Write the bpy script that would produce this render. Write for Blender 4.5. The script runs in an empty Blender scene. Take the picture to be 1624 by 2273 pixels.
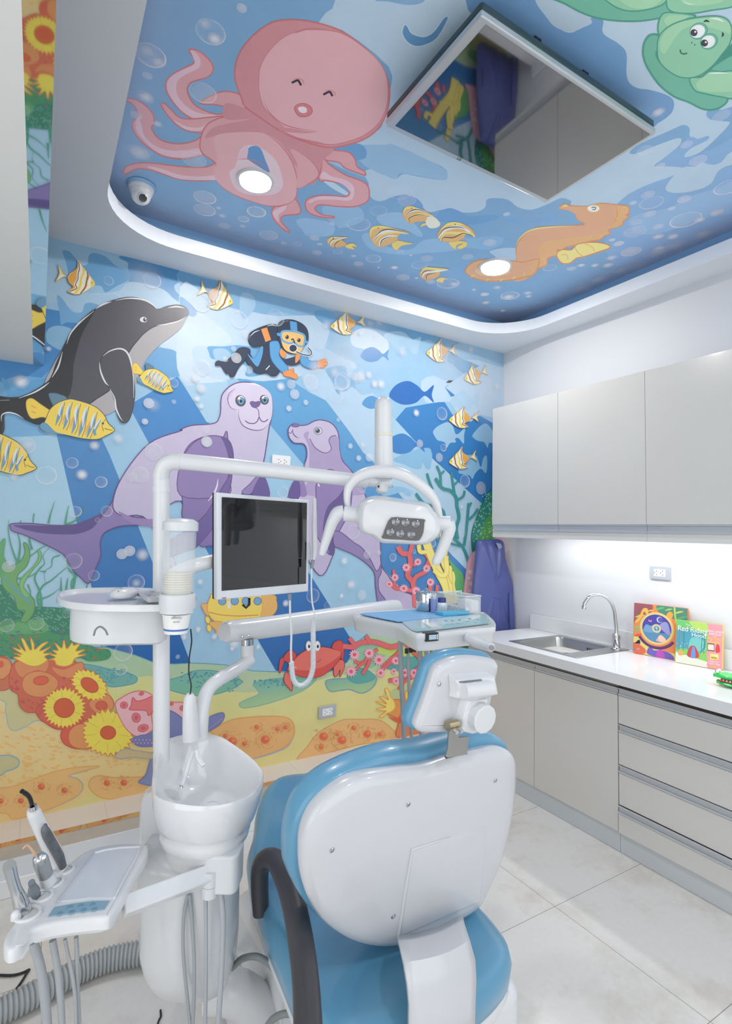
import bpy, bmesh, math, random
from mathutils import Vector, Matrix
from mathutils.geometry import tessellate_polygon
rnd = random.Random(7)
col = bpy.context.scene.collection
# ---------------------------------------------------------------- camera of the photograph
FPX, CX, CY = 1204.88, 812.0, 1099.8
YAW, PITCH, ROLL = -0.54062, 0.06476, 0.02202
CAMP = Vector((0, 0, 1.53))
_B = Matrix(((1, 0, 0), (0, 0, -1), (0, 1, 0)))
RM = Matrix.Rotation(YAW, 3, 'Z') @ Matrix.Rotation(PITCH, 3, 'X') @ _B @ Matrix.Rotation(ROLL, 3, 'Z')
def W(x, y): return RM @ Vector(((x - CX) / FPX, -(y - CY) / FPX, -1.0))
def AX(x, y, X): w = W(x, y); return CAMP + w * (X / w.x)
def AY(x, y, Y): w = W(x, y); return CAMP + w * (Y / w.y)
def AZ(x, y, Z): w = W(x, y); return CAMP + w * ((Z - CAMP.z) / w.z)
def AD(x, y, d): return CAMP + W(x, y) * d
def AP(x, y, c, n): w = W(x, y); return CAMP + w * (n.dot(c - CAMP) / n.dot(w))
cd = bpy.data.cameras.new('camera'); cam = bpy.data.objects.new('camera', cd); col.objects.link(cam)
cam.matrix_world = Matrix.Translation(CAMP) @ RM.to_4x4()
cd.sensor_fit = 'VERTICAL'; cd.sensor_height = 24; cd.sensor_width = 24 * 1624 / 2273
cd.lens = FPX / 2273 * 24
cd.shift_y = (CY - 1136.5) / 2273.0; cd.clip_start = 0.02
bpy.context.scene.camera = cam
# ---------------------------------------------------------------- materials
def lin(c):
    c = c / 255.0
    return c / 12.92 if c <= 0.04045 else ((c + 0.055) / 1.055) ** 2.4
def L3(c): return (lin(c[0]), lin(c[1]), lin(c[2]), 1.0)
MATS = {}
def mat(name, rgb, rough=0.4, metal=0.0, coat=0.0, noise=0.0, nscale=8.0, bump=0.0, trans=0.0, alpha=1.0, emis=None, estr=0.0, spec=0.5, ior=1.45):
    if name in MATS: return MATS[name]
    m = bpy.data.materials.new(name); m.use_nodes = True
    nt = m.node_tree; b = nt.nodes['Principled BSDF']
    b.inputs['Base Color'].default_value = L3(rgb)
    b.inputs['Roughness'].default_value = rough
    b.inputs['Metallic'].default_value = metal
    b.inputs['Coat Weight'].default_value = coat
    b.inputs['Coat Roughness'].default_value = 0.06
    b.inputs['Transmission Weight'].default_value = trans
    b.inputs['Specular IOR Level'].default_value = spec
    b.inputs['IOR'].default_value = ior
    b.inputs['Alpha'].default_value = alpha
    if emis:
        b.inputs['Emission Color'].default_value = L3(emis); b.inputs['Emission Strength'].default_value = estr
    if noise > 0 or bump > 0:
        tc = nt.nodes.new('ShaderNodeTexCoord'); nz = nt.nodes.new('ShaderNodeTexNoise')
        nz.inputs['Scale'].default_value = nscale; nz.inputs['Detail'].default_value = 6
        nt.links.new(tc.outputs['Object'], nz.inputs['Vector'])
        if noise > 0:
            mx = nt.nodes.new('ShaderNodeMixRGB'); mx.blend_type = 'MULTIPLY'
            mx.inputs['Fac'].default_value = noise; mx.inputs['Color1'].default_value = L3(rgb)
            nt.links.new(nz.outputs['Fac'], mx.inputs['Color2']); nt.links.new(mx.outputs['Color'], b.inputs['Base Color'])
        if bump > 0:
            bp = nt.nodes.new('ShaderNodeBump'); bp.inputs['Strength'].default_value = bump; bp.inputs['Distance'].default_value = 0.002
            nt.links.new(nz.outputs['Fac'], bp.inputs['Height']); nt.links.new(bp.outputs['Normal'], b.inputs['Normal'])
    MATS[name] = m; return m
def paint_mat(name, alpha=False, rough=0.42):
    m = bpy.data.materials.new(name); m.use_nodes = True
    nt = m.node_tree; b = nt.nodes['Principled BSDF']; b.inputs['Roughness'].default_value = rough
    at = nt.nodes.new('ShaderNodeAttribute'); at.attribute_name = 'paint'
    tc = nt.nodes.new('ShaderNodeTexCoord'); nz = nt.nodes.new('ShaderNodeTexNoise'); nz.inputs['Scale'].default_value = 9
    nz.inputs['Detail'].default_value = 8; nz.inputs['Roughness'].default_value = 0.7
    mp = nt.nodes.new('ShaderNodeMapRange'); mp.inputs['From Min'].default_value = 0.3; mp.inputs['From Max'].default_value = 0.7
    mp.inputs['To Min'].default_value = 0.955; mp.inputs['To Max'].default_value = 1.03
    mx = nt.nodes.new('ShaderNodeVectorMath'); mx.operation = 'SCALE'
    nt.links.new(tc.outputs['Object'], nz.inputs['Vector']); nt.links.new(nz.outputs['Fac'], mp.inputs['Value'])
    nt.links.new(at.outputs['Color'], mx.inputs[0]); nt.links.new(mp.outputs['Result'], mx.inputs['Scale'])
    nt.links.new(mx.outputs['Vector'], b.inputs['Base Color'])
    if alpha: nt.links.new(at.outputs['Alpha'], b.inputs['Alpha'])
    return m
M_PAINT = paint_mat('mural_paint'); M_PAINTA = paint_mat('mural_bubble_paint', True)
WHITE = mat('white_wall_paint', (226, 228, 232), 0.5, noise=0.04, nscale=3, bump=0.05)
SOFFIT = mat('pale_soffit_paint', (236, 241, 247), 0.5)
PLAST = mat('white_gloss_plastic', (222, 224, 227), 0.25, coat=0.5)
PLASTB = mat('white_satin_plastic', (214, 218, 221), 0.35, coat=0.2)
BLUEV = mat('blue_vinyl_upholstery', (92, 154, 190), 0.3, coat=0.25, noise=0.08, nscale=5)
CHROME = mat('polished_chrome', (205, 207, 210), 0.12, metal=1)
STEEL = mat('brushed_steel', (176, 176, 174), 0.3, metal=1)
ALU = mat('satin_aluminium', (200, 204, 208), 0.35, metal=0.35)
BLACK = mat('black_rubber', (26, 26, 28), 0.5)
GREYH = mat('grey_hose_rubber', (158, 164, 168), 0.5)
# ---------------------------------------------------------------- objects
def link(o, parent=None):
    col.objects.link(o)
    if parent:
        o.parent = parent
        o.matrix_parent_inverse = parent.matrix_world.inverted() if False else Matrix.Translation(-parent.location)
    return o
def tag(o, label=None, cat=None, group=None, kind=None):
    if label: o['label'] = label
    if cat: o['category'] = cat
    if group: o['group'] = group
    if kind: o['kind'] = kind
    return o
def thing(name, label, cat, loc=(0, 0, 0), group=None):
    o = bpy.data.objects.new(name, None); o.location = Vector(loc); o.empty_display_size = 0.05
    col.objects.link(o); return tag(o, label, cat, group)
def fin(name, bm, m, parent=None, smooth=True, bevel=0.0, seg=3, sub=0, angle=40, label=None, solid=0.0):
    bm.normal_update()
    me = bpy.data.meshes.new(name)
    bm.to_mesh(me); bm.free()
    for mm in (m if isinstance(m, (list, tuple)) else [m]): me.materials.append(mm)
    o = bpy.data.objects.new(name, me); link(o, parent)
    if smooth:
        for p in me.polygons: p.use_smooth = True
    if solid:
        s = o.modifiers.new('solid', 'SOLIDIFY'); s.thickness = solid; s.offset = 0
    if bevel:
        b = o.modifiers.new('bevel', 'BEVEL'); b.width = bevel; b.segments = seg; b.limit_method = 'ANGLE'; b.angle_limit = math.radians(35)
        b.harden_normals = False
    if sub:
        s = o.modifiers.new('sub', 'SUBSURF'); s.levels = sub; s.render_levels = sub
    if smooth and not sub:
        try: me.set_sharp_from_angle(angle=math.radians(angle))
        except Exception: pass
    if label: o['label'] = label
    return o
def box(bm, x0, x1, y0, y1, z0, z1, M=None):
    vs = [Vector((x, y, z)) for x in (x0, x1) for y in (y0, y1) for z in (z0, z1)]
    if M is not None: vs = [M @ v for v in vs]
    v = [bm.verts.new(p) for p in vs]
    for f in ((0, 1, 3, 2), (4, 6, 7, 5), (0, 4, 5, 1), (2, 3, 7, 6), (0, 2, 6, 4), (1, 5, 7, 3)): bm.faces.new([v[i] for i in f])
def nb(): return bmesh.new()
def mkbox(name, m, b, parent=None, bevel=0.0, M=None, **k):
    bm = nb(); box(bm, *b, M=M); return fin(name, bm, m, parent, bevel=bevel, **k)
def catmull(pts, n=6, closed=False):
    P = [Vector(p) for p in pts]; out = []; N = len(P)
    if N < 3 and not closed: return P
    rng = range(N if closed else N - 1)
    for i in rng:
        if closed: p0, p1, p2, p3 = P[(i - 1) % N], P[i], P[(i + 1) % N], P[(i + 2) % N]
        else:
            p1, p2 = P[i], P[i + 1]; p0 = P[i - 1] if i > 0 else p1 * 2 - p2; p3 = P[i + 2] if i + 2 < N else p2 * 2 - p1
        for k in range(n):
            t = k / n
            out.append(0.5 * ((2 * p1) + (p2 - p0) * t + (2 * p0 - 5 * p1 + 4 * p2 - p3) * t * t + (3 * p1 - p0 - 3 * p2 + p3) * t ** 3))
    if not closed: out.append(P[-1])
    return out
def tube(bm, pts, r, n=14, cap=True, smooth=0, sq=None):
    """sweep a circle (radius r, or one per point) along pts"""
    rs = r if isinstance(r, (list, tuple)) else [r] * len(pts)
    P = [Vector(p) for p in pts]
    if smooth:
        Q = catmull([(*p, q) for p, q in zip(P, rs)] if False else P, smooth)
        R2 = []
        for i in range(len(P) - 1):
            for k in range(smooth): R2.append(rs[i] + (rs[i + 1] - rs[i]) * k / smooth)
        R2.append(rs[-1]); P, rs = Q, R2
    t0 = (P[1] - P[0]).normalized()
    up = Vector((0, 0, 1)) if abs(t0.z) < 0.9 else Vector((0, 1, 0))
    nrm = (up - t0 * up.dot(t0)).normalized(); rings = []
    for i, p in enumerate(P):
        a = P[max(i - 1, 0)]; b = P[min(i + 1, len(P) - 1)]
        t = (b - a).normalized() if (b - a).length > 1e-9 else t0
        nrm = (nrm - t * nrm.dot(t)).normalized(); bi = t.cross(nrm)
        sx, sy = (sq if sq else (1, 1))
        rings.append([bm.verts.new(p + (nrm * math.cos(2 * math.pi * k / n) * sx + bi * math.sin(2 * math.pi * k / n) * sy) * rs[i]) for k in range(n)])
    for a, b in zip(rings, rings[1:]):
        for k in range(n): bm.faces.new((a[k], a[(k + 1) % n], b[(k + 1) % n], b[k]))
    if cap:
        bm.faces.new(rings[0][::-1]); bm.faces.new(rings[-1])
    return rings
def mktube(name, m, pts, r, parent=None, n=16, smooth=0, **k):
    bm = nb(); tube(bm, pts, r, n, smooth=smooth); return fin(name, bm, m, parent, **k)
def lathe(bm, prof, M=None, n=32, a0=0, a1=2 * math.pi, cap=False):
    """prof = [(r,z)...] about local z"""
    M = M or Matrix(); full = abs(a1 - a0 - 2 * math.pi) < 1e-6; rings = []
    for r, z in prof:
        if r < 1e-6: rings.append([bm.verts.new(M @ Vector((0, 0, z)))]); continue
        rings.append([bm.verts.new(M @ Vector((r * math.cos(a0 + (a1 - a0) * k / n), r * math.sin(a0 + (a1 - a0) * k / n), z))) for k in range(n if full else n + 1)])
    for a, b in zip(rings, rings[1:]):
        if len(a) == 1 and len(b) == 1: continue
        m_ = n
        for k in range(m_):
            k2 = (k + 1) % n if full else k + 1
            if len(a) == 1: bm.faces.new((a[0], b[k2], b[k]))
            elif len(b) == 1: bm.faces.new((a[k], a[k2], b[0]))
            else: bm.faces.new((a[k], a[k2], b[k2], b[k]))
def axM(o, z, x=None):
    """matrix with origin o, local z along z"""
    z = Vector(z).normalized(); x = Vector(x) if x is not None else (Vector((1, 0, 0)) if abs(z.x) < 0.9 else Vector((0, 1, 0)))
    x = (x - z * x.dot(z)).normalized(); y = z.cross(x)
    return Matrix(((x.x, y.x, z.x, o[0]), (x.y, y.y, z.y, o[1]), (x.z, y.z, z.z, o[2]), (0, 0, 0, 1)))
def mklathe(name, m, prof, M=None, parent=None, n=32, **k):
    bm = nb(); lathe(bm, prof, M, n); return fin(name, bm, m, parent, **k)
def slab(bm, poly, h, M=None):
    """extrude a closed 2-D outline (x,y) from z=0 to z=h"""
    M = M or Matrix()
    a = [bm.verts.new(M @ Vector((x, y, 0))) for x, y in poly]; b = [bm.verts.new(M @ Vector((x, y, h))) for x, y in poly]
    bm.faces.new(a[::-1]); bm.faces.new(b)
    for i in range(len(a)): j = (i + 1) % len(a); bm.faces.new((a[i], a[j], b[j], b[i]))
def rrect(w, h, r, n=6, cx=0, cy=0):
    out = []
    for sx, sy, a0 in ((1, 1, 0), (-1, 1, 90), (-1, -1, 180), (1, -1, 270)):
        for k in range(n + 1):
            a = math.radians(a0 + 90 * k / n); out.append((cx + sx * (w / 2 - r) + r * math.cos(a), cy + sy * (h / 2 - r) + r * math.sin(a)))
    return out
def text(name, s, m, M, size, parent=None, ext=0.0003, align='CENTER', label=None, sx=1.0):
    c = bpy.data.curves.new(name, 'FONT'); c.body = s; c.size = size; c.extrude = ext; c.align_x = align; c.align_y = 'CENTER'
    tmp = bpy.data.objects.new(name + '_curve', c); col.objects.link(tmp); bpy.context.view_layer.update()
    me = bpy.data.meshes.new_from_object(tmp.evaluated_get(bpy.context.evaluated_depsgraph_get())); bpy.data.objects.remove(tmp)
    me.transform(M @ Matrix.Diagonal((sx, 1, 1, 1))); me.materials.clear(); me.materials.append(m)
    o = bpy.data.objects.new(name, me); link(o, parent)
    if label: o['label'] = label
    return o
# ---------------------------------------------------------------- painting flat shapes onto a wall
FR = dict(A=(0, 0, 2.7067), B=(500, 0, 2.7067), C=(1024, 0, 2.7067), D=(0, 500, 3.248), E=(400, 600, 3.248), F=(700, 600, 3.248), G=(0, 900, 3.248),
          H=(0, 1380, 3.248), I=(400, 1040, 3.248), J=(700, 1000, 3.248), K=(400, 1380, 2.953), L=(750, 1260, 4.06), N=(240, 380, 3.248), Z=(0, 0, 1.0), T=(1370, 1310, 6.394))
def S(s):
    """'E 10,20 30,40' -> photograph pixels; the letter names the crop the numbers were read in"""
    out = []; f = FR['Z']
    for w in s.split():
        if w in FR: f = FR[w]
        else:
            x, y = w.split(','); out.append((f[0] + float(x) / f[2], f[1] + float(y) / f[2]))
    return out
def clip(poly, lim):
    for ax, s, v in lim:
        out = []
        for i in range(len(poly)):
            a, b = poly[i - 1], poly[i]; da = (a[ax] - v) * s; db = (b[ax] - v) * s
            if (da >= 0) != (db >= 0): out.append(a.lerp(b, da / (da - db)))
            if db >= 0: out.append(b)
        poly = out
        if len(poly) < 3: return []
    return poly
class Paint:
    def __init__(s, proj, nrm, lim):
        s.bm = bmesh.new(); s.cl = s.bm.loops.layers.float_color.new('paint'); s.proj = proj; s.n = Vector(nrm); s.lim = lim; s.k = 1; s.hold = False
        s.gain = 1.0; s.uv = None; s.desat = 0.05
    def _up(s):
        s.k += 1 if not s.hold else 0.15
    def c4(s, c, a=1.0):
        r = [lin(v) * s.gain for v in c[:3]]; g = .3 * r[0] + .55 * r[1] + .15 * r[2]
        return tuple(v + (g - v) * s.desat for v in r) + (a,)
    def poly3(s, P, colf, mi=0):
        P = clip(P, s.lim)
        if len(P) < 3: return
        off = s.n * (0.00001 * s.k)
        vs = [s.bm.verts.new(p + off) for p in P]
        for t in tessellate_polygon([P]):
            try: f = s.bm.faces.new([vs[i] for i in t])
            except ValueError: continue
            f.normal_update()
            if f.normal.dot(s.n) < 0: f.normal_flip()
            f.material_index = mi
            for l in f.loops: l[s.cl] = colf(l.vert.co)
    def fill(s, pts, c, c2=None, sm=5, out=None, ow=2.0, raw=False):
        """c2: colour at the lowest point (vertical gradient on the wall)"""
        if isinstance(pts, str): pts = S(pts)
        q = pts if raw else [tuple(v) for v in catmull([(x, y, 0) for x, y in pts], sm, True)]
        if s.uv: q = [tuple(v) for v in clip([Vector((p[0], p[1], 0)) for p in q], s.uv)]
        if len(q) < 3: return
        P = [s.proj(p[0], p[1]) for p in q]
        if c2:
            ax = 1 if abs(s.n.z) > 0.5 else 2
            hi = max(p[ax] for p in P); lo = min(p[ax] for p in P); A = s.c4(c); Bc = s.c4(c2)
            f = lambda v: tuple(A[i] + (Bc[i] - A[i]) * (hi - v[ax]) / (hi - lo + 1e-9) for i in range(4))
        else:
            A = s.c4(c); f = lambda v: A
        s.poly3(P, f); s._up()
        if out: s.stroke(pts, ow, out, closed=True, sm=sm, raw=raw)
    def stroke(s, pts, w, c, closed=False, sm=5, taper=False, a=1.0, raw=False):
        if isinstance(pts, str): pts = S(pts)
        q = [Vector((x, y, 0)) for x, y in pts] if raw else catmull([(x, y, 0) for x, y in pts], sm, closed)
        n = len(q); Lf = []; Rt = []
        for i in range(n):
            a_ = q[(i - 1) % n] if closed else q[max(i - 1, 0)]; b_ = q[(i + 1) % n] if closed else q[min(i + 1, n - 1)]
            t = (b_ - a_); t = t.normalized() if t.length > 1e-6 else Vector((1, 0, 0)); nn = Vector((-t.y, t.x, 0))
            ww = w / 2
            if taper is True: ww *= 0.15 + 0.85 * math.sin(math.pi * min(max(i / (n - 1), 0.02), 0.98))
            elif taper == 'end': ww *= 1 - 0.85 * i / (n - 1)
            Lf.append(q[i] + nn * ww); Rt.append(q[i] - nn * ww)
        A = s.c4(c, a); f = lambda v: A; off = s.n * (0.00001 * s.k); mi = 1 if a < 1 else 0
        rng = range(n if closed else n - 1)
        for i in rng:
            j = (i + 1) % n
            P = clip([s.proj(v.x, v.y) for v in (Lf[i], Lf[j], Rt[j], Rt[i])], s.lim)
            if len(P) < 3: continue
            vs = [s.bm.verts.new(p + off) for p in P]
            try: fc = s.bm.faces.new(vs)
            except ValueError: continue
            fc.normal_update()
            if fc.normal.dot(s.n) < 0: fc.normal_flip()
            fc.material_index = mi
            for l in fc.loops: l[s.cl] = A
        s._up()
    def ell(s, x, y, rx, ry, c, rot=0, n=20, out=None, ow=1.5):
        cr, sr = math.cos(math.radians(rot)), math.sin(math.radians(rot))
        pts = [(x + rx * math.cos(2 * math.pi * k / n) * cr - ry * math.sin(2 * math.pi * k / n) * sr, y + rx * math.cos(2 * math.pi * k / n) * sr + ry * math.sin(2 * math.pi * k / n) * cr) for k in range(n)]
        s.fill(pts, c, raw=True)
        if out: s.stroke(pts, ow, out, closed=True, raw=True)
    def bubble(s, x, y, r, kind='ring', c=(235, 240, 248), a=0.55):
        """a round bubble: r = half its width in the photograph"""
        c0 = s.proj(x, y); rw = ((s.proj(x + r, y) - c0).length + (s.proj(x - r, y) - c0).length) / 2
        u = Vector((1, 0, 0)); v = s.n.cross(u); off = s.n * (0.00001 * s.k); n = 22
        prof = {'ring': [(0, .12), (.6, .13), (.85, .3), (.95, 1), (1, .0)], 'soft': [(0, 1), (.4, .75), (.75, .25), (1, 0)], 'ball': [(0, .75), (.5, .7), (.8, .6), (.93, .8), (1, 0)]}[kind]
        rings = []
        hx = (-0.25 * rw, 0.15 * rw) if kind == 'soft' else (0, 0)
        for q, al in prof:
            if q == 0: rings.append(([s.bm.verts.new(c0 + off)], al)); continue
            rings.append(([s.bm.verts.new(c0 + off + (u * math.cos(2 * math.pi * k / n) + v * math.sin(2 * math.pi * k / n)) * rw * q) for k in range(n)], al))
        for (ra, aa), (rb, ab) in zip(rings, rings[1:]):
            for k in range(n):
                k2 = (k + 1) % n
                vs = (ra[0], rb[k], rb[k2]) if len(ra) == 1 else (ra[k], rb[k], rb[k2], ra[k2])
                f = s.bm.faces.new(vs); f.normal_update()
                if f.normal.dot(s.n) < 0: f.normal_flip()
                f.material_index = 1
                for l in f.loops:
                    al = aa if l.vert in ra else ab
                    if kind == 'ring':
                        d = (l.vert.co - c0).normalized() if (l.vert.co - c0).length > 1e-3 else Vector()
                        al *= 0.75 + 0.4 * d.dot((u * .6 - v * .5))
                    l[s.cl] = s.c4(c, max(0, min(1, al * a)))
        s._up()
    def cloudpuff(s, x, y, rx, ry, c, a):
        s.bubble(x, y, rx, 'soft', c, a)
# ================================================================ the room
YB, XR, ZS, ZC, XL, YF, ZL = 3.07, 3.085, 2.955, 3.12, -1.35, -1.3, 0.15
def struct(name, bm, m, **k): o = fin(name, bm, m, **k); o['kind'] = 'structure'; return o
# --- floor: big pale tiles
def floor_mat():
    m = bpy.data.materials.new('pale_stone_tiles'); m.use_nodes = True; nt = m.node_tree; b = nt.nodes['Principled BSDF']
    tc = nt.nodes.new('ShaderNodeTexCoord'); mp = nt.nodes.new('ShaderNodeMapping')
    mp.inputs['Location'].default_value = (TX0, TY0, 0)
    br = nt.nodes.new('ShaderNodeTexBrick'); br.offset = 0; br.inputs['Scale'].default_value = 1
    br.inputs['Brick Width'].default_value = TS; br.inputs['Row Height'].default_value = TS; br.inputs['Mortar Size'].default_value = 0.0012
    br.inputs['Mortar Smooth'].default_value = 0
    br.inputs['Color1'].default_value = br.inputs['Color2'].default_value = (1, 1, 1, 1); br.inputs['Mortar'].default_value = (0.35, 0.33, 0.31, 1)
    nt.links.new(tc.outputs['Object'], mp.inputs['Vector']); nt.links.new(mp.outputs['Vector'], br.inputs['Vector'])
    nz = nt.nodes.new('ShaderNodeTexNoise'); nz.inputs['Scale'].default_value = 2.2; nz.inputs['Detail'].default_value = 9; nz.inputs['Roughness'].default_value = 0.72
    nt.links.new(tc.outputs['Object'], nz.inputs['Vector'])
    cr = nt.nodes.new('ShaderNodeValToRGB'); e = cr.color_ramp.elements
    e[0].position = 0.36; e[0].color = L3((214, 208, 200)); e[1].position = 0.5; e[1].color = L3((228, 225, 221))
    nt.links.new(nz.outputs['Fac'], cr.inputs['Fac'])
    n2 = nt.nodes.new('ShaderNodeTexNoise'); n2.inputs['Scale'].default_value = 45; n2.inputs['Detail'].default_value = 5
    nt.links.new(tc.outputs['Object'], n2.inputs['Vector'])
    m2 = nt.nodes.new('ShaderNodeMixRGB'); m2.blend_type = 'MULTIPLY'; m2.inputs['Fac'].default_value = 0.10
    nt.links.new(cr.outputs['Color'], m2.inputs['Color1']); nt.links.new(n2.outputs['Fac'], m2.inputs['Color2'])
    mx = nt.nodes.new('ShaderNodeMixRGB'); mx.blend_type = 'MULTIPLY'; mx.inputs['Fac'].default_value = 1
    nt.links.new(m2.outputs['Color'], mx.inputs['Color1']); nt.links.new(br.outputs['Color'], mx.inputs['Color2'])
    nt.links.new(mx.outputs['Color'], b.inputs['Base Color']); b.inputs['Roughness'].default_value = 0.16
    return m
sx = AZ(1231, 2012, 0); sy = AZ(1578.3, 2266, 0)
TS = abs(sx.y - sy.y); TX0 = -sx.x; TY0 = -sx.y
bm = nb(); box(bm, XL - .1, XR + .1, YF - .1, YB + .1, -0.1, 0); struct('floor', bm, floor_mat(), smooth=False)
# --- plain walls
def bx(name, m, b, **k):
    bm = nb(); box(bm, *b); return struct(name, bm, m, smooth=False, **k)
bx('wall_right', WHITE, (XR, XR + .1, YF, YB, 0, ZC + .05))
bx('wall_left', WHITE, (XL - .1, XL, YF, YB, 0, ZC + .05))
bx('wall_rear', mat('rear_wall_paint', (214, 212, 210), 0.5, noise=.05, nscale=2), (XL - .1, XR + .1, YF - .1, YF, 0, ZC + .05))
# --- step along the painted wall: pale tiled top, polished metal edge, grey tiled riser, white base
SY0 = AZ(300, 1803, ZL).y
bx('trim_1', mat('pale_ledge_tile', (232, 224, 214), 0.3, noise=.05, nscale=4), (XL, 3.07, SY0, YB, 0, ZL))
MIRR = mat('polished_metal_edge', (225, 205, 185), 0.04, metal=1)
SY1 = AZ(200, 1835.5, ZL).y; SY2 = AZ(200, 1860, ZL - .0).y
bx('trim_2', MIRR, (XL, 3.07, SY1, SY0, 0, ZL - .0005))
bx('trim_3', mat('grey_riser_tile', (190, 184, 176), 0.25, noise=.2, nscale=12), (XL, 3.07, SY2, SY1, 0, ZL - .003))
bx('trim_4', WHITE, (XL, 3.07, SY2 - .012, SY2, 0, ZL - .006))
bx('baseboard_back', mat('white_gloss_skirting', (238, 239, 240), 0.3), (XL, 3.07, SY2 - .024, SY2 - .012, 0, 0.072), bevel=.004)
bm = nb()
for xx in (45, 232, 640, 742, 845):
    p = AZ(xx, 1830 - .23 * xx + 8, ZL); box(bm, p.x - .0006, p.x + .0006, SY0 + .001, YB - .001, ZL, ZL + .0004)
struct('trim_5', bm, mat('grout', (190, 180, 168), .8), smooth=False)
# --- soffit with rounded tray opening
CI = (0.178, XR - .195, YF + .25, 2.84)      # opening x0,x1,y0,y1
def rr2(x0, x1, y0, y1, r, n=10): return rrect(x1 - x0, y1 - y0, r, n, (x0 + x1) / 2, (y0 + y1) / 2)
inner = rr2(*CI, .40, 14)
def ring_slab(name, m, z0, z1, inn):
    bm = nb(); O = [(XL, YF), (XR, YF), (XR, YB), (XL, YB)]
    i0 = [bm.verts.new((x, y, z0)) for x, y in inn]; i1 = [bm.verts.new((x, y, z1)) for x, y in inn]
    o0 = [bm.verts.new((x, y, z0)) for x, y in O]; N = len(inn); q = N // 4
    # rrect order: +x+y, -x+y, -x-y, +x-y
    cs = [o0[2], o0[3], o0[0], o0[1]]
    for c in range(4):
        for k in range(q - 1): bm.faces.new((i0[c * q + k], i0[c * q + k + 1], cs[c]))
        a = i0[c * q + q - 1]; b = i0[((c + 1) * q) % N]; bm.faces.new((a, b, cs[(c + 1) % 4], cs[c]))
    for k in range(N): bm.faces.new((i0[k], i0[(k + 1) % N], i1[(k + 1) % N], i1[k]))
    return bm
def fix_rr(pts):
    n = len(pts) // 4; a = pts[:n]; b = pts[n:2 * n][::-1]; c = pts[2 * n:3 * n]; d = pts[3 * n:][::-1]
    return a + b + c + d
inner = sorted(set((round(x, 5), round(y, 5)) for x, y in inner), key=lambda p: math.atan2((p[1] - 1.0) , (p[0] - 1.5)))
def rring(x0, x1, y0, y1, r, n=12):
    out = []
    for cx_, cy_, a0 in ((x1 - r, y1 - r, 0), (x0 + r, y1 - r, 90), (x0 + r, y0 + r, 180), (x1 - r, y0 + r, 270)):
        for k in range(n): a = math.radians(a0 + 90 * k / (n - 1)); out.append((cx_ + r * math.cos(a), cy_ + r * math.sin(a)))
    return out
inner = rring(*CI, .36)
bm = ring_slab('s', SOFFIT, ZS, ZS + .075, inner)
# lip top: short shelf back from the lip
N = len(inner); lo = [v for v in bm.verts if abs(v.co.z - ZS - .075) < 1e-5]
out2 = rring(CI[0] - .1, CI[1] + .1, CI[2] - .1, CI[3] + .1, .40)
o1 = [bm.verts.new((x, y, ZS + .075)) for x, y in out2]
for k in range(N): bm.faces.new((lo[k], lo[(k + 1) % N], o1[(k + 1) % N], o1[k]))
s_ = struct('ceiling', bm, SOFFIT, smooth=False); s_.name = 'ceiling'
# --- recess walls (blue) behind the lip
bm = nb(); RC = (CI[0] - .095, CI[1] + .095, CI[2] - .095, CI[3] + .075)
Q = [(RC[0], RC[2]), (RC[1], RC[2]), (RC[1], RC[3]), (RC[0], RC[3])]
for i in range(4):
    a, b = Q[i], Q[(i + 1) % 4]; v = [bm.verts.new((a[0], a[1], ZS + .07)), bm.verts.new((b[0], b[1], ZS + .07)), bm.verts.new((b[0], b[1], ZC + .02)), bm.verts.new((a[0], a[1], ZC + .02))]; bm.faces.new(v)
struct('trim_6', bm, mat('blue_recess_paint', (132, 178, 222), .5), smooth=False)
# --- beam at the left with a mirror-polished edge strip
ZBM = CAMP.z + .2515 * YB
bx('trim_7', mat('beam_grey_paint', (232, 233, 230), .5, noise=.04), (XL, -.0622, YF, YB, ZBM, ZS))
bm = nb(); e_ = .0034; vv = [bm.verts.new(p) for p in ((-.0622, YF, ZBM), (-.018, YF, ZBM + e_), (-.018, YB - .0005, ZBM + e_), (-.0622, YB - .0005, ZBM), (-.0622, YF, ZS), (-.018, YF, ZS), (-.018, YB - .0005, ZS), (-.0622, YB - .0005, ZS))]
for q in ((0, 1, 2, 3), (1, 5, 6, 2), (4, 7, 6, 5), (0, 4, 5, 1), (3, 2, 6, 7), (0, 3, 7, 4)): bm.faces.new([vv[i] for i in q])
bmesh.ops.recalc_face_normals(bm, faces=bm.faces); struct('trim_8', bm, mat('beam_mirror_edge', (222, 226, 230), .03, metal=1), smooth=False)

# ================================================================ mural on the back wall
WB = Paint(lambda x, y: AY(x, y, YB), (0, -1, 0), [(0, 1, XL), (0, -1, XR), (2, 1, ZL), (2, -1, ZS)])
P = WB
v = [WB.bm.verts.new(p) for p in ((XL, YB, 0), (XR, YB, 0), (XR, YB, ZC + .05), (XL, YB, ZC + .05))]
f = WB.bm.faces.new(v); f.normal_update()
if f.normal.y > 0: f.normal_flip()
for l in f.loops: l[WB.cl] = WB.c4((150, 198, 232))
LB, MB, DB, PB = (168, 205, 231), (88, 160, 214), (28, 108, 184), (196, 221, 240)
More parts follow.
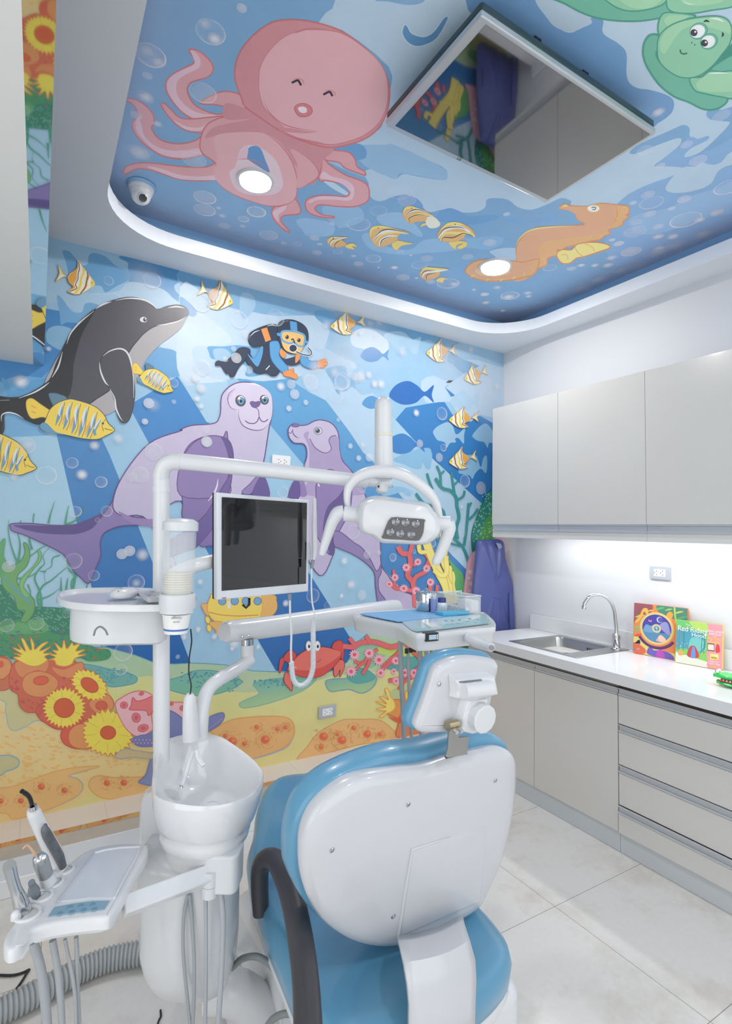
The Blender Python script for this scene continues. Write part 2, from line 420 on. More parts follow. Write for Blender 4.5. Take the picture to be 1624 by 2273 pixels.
# sea background, light shafts
P.fill([(-700, 300), (1200, 500), (1200, 1700), (-700, 2100)], (140, 190, 226), (160, 205, 232), raw=True)
P.fill([(-700, 560), (126, 560), (126, 966), (205, 1312), (250, 1560), (-700, 1600)], (70, 150, 208), (150, 200, 230), raw=True)
P.fill('Z -700,1000 126,966 205,1312 250,1560 -700,1600', (160, 205, 230), (170, 208, 226), raw=True)
P.fill('Z 100,960 292,925 310,960 128,975', (150, 195, 226), raw=True)
P.fill('Z 120,940 215,950 243,1009 336,1242 430,1490 250,1490 205,1312 126,966', (66, 136, 198), (8, 92, 172), raw=True)
P.fill('Z 285,900 394,835 462,937 689,1277 731,1343 800,1452 790,1500 612,1489 569,1415 463,1230', (62, 138, 204), (10, 92, 172), raw=True)
P.fill('Z 500,800 640,840 686,871 723,889 779,963 828,1025 905,1120 992,1221 1045,1275 1045,1420 960,1420 910,1330 845,1256 672,1030 598,942 526,840', (92, 166, 218), (20, 104, 182), raw=True)
P.fill('Z 870,940 900,905 985,890 1010,930 1060,920 1130,960 1130,1180 1069,1118 971,1034 931,1000', (44, 128, 200), (30, 114, 190), raw=True)
P.fill('Z 760,850 830,880 940,1000 1069,1118 1130,1180 1130,1330 1045,1275 992,1221 905,1120 828,1025 779,963 723,889', (160, 205, 232), (185, 213, 236), raw=True)
# upper left: blue corner and blobs
P.fill('D -2000,0 340,0 340,600 330,1020 200,1080 -40,1110 -2000,1100', (78, 148, 204), (34, 128, 190), raw=True)
P.fill('D 340,590 520,640 560,720 440,900 390,1010 300,1100 120,1080 -40,1150 -40,960 240,1000 325,1020', (58, 134, 200), raw=True)
P.fill('D 340,90 620,150 700,190 760,200 800,420 760,500 560,640 330,600', (150, 196, 228), raw=True)
P.fill('D 870,220 1300,320 1640,390 1640,440 1560,560 1400,640 1300,560 1240,520 1160,460 1010,420 930,410 920,290', (60, 136, 196), (88, 158, 212), sm=3)
P.fill('D 930,410 1060,425 1180,465 1240,520 1290,580 1140,600 1060,550 930,520 800,540 700,580 640,600 620,500 760,490 860,470', (176, 208, 232))
P.fill('D 350,260 600,480 830,500 830,560 640,640 430,560 340,540', (164, 203, 231))
P.fill('D 450,185 500,190 560,260 590,290 630,280 640,220 680,200 760,225 830,290 930,330 930,390 840,440 760,485 730,440 660,430 600,400 560,440 500,390 490,330 470,250', (98, 162, 212), sm=4)
P.fill('D 410,515 440,520 500,600 540,630 590,625 610,570 660,560 720,590 640,660 560,700 480,700 440,715 430,640', (108, 170, 216))
P.fill('D 340,760 400,725 500,740 540,790 500,860 440,900 360,860 335,830', (132, 186, 222))
P.fill('D 10,1100 60,1130 90,1190 200,1150 240,1110 330,1110 320,1170 200,1220 100,1250 60,1250 40,1190', (86, 158, 210))
P.fill('D 770,200 860,240 920,270 910,310 850,300 800,250', (150, 196, 226))
P.fill('D 1260,430 1330,410 1450,430 1520,500 1480,540 1400,520 1330,520 1270,480', (160, 198, 228))
P.fill('D 1040,880 1130,880 1250,900 1340,970 1350,1040 1280,1090 1130,1100 1040,1060 1010,1030', (100, 165, 216))
P.fill('D 1150,860 1300,700 1400,670 1640,720 1640,860 1560,870 1500,880 1480,960 1400,1010 1340,960 1250,900', (198, 220, 238))
P.fill('D 1290,1100 1490,1420 1590,1420 1640,1200 1640,1010 1400,1020 1340,1060', (166, 206, 232), raw=True)
# centre top
P.fill('E 0,0 250,60 520,140 880,215 1000,260 1060,300 900,330 700,300 500,330 300,240 120,160 0,110', (128, 180, 222), sm=3)
P.fill('E 0,10 180,60 330,95 300,140 140,120 0,80', (92, 158, 210))
P.fill('E 0,120 160,160 330,260 520,300 700,330 1000,330 1080,420 1040,600 1250,660 1260,780 1050,700 880,760 600,800 420,780 200,800 0,780', (190, 216, 238), sm=3)
P.fill('E 0,350 120,300 250,380 360,480 350,530 200,545 90,560 110,690 190,760 330,800 0,770', (204, 224, 240))
P.fill('E 0,190 60,230 120,300 90,335 30,300 0,260', (96, 164, 216))
P.fill('E 200,550 300,550 420,540 560,560 700,600 680,700 560,760 470,760 470,690 330,640 230,640 205,590', (106, 170, 218))
P.fill('E 240,570 330,570 380,640 330,700 270,680 250,640', (160, 200, 230))
P.fill('E 440,170 520,180 540,260 470,350 430,300', (160, 200, 231))
P.fill('E 600,600 1040,560 1260,720 1300,800 1500,1010 1500,1150 1390,1380 1230,1180 1050,940 930,880 880,780 830,700', (178, 210, 235), sm=2)
P.fill('E 1050,710 1180,690 1210,760 1300,830 1290,870 1230,840 1190,870 1130,850 1080,780', (130, 182, 222))
P.fill('E 1115,860 1140,870 1150,895 1130,885', (110, 168, 214))
P.fill('E 1040,320 1130,290 1250,300 1400,330 1640,400 1640,480 1540,440 1480,470 1420,430 1300,420 1220,470 1080,440 1050,380', (116, 176, 222))
P.fill('E 1230,470 1300,420 1400,440 1460,480 1500,520 1480,600 1330,570 1240,540', (204, 224, 240))
P.fill('E 1120,555 1250,555 1330,580 1280,650 1180,600', (140, 188, 226))
P.fill('F 500,640 560,640 720,560 780,600 960,640 1010,740 930,830 760,720 540,700 520,820 330,900 270,760 300,700', (152, 196, 230), sm=3)
P.fill('F 0,290 90,290 200,320 400,350 600,400 800,440 980,500 1040,520 1010,570 960,560 880,540 820,500 700,520 620,440 500,480 380,400 240,400 90,400 0,340', (104, 168, 216), sm=3)
P.fill('F 490,470 560,440 640,450 700,500 760,480 740,560 700,590 650,560 600,600 560,540', (164, 204, 232))
P.fill('F 690,560 740,540 730,600 700,600', (170, 206, 233))
P.fill('F 980,590 1080,650 1180,660 1180,700 1140,760 1060,740 990,680 950,650', (110, 170, 218))
P.fill('F 1010,540 1080,520 1200,560 1360,600 1362,720 1362,980 1280,1060 1190,1040 1120,1090 1040,1070 970,950 820,960 780,920 760,800 860,760 960,830 930,840 1080,740 1180,690 1060,640 1010,590', (184, 212, 236), sm=2)
P.fill('F 1010,540 1080,520 1200,560 1362,600 1362,700 1180,650 1060,640 1020,590', (152, 194, 226), sm=3)
P.fill('F 930,840 1010,905 975,912', (52, 132, 200), raw=True)
def fsil(s, c): P.fill(s, c, sm=4)
fsil('F 848,1160 880,1125 930,1100 960,1095 990,1125 1010,1180 1040,1170 1080,1130 1070,1190 1068,1250 1030,1210 1005,1215 1010,1240 970,1245 945,1280 930,1240 880,1225 855,1190', (150, 196, 228))
fsil('F 1130,1190 1160,1150 1190,1120 1230,1105 1270,1150 1290,1240 1250,1245 1240,1280 1215,1240 1170,1230 1140,1210', (140, 190, 226))
fsil('F 1030,1450 1060,1350 1120,1330 1160,1340 1190,1420 1210,1350 1235,1345 1230,1460 1190,1430 1150,1465 1130,1505 1110,1480 1060,1470', (132, 186, 224))
fsil('F 970,940 1030,880 1080,870 1110,920 1150,900 1180,885 1170,990 1140,970 1100,1010 1050,1000 1000,990', (170, 206, 233))
fsil('F 560,1370 640,1320 740,1290 830,1290 830,1420 800,1430 780,1380 740,1380 720,1430 640,1400', (130, 186, 225))
fsil('J 560,60 700,20 830,0 830,110 800,130 770,90 760,130 700,130 640,100', (130, 186, 225))
fsil('J 470,285 600,260 690,290 690,330 640,320 620,300 500,330', (140, 190, 226))
# generic plain fish silhouettes of the shoal
for (cx_, cy_, s, c) in ((826, 787, 28, (70, 140, 205)), (905, 872, 44, (30, 104, 190)), (826, 893, 24, (76, 148, 210)), (893, 985, 38, (48, 126, 200))):
    fsil('Z ' + ' '.join('%f,%f' % (cx_ + s * a, cy_ + s * b) for a, b in ((-.95, .1), (-.6, -.4), (0, -.6), (.5, -.35), (.85, -.05), (1.3, -.4), (1.2, .1), (1.3, .5), (.85, .15), (.4, .5), (-.2, .6), (-.7, .4))), c)
# sand bed, gradient
P.fill('Z -700,1440 0,1440 237,1437 345,1472 424,1472 500,1476 560,1489 640,1492 700,1500 770,1470 800,1420 840,1395 900,1400 1130,1420 1130,1700 800,1800 -700,2100', (150, 205, 170), (244, 210, 130), sm=2, out=(90, 160, 180), ow=2)
P.fill('Z -700,1530 0,1520 200,1530 330,1500 500,1535 640,1530 740,1500 850,1490 980,1470 1130,1480 1130,1700 800,1800 -700,2100', (216, 222, 140), (246, 214, 132), sm=3)
P.fill('Z -700,1560 0,1500 60,1540 200,1600 350,1640 345,1740 200,1760 0,1860 -700,2000', (238, 214, 152), (246, 208, 126), sm=3)
P.fill('K 600,60 0,60 0,275 75,268 190,262 330,300 330,330', (0, 0, 0)) if False else None
# teal mats on the sand
TEAL, TEALO = (116, 184, 168), (80, 158, 170)
P.fill('H 590,310 700,320 800,345 900,360 985,400 975,440 900,460 800,470 740,440 640,400', (112, 178, 168), out=TEALO)
P.fill('K 0,360 80,325 180,318 280,335 400,385 395,405 340,440 210,480 60,480 -90,440 -130,400', TEAL, (120, 190, 150), out=TEALO)
P.fill('K 475,410 540,385 640,370 880,360 850,420 740,480 560,540 420,565 385,540 420,515 515,470', (104, 178, 168), (170, 205, 140), out=(120, 180, 160))
P.fill('K 950,395 1000,375 1090,370 1180,320 1240,330 1285,370 1260,430 1190,468 1110,445 1050,450 980,455', (96, 172, 166), (176, 208, 130), out=(120, 160, 180), ow=3)
P.fill('J 490,1540 560,1500 640,1470 740,1500 730,1560 640,1590 540,1580', (86, 168, 160), out=TEALO)
P.fill('J 250,1590 330,1570 400,1600 420,1650 300,1680 230,1640', (86, 168, 160), out=TEALO)
P.fill('J 300,1420 420,1400 540,1420 420,1560 330,1540', (140, 196, 160))
P.fill('J 520,1390 700,1440 780,1440 760,1480 560,1480 430,1450', (190, 214, 96))
P.hold = True
for i in range(60):
    x, y = rnd.choice([(rnd.uniform(600, 960), rnd.uniform(330, 450)), ]); 
    if (x - 780) ** 2 / 200 ** 2 + (y - 390) ** 2 / 60 ** 2 < 1: q = S('H %f,%f' % (x, y))[0]; P.ell(q[0], q[1], 3, 1.6, TEALO, rot=10, n=6)
for i in range(110):
    x, y = rnd.uniform(0, 390), rnd.uniform(330, 460)
    if y < 400 or i % 4 == 0: q = S('K %f,%f' % (x, y))[0]; P.ell(q[0], q[1], 3, 1.6, (70, 150, 165), n=6)
for i in range(40): q = S('K %f,%f' % (rnd.uniform(480, 780), rnd.uniform(380, 430)))[0]; P.ell(q[0], q[1], 3, 1.8, (70, 150, 165), n=6)
P.hold = False; P.k += 1
# bottom: pale mats + dashes at left
P.fill('H -400,500 0,560 40,640 60,750 100,785 180,760 280,710 420,770 380,640 260,500 130,480 0,490', (214, 204, 142), out=(150, 186, 190), ow=2)
P.fill('H -300,980 0,965 80,965 135,1000 120,1050 40,1080 0,1110 -300,1250', (206, 196, 140), out=(140, 178, 190), ow=3)
P.hold = True
for i in range(330):
    x, y = rnd.uniform(-60, 1000), rnd.uniform(600, 1180)
    top = 620 if x < 30 else (800 if x < 200 else (740 + (x - 200) * .25 if x < 450 else 900))
    if y < top or (x < 160 and 950 < y < 1110) or y > 1190 - x * .16 or (x > 820 and y > 1040): continue
    q = S('H %f,%f' % (x, y))[0]; rx = rnd.uniform(4, 7); P.ell(q[0], q[1], rx, 2.0, (250, 192, 100), rot=rnd.uniform(-5, 25) if x < 400 else rnd.uniform(-20, 8), n=8)
P.hold = False; P.k += 1
# orange patches along the bottom
OR, ORO = (244, 190, 112), (236, 168, 84)
P.fill('H -400,1250 0,1200 100,1185 250,1130 400,1080 560,1050 720,1042 600,1075 495,1110 560,1135 595,1180 570,1240 480,1295 330,1360 200,1400 90,1420 0,1380 -400,1500', OR, out=(242, 176, 88), ow=3)
P.stroke('H 720,1044 610,1078 500,1110 560,1133 598,1180 575,1240 485,1297 330,1362', 2.4, (160, 180, 190), taper=True)
P.fill('H 640,1180 660,1130 720,1110 830,1125 1000,1120 1150,1110 1250,1150 1150,1240 990,1250 860,1275 740,1270 670,1230', OR, out=(238, 172, 90), ow=3)
P.fill('K 200,725 260,680 350,640 500,622 620,620 700,630 740,670 745,740 700,810 620,850 500,890 430,905 360,880', (240, 180, 106), out=(236, 166, 80), ow=3)
P.stroke('K 745,750 705,815 622,856 500,893 430,908', 3, (160, 176, 196), taper=True)
P.fill('K 770,905 830,820 900,730 1010,665 1080,640 1180,640 1280,640 1350,670 1420,740 1440,775 1200,800 1000,850', (240, 184, 112), out=(222, 160, 96), ow=2)
P.fill('K 1380,800 1400,765 1440,770 1450,790', (240, 184, 112))
def crater(fr, x, y, r):
    q = S('%s %f,%f' % (fr, x, y))[0]; r = r / FR[fr][2]
    P.hold = True
    for k in range(26):
        a = rnd.uniform(0, 6.28); d = r * rnd.choice((1.5, 2.0, 2.4)); P.ell(q[0] + d * math.cos(a), q[1] + d * .85 * math.sin(a), r * .3 + 1, .9, (230, 156, 84), rot=math.degrees(a) + 90, n=6)
    P.hold = False; P.k += 1
    P.ell(q[0], q[1], r * 1.05, r, (238, 128, 74), n=16); P.ell(q[0] - r * .1, q[1] + r * .05, r * .8, r * .72, (232, 96, 60), n=14); P.ell(q[0] + r * .25, q[1] - r * .2, r * .4, r * .35, (240, 136, 76), n=10)
for a in (('H', 5, 1292, 22), ('H', 150, 1290, 22), ('H', 298, 1188, 26), ('H', 465, 1215, 23), ('H', 770, 1162, 23), ('H', 893, 1160, 25), ('K', 295, 748, 17), ('K', 340, 785, 32), ('K', 420, 798, 17), ('K', 500, 690, 17), ('K', 556, 772, 30), ('K', 636, 702, 16), ('K', 688, 692, 16),
          ('K', 938, 752, 30), ('K', 922, 820, 17), ('K', 1028, 738, 14), ('K', 1058, 775, 30), ('K', 1134, 695, 16), ('K', 1224, 735, 26), ('K', 1307, 737, 16)): crater(*a)
# green rocks at the left
P.fill('H -600,-200 0,-120 90,-60 180,-20 330,-30 500,-20 500,60 640,160 700,190 780,200 800,240 760,275 640,285 560,262 300,300 150,280 60,260 0,250 -600,300', (74, 148, 92), (66, 150, 96))
P.fill('G -600,1250 0,1290 60,1350 130,1440 240,1450 300,1450 500,1480 520,1640 380,1640 300,1560 160,1540 0,1560 -600,1600', (46, 130, 96), (54, 130, 100))
P.fill('G 160,1560 300,1545 350,1600 300,1640 60,1650 0,1640 0,1600', (96, 168, 96))
P.hold = True
for i in range(240):
    x, y = rnd.uniform(-20, 500), rnd.uniform(1330, 1620)
    if y < 1330 + (x > 120) * 130 - (x < 60) * 30: continue
    q = S('G %f,%f' % (x, y))[0]; P.ell(q[0], q[1], 3.4, .8, (110, 184, 160), rot=40 + rnd.uniform(-20, 20), n=6)
for i in range(150):
    q = S('H %f,%f' % (rnd.uniform(-20, 780), rnd.uniform(60, 275)))[0]; c = rnd.choice([(196, 96, 72), (56, 118, 150), (56, 118, 150)])
    if q[0] > 165 and q[1] < 1380 + 160 / 3.25: continue
    P.ell(q[0], q[1], 4, 1.4, c, rot=20, n=6)
P.hold = False; P.k += 1
# seaweed
SG, SG2 = (64, 158, 120), (48, 136, 106)
for s, w in (('G 130,1150 80,1010 60,900 65,820', 4), ('G 130,1140 145,1000 120,900', 6), ('G 230,1040 215,950 300,900 345,860', 5), ('G 350,850 365,780 395,690', 5), ('G 245,780 240,850 260,900', 3), ('G 130,1140 200,1100 330,1010 420,1040', 4), ('G 470,860 480,790 495,720', 5),
             ('G 470,860 540,830 590,760 620,710', 5), ('G 290,1470 270,1380 310,1300 370,1260 440,1200 490,1160', 6), ('G 300,1450 290,1350 250,1250 280,1180 320,1140 310,1080 360,1020', 5), ('G 280,1400 360,1370 440,1310', 4), ('G 440,1360 440,1240', 6), ('G 460,1480 480,1300 490,1240', 7), ('G 515,1360 540,1230 500,1190 480,1120', 7),
             ('G 560,1220 515,1270 520,1380', 5), ('G 430,1080 380,1100 370,1160 320,1200 330,1300', 3), ('G 620,1340 630,1280', 5), ('G 565,1345 565,1325', 5), ('G 200,1290 220,1350 215,1400', 4), ('G 330,1200 270,1190', 4), ('G 120,1250 220,1230 300,1170', 4), ('G 460,1480 455,1360', 6), ('G 150,830 145,860', 3)):
    P.stroke(s, w, SG, taper='end')
P.fill('G 130,1470 100,1380 40,1330 10,1260 60,1170 140,1130 180,1060 170,990 200,1010 215,1080 190,1160 130,1220 130,1290 220,1370 250,1420 240,1500 190,1560 150,1550 180,1480', (108, 170, 98), out=(70, 140, 90))
P.fill('G 0,990 40,965 30,1080 60,1160 30,1230 0,1240 -60,1180', (92, 168, 104))
P.fill('G 270,1040 295,1060 290,1120 240,1180 190,1250 170,1310 215,1370 180,1380 140,1310 160,1240 240,1160 280,1090', (130, 190, 110), out=(90, 160, 100))
P.hold = True
for i in range(70):
    t = rnd.random(); x = 30 + 190 * t + rnd.uniform(-10, 10); y = 1250 + 180 * t + rnd.uniform(-14, 14); q = S('G %f,%f' % (x, y))[0]; P.ell(q[0], q[1], 3, 1.1, (96, 160, 180), rot=45, n=6)
P.hold = False; P.k += 1
# anemones
def tubepoly(s, c, o): P.fill(s, c, out=o, ow=2)
RO, OO = (226, 108, 72), (226, 140, 82)
tubepoly('H -160,300 0,250 60,270 95,330 100,420 60,480 0,495 -160,480', (214, 112, 74), (206, 84, 60)); tubepoly('H -160,250 0,255 70,280 80,350 40,400 0,415 -160,420', (234, 150, 88), (206, 84, 60)); P.ell(2, 1474, 7, 8, (232, 96, 62))
tubepoly('H 100,300 150,270 330,270 480,260 600,330 640,400 660,560 700,640 640,700 500,740 420,775 330,730 270,660 190,650 140,600 130,525 80,490 65,420 75,350', (220, 104, 72), (206, 80, 58))
tubepoly('H 105,310 150,280 340,270 330,360 260,350 170,400 130,380', (232, 140, 84), (216, 100, 66))
tubepoly('H 375,320 460,340 580,290 600,340 540,400 450,400 390,360', (232, 140, 84), (216, 100, 66))
tubepoly('H 160,440 190,380 280,355 370,380 418,430 400,490 320,540 230,535 175,500', (232, 148, 84), (214, 96, 62)); P.ell(91, 1510, 17, 10, (230, 98, 62), rot=-6, out=(206, 70, 50))
tubepoly('H 640,600 660,560 760,520 810,560 815,620 780,640 700,660', (234, 146, 86), (214, 96, 62)); P.ell(225, 1566, 13, 10, (224, 96, 64), out=(206, 70, 50))
tubepoly('H 260,640 300,590 420,560 600,700 560,760 430,775 330,730 280,690', (222, 96, 70), (206, 70, 54))
tubepoly('H 440,800 470,760 560,720 660,740 690,820 660,900 560,915 480,890 445,850', (230, 92, 66), (206, 70, 54)); tubepoly('H 500,790 560,740 660,740 690,820 660,905 560,912 500,870', (238, 150, 84), (214, 96, 62))
P.hold = True
for i in range(80):
    q = S('H %f,%f' % rnd.choice([(rnd.uniform(80, 140), rnd.uniform(400, 500)), (rnd.uniform(150, 330), rnd.uniform(560, 640)), (rnd.uniform(420, 600), rnd.uniform(400, 480)), (rnd.uniform(280, 400), rnd.uniform(600, 720))]))[0]; P.ell(q[0], q[1], 3, 1.6, (200, 82, 84), rot=50, n=6)
P.hold = False; P.k += 1
YE, YEO = (250, 226, 68), (232, 118, 56)
def sunflower(fr, x, y, rx, ry, n, rot, core):
    q = S('%s %f,%f' % (fr, x, y))[0]; rx /= FR[fr][2]; ry /= FR[fr][2]; pts = []
    cr, sr = math.cos(math.radians(rot)), math.sin(math.radians(rot))
    for k in range(2 * n):
        a = math.pi * k / n; d = (1 + rnd.uniform(-.04, .05)) if k % 2 == 0 else .84; u, w = d * rx * math.cos(a), d * ry * math.sin(a); pts.append((q[0] + u * cr - w * sr, q[1] + u * sr + w * cr))
    P.fill(pts, YE, sm=2, out=YEO, ow=1.6)
    P.hold = True
    for k in range(9):
        a = 2 * math.pi * k / 9 + .2; l = []
        for d in (.45, .8): u, w = d * rx * math.cos(a), d * ry * math.sin(a); l.append((q[0] + u * cr - w * sr, q[1] + u * sr + w * cr))
        P.stroke(l, 1, (236, 176, 50), sm=1)
    P.hold = False; P.k += 1
    P.ell(q[0], q[1], rx * core * 1.08, ry * core * 1.08, (240, 150, 60), rot=rot); P.ell(q[0], q[1], rx * core, ry * core, (224, 92, 48), rot=rot, out=(200, 74, 46))
sunflower('H', 645, 455, 148, 100, 21, 35, .46); sunflower('H', 462, 620, 158, 150, 30, 10, .46); sunflower('H', 778, 798, 196, 172, 28, 0, .28)
def crown(s): P.fill(s, YE, sm=4, out=(240, 150, 60), ow=2)
crown('H 90,185 150,200 120,150 185,215 155,125 175,130 215,200 230,190 220,115 245,160 250,200 300,160 345,145 300,185 290,210 365,180 310,225 370,225 320,250 340,275 280,315 210,315 140,280 100,255 150,250 100,225 160,235')
crown('H 380,205 420,205 395,150 445,190 460,130 480,195 520,150 530,170 575,160 545,210 610,200 560,235 620,235 540,262 520,300 470,320 410,310 390,275 345,275 400,255 350,230 410,235')
# pink coral and violet sea-slug by the unit
P.fill('H 830,600 880,545 960,505 1050,505 1150,560 1250,580 1325,590 1330,700 1260,680 1100,640 1100,760 1080,790 1000,830 900,760', (248, 186, 192), out=(228, 112, 120))
P.fill('H 955,545 985,570 1040,560 1100,540 1105,630 1070,675 1050,640 960,635 930,630 945,600', (240, 120, 118), out=(214, 82, 92))
for x, y, rx, ry in ((892, 600, 26, 24), (1018, 517, 18, 12), (980, 690, 30, 34), (1030, 765, 38, 26), (1235, 592, 12, 10), (1312, 622, 18, 18)): q = S('H %f,%f' % (x, y))[0]; P.ell(q[0], q[1], rx / 3.2, ry / 3.2, (238, 118, 124), rot=-15, out=(214, 82, 92)); P.ell(q[0], q[1], rx / 7, ry / 6, (216, 92, 104))
P.fill('H 945,850 1000,820 1100,790 1150,640 1230,640 1320,700 1420,800 1500,780 1490,700 1590,655 1615,680 1580,740 1490,795 1400,830 1230,830 1150,880 1110,895 1000,895', (128, 136, 188), (112, 122, 184), out=(100, 110, 176))
P.fill('H 1000,1150 1050,1100 1080,1000 1110,930 1180,930 1170,1160 1100,1180 1020,1165', (134, 144, 192), out=(106, 116, 180))
P.hold = True
for i in range(12): q = S('H %f,%f' % (950 + i * 13, 850 + 22 * (i % 2)))[0]; P.ell(q[0], q[1], 1.8, 1.8, (240, 140, 170), n=8)
for i in range(9): q = S('H %f,%f' % (1500 + i * 13, 775 - i * 10))[0]; P.ell(q[0], q[1], 1.2, 1.2, (240, 150, 180), n=6)
P.hold = False; P.k += 1
P.fill('H 830,960 900,915 980,930 1100,950 1090,985 960,975 860,985', (212, 186, 130), out=(160, 170, 180))
# right-hand anemone by the hoses
P.fill('L 545,1530 540,1400 560,1250 620,1180 700,1120 800,1100 900,1300 900,1500', (236, 128, 66), (240, 140, 80), out=(214, 92, 56))
P.fill('L 400,1160 500,1100 640,1050 700,1010 720,1120 640,1180 560,1200 500,1190', (190, 204, 140))
P.fill('L 440,1310 470,1230 500,1190 550,1190 580,1230 570,1290 540,1350 500,1340', (238, 150, 70), out=(216, 100, 56)); P.fill('L 450,1340 500,1380 560,1400 600,1360 600,1290 560,1340 490,1350', (228, 92, 60))
P.fill('L 420,1085 450,1100 470,1160 500,1200 510,1260 470,1300 440,1310 400,1345 365,1345 410,1310 430,1290 390,1285 335,1275 380,1265 430,1255 390,1230 330,1205 380,1210 435,1230 410,1195 365,1160 410,1170 450,1190 430,1130', (252, 224, 100), sm=3, out=(244, 166, 70), ow=2)
P.fill('L 600,1120 640,1090 670,1050 690,1100 700,1160 650,1220 620,1230 600,1160', (250, 206, 70), sm=3, out=(236, 130, 60)); P.ell(916, 1540, 8, 16, (230, 92, 60))
# violet whale-tail seals
VI, VL, VD, VO = (142, 122, 178), (206, 194, 222), (98, 80, 148), (100, 68, 124)
P.fill('G 80,855 200,850 400,865 540,858 660,815 760,760 830,670 870,740 930,800 1100,815 1100,858 900,865 800,890 740,930 720,1000 725,1080 690,1170 650,1270 620,1278 590,1250 520,1180 470,1090 420,1050 300,990 180,935 90,905 75,880', VI, (120, 110, 168), out=VO, ow=2.4)
P.fill('G 110,862 400,868 540,860 700,800 760,762 740,800 700,850 650,895 560,925 480,930 340,925 240,910 150,885', (88, 74, 134), sm=3)
# big seal
P.fill('E 290,960 300,900 340,850 400,815 480,808 560,830 620,870 655,930 662,1000 650,1080 640,1120 620,1250 600,1370 560,1500 430,1624 380,1700 -100,1700 Z 400,1300 330,1157 270,1145 250,1120 270,1060 330,985 400,957 E 0,1150 80,1120 240,1105 280,1060 290,1000', VL, (190, 178, 212), out=VO, ow=2.4)
P.fill('Z 262,1135 300,1150 350,1152 400,1152 400,1172 340,1170 290,1160', (150, 128, 182))
P.fill('G 1290,540 1300,420 1350,300 1430,240 1530,218 1600,235 1640,240 1640,1000 1520,1010 1440,1010 1420,900 1340,840 1310,790 1315,700', VI, (124, 106, 168), out=VO, ow=2.2)
P.fill('E 40,1310 100,1240 180,1200 270,1195 350,1230 380,1320 375,1420 360,1520 330,1624 0,1624 0,1380', VI, out=VO, ow=2)
P.fill('E 290,1200 350,1235 382,1320 375,1420 350,1560 300,1660 300,1700 250,1700 320,1560 345,1440 340,1330 310,1240', (98, 80, 142))
P.fill('I 370,30 350,160 250,400 110,570 60,590 -100,640 -180,560 -90,520 60,430 180,330 260,200 330,90', (112, 94, 158), (96, 80, 146), sm=3, out=VO, ow=2)
P.fill('I 570,60 510,180 440,170 500,110 540,65', VI, out=VO, ow=1.5); P.fill('I 570,65 605,60 640,200 520,190', VD, out=VO, ow=1.5)
P.stroke('I 270,75 262,130 235,190 198,235', 4, (232, 224, 240), taper=True)
# face of the big seal
P.fill('E 340,880 390,850 370,900 345,940 350,980 400,1010 420,1080 470,1140 560,1155 620,1130 655,1060 662,960 640,880 560,825 470,812 400,820 350,850', (216, 206, 230))
P.stroke('E 395,855 355,885 340,930 360,990 415,1010', 1.6, VO, taper=True); P.stroke('E 418,1000 420,1060 450,1120 520,1152 590,1148 630,1110', 2, VO, taper=True)
for x, y, s in ((432, 942, 1.0), (603, 935, .86)):
    q = S('E %f,%f' % (x, y))[0]; P.ell(q[0], q[1], 11.5 * s, 13 * s, (92, 76, 84), rot=-25); P.ell(q[0] + 1, q[1] - 1, 8 * s, 10 * s, (226, 226, 234)); P.ell(q[0] + 1, q[1] + 1, 7 * s, 8 * s, (96, 160, 198), out=(46, 78, 110)); P.ell(q[0] + 1, q[1] + 1, 3, 3.4, (24, 34, 50)); P.ell(q[0] - 3, q[1] - 5, 3, 2, (250, 250, 252), rot=-20)
P.fill('E 500,955 520,945 560,945 575,955 565,980 540,992 515,985', (108, 88, 148), out=VO, ow=1); P.ell(566, 890, 5, 1.8, (222, 214, 236))
P.stroke('E 540,992 560,1010 566,1060', 1.6, VO); P.stroke('E 465,1085 490,1102 530,1105 555,1085 566,1060 580,1085 605,1092 630,1075', 2.2, VO)
P.stroke('E 470,818 530,820 580,840', 3, (244, 240, 250), taper=True)
# small seal
P.fill('E 775,1160 785,1130 815,1108 850,1120 910,1115 960,1090 1010,1080 1080,1100 1125,1150 1142,1220 1145,1300 1170,1380 1240,1460 1330,1624 J 400,500 460,640 470,820 520,900 590,1000 690,1040 710,1100 700,1160 560,1200 450,1100 430,900 330,780 150,680 I 1100,620 E 1000,2200 840,1900 850,1624 880,1500 895,1400 910,1340 905,1280 880,1250 820,1245 785,1210', (200, 188, 218), (186, 172, 210), out=VO, ow=2.2)
P.fill('E 905,1165 925,1170 920,1210 960,1270 1010,1310 1060,1320 1085,1290 1068,1230 1080,1200 1110,1190 1140,1215 1145,1300 1170,1390 1240,1465 1300,1560 1300,1620 900,1620 930,1500 925,1400 925,1300 905,1230 885,1190', (172, 154, 196))
P.fill('E 900,1380 890,1450 885,1500 910,1620 850,1620 860,1500', VI)
P.fill('I 820,90 850,95 860,160 850,210 780,210 790,150', VD, out=VO, ow=1.5)
P.fill('E 900,1180 880,1195 850,1190 870,1230 895,1240', (200, 188, 218)) if False else None
P.fill('I 980,110 1040,40 1110,60 1180,40 1230,120 1220,300 1160,420 1110,520 1105,610 1080,622 1050,600 1000,520 960,430 980,300 975,180', VI, out=VO, ow=2)
P.fill('I 1190,130 1200,200 1160,350 1100,480 1105,610 1075,620 1060,560 1030,520 1030,400 1060,280 1140,200', (96, 80, 142), out=VO, ow=1.2)
P.stroke('I 990,110 1000,130', 3, (230, 224, 240)); P.stroke('E 1050,1440 1080,1436 1120,1450', 2, VO, taper=True)
P.fill('J 130,590 180,590 270,660 330,700 390,780 430,860 450,860 470,820 470,880 450,930 455,1010 500,1080 450,1100 430,980 420,880 360,810 270,750 180,710 130,680', VI, out=VO, ow=1.8)
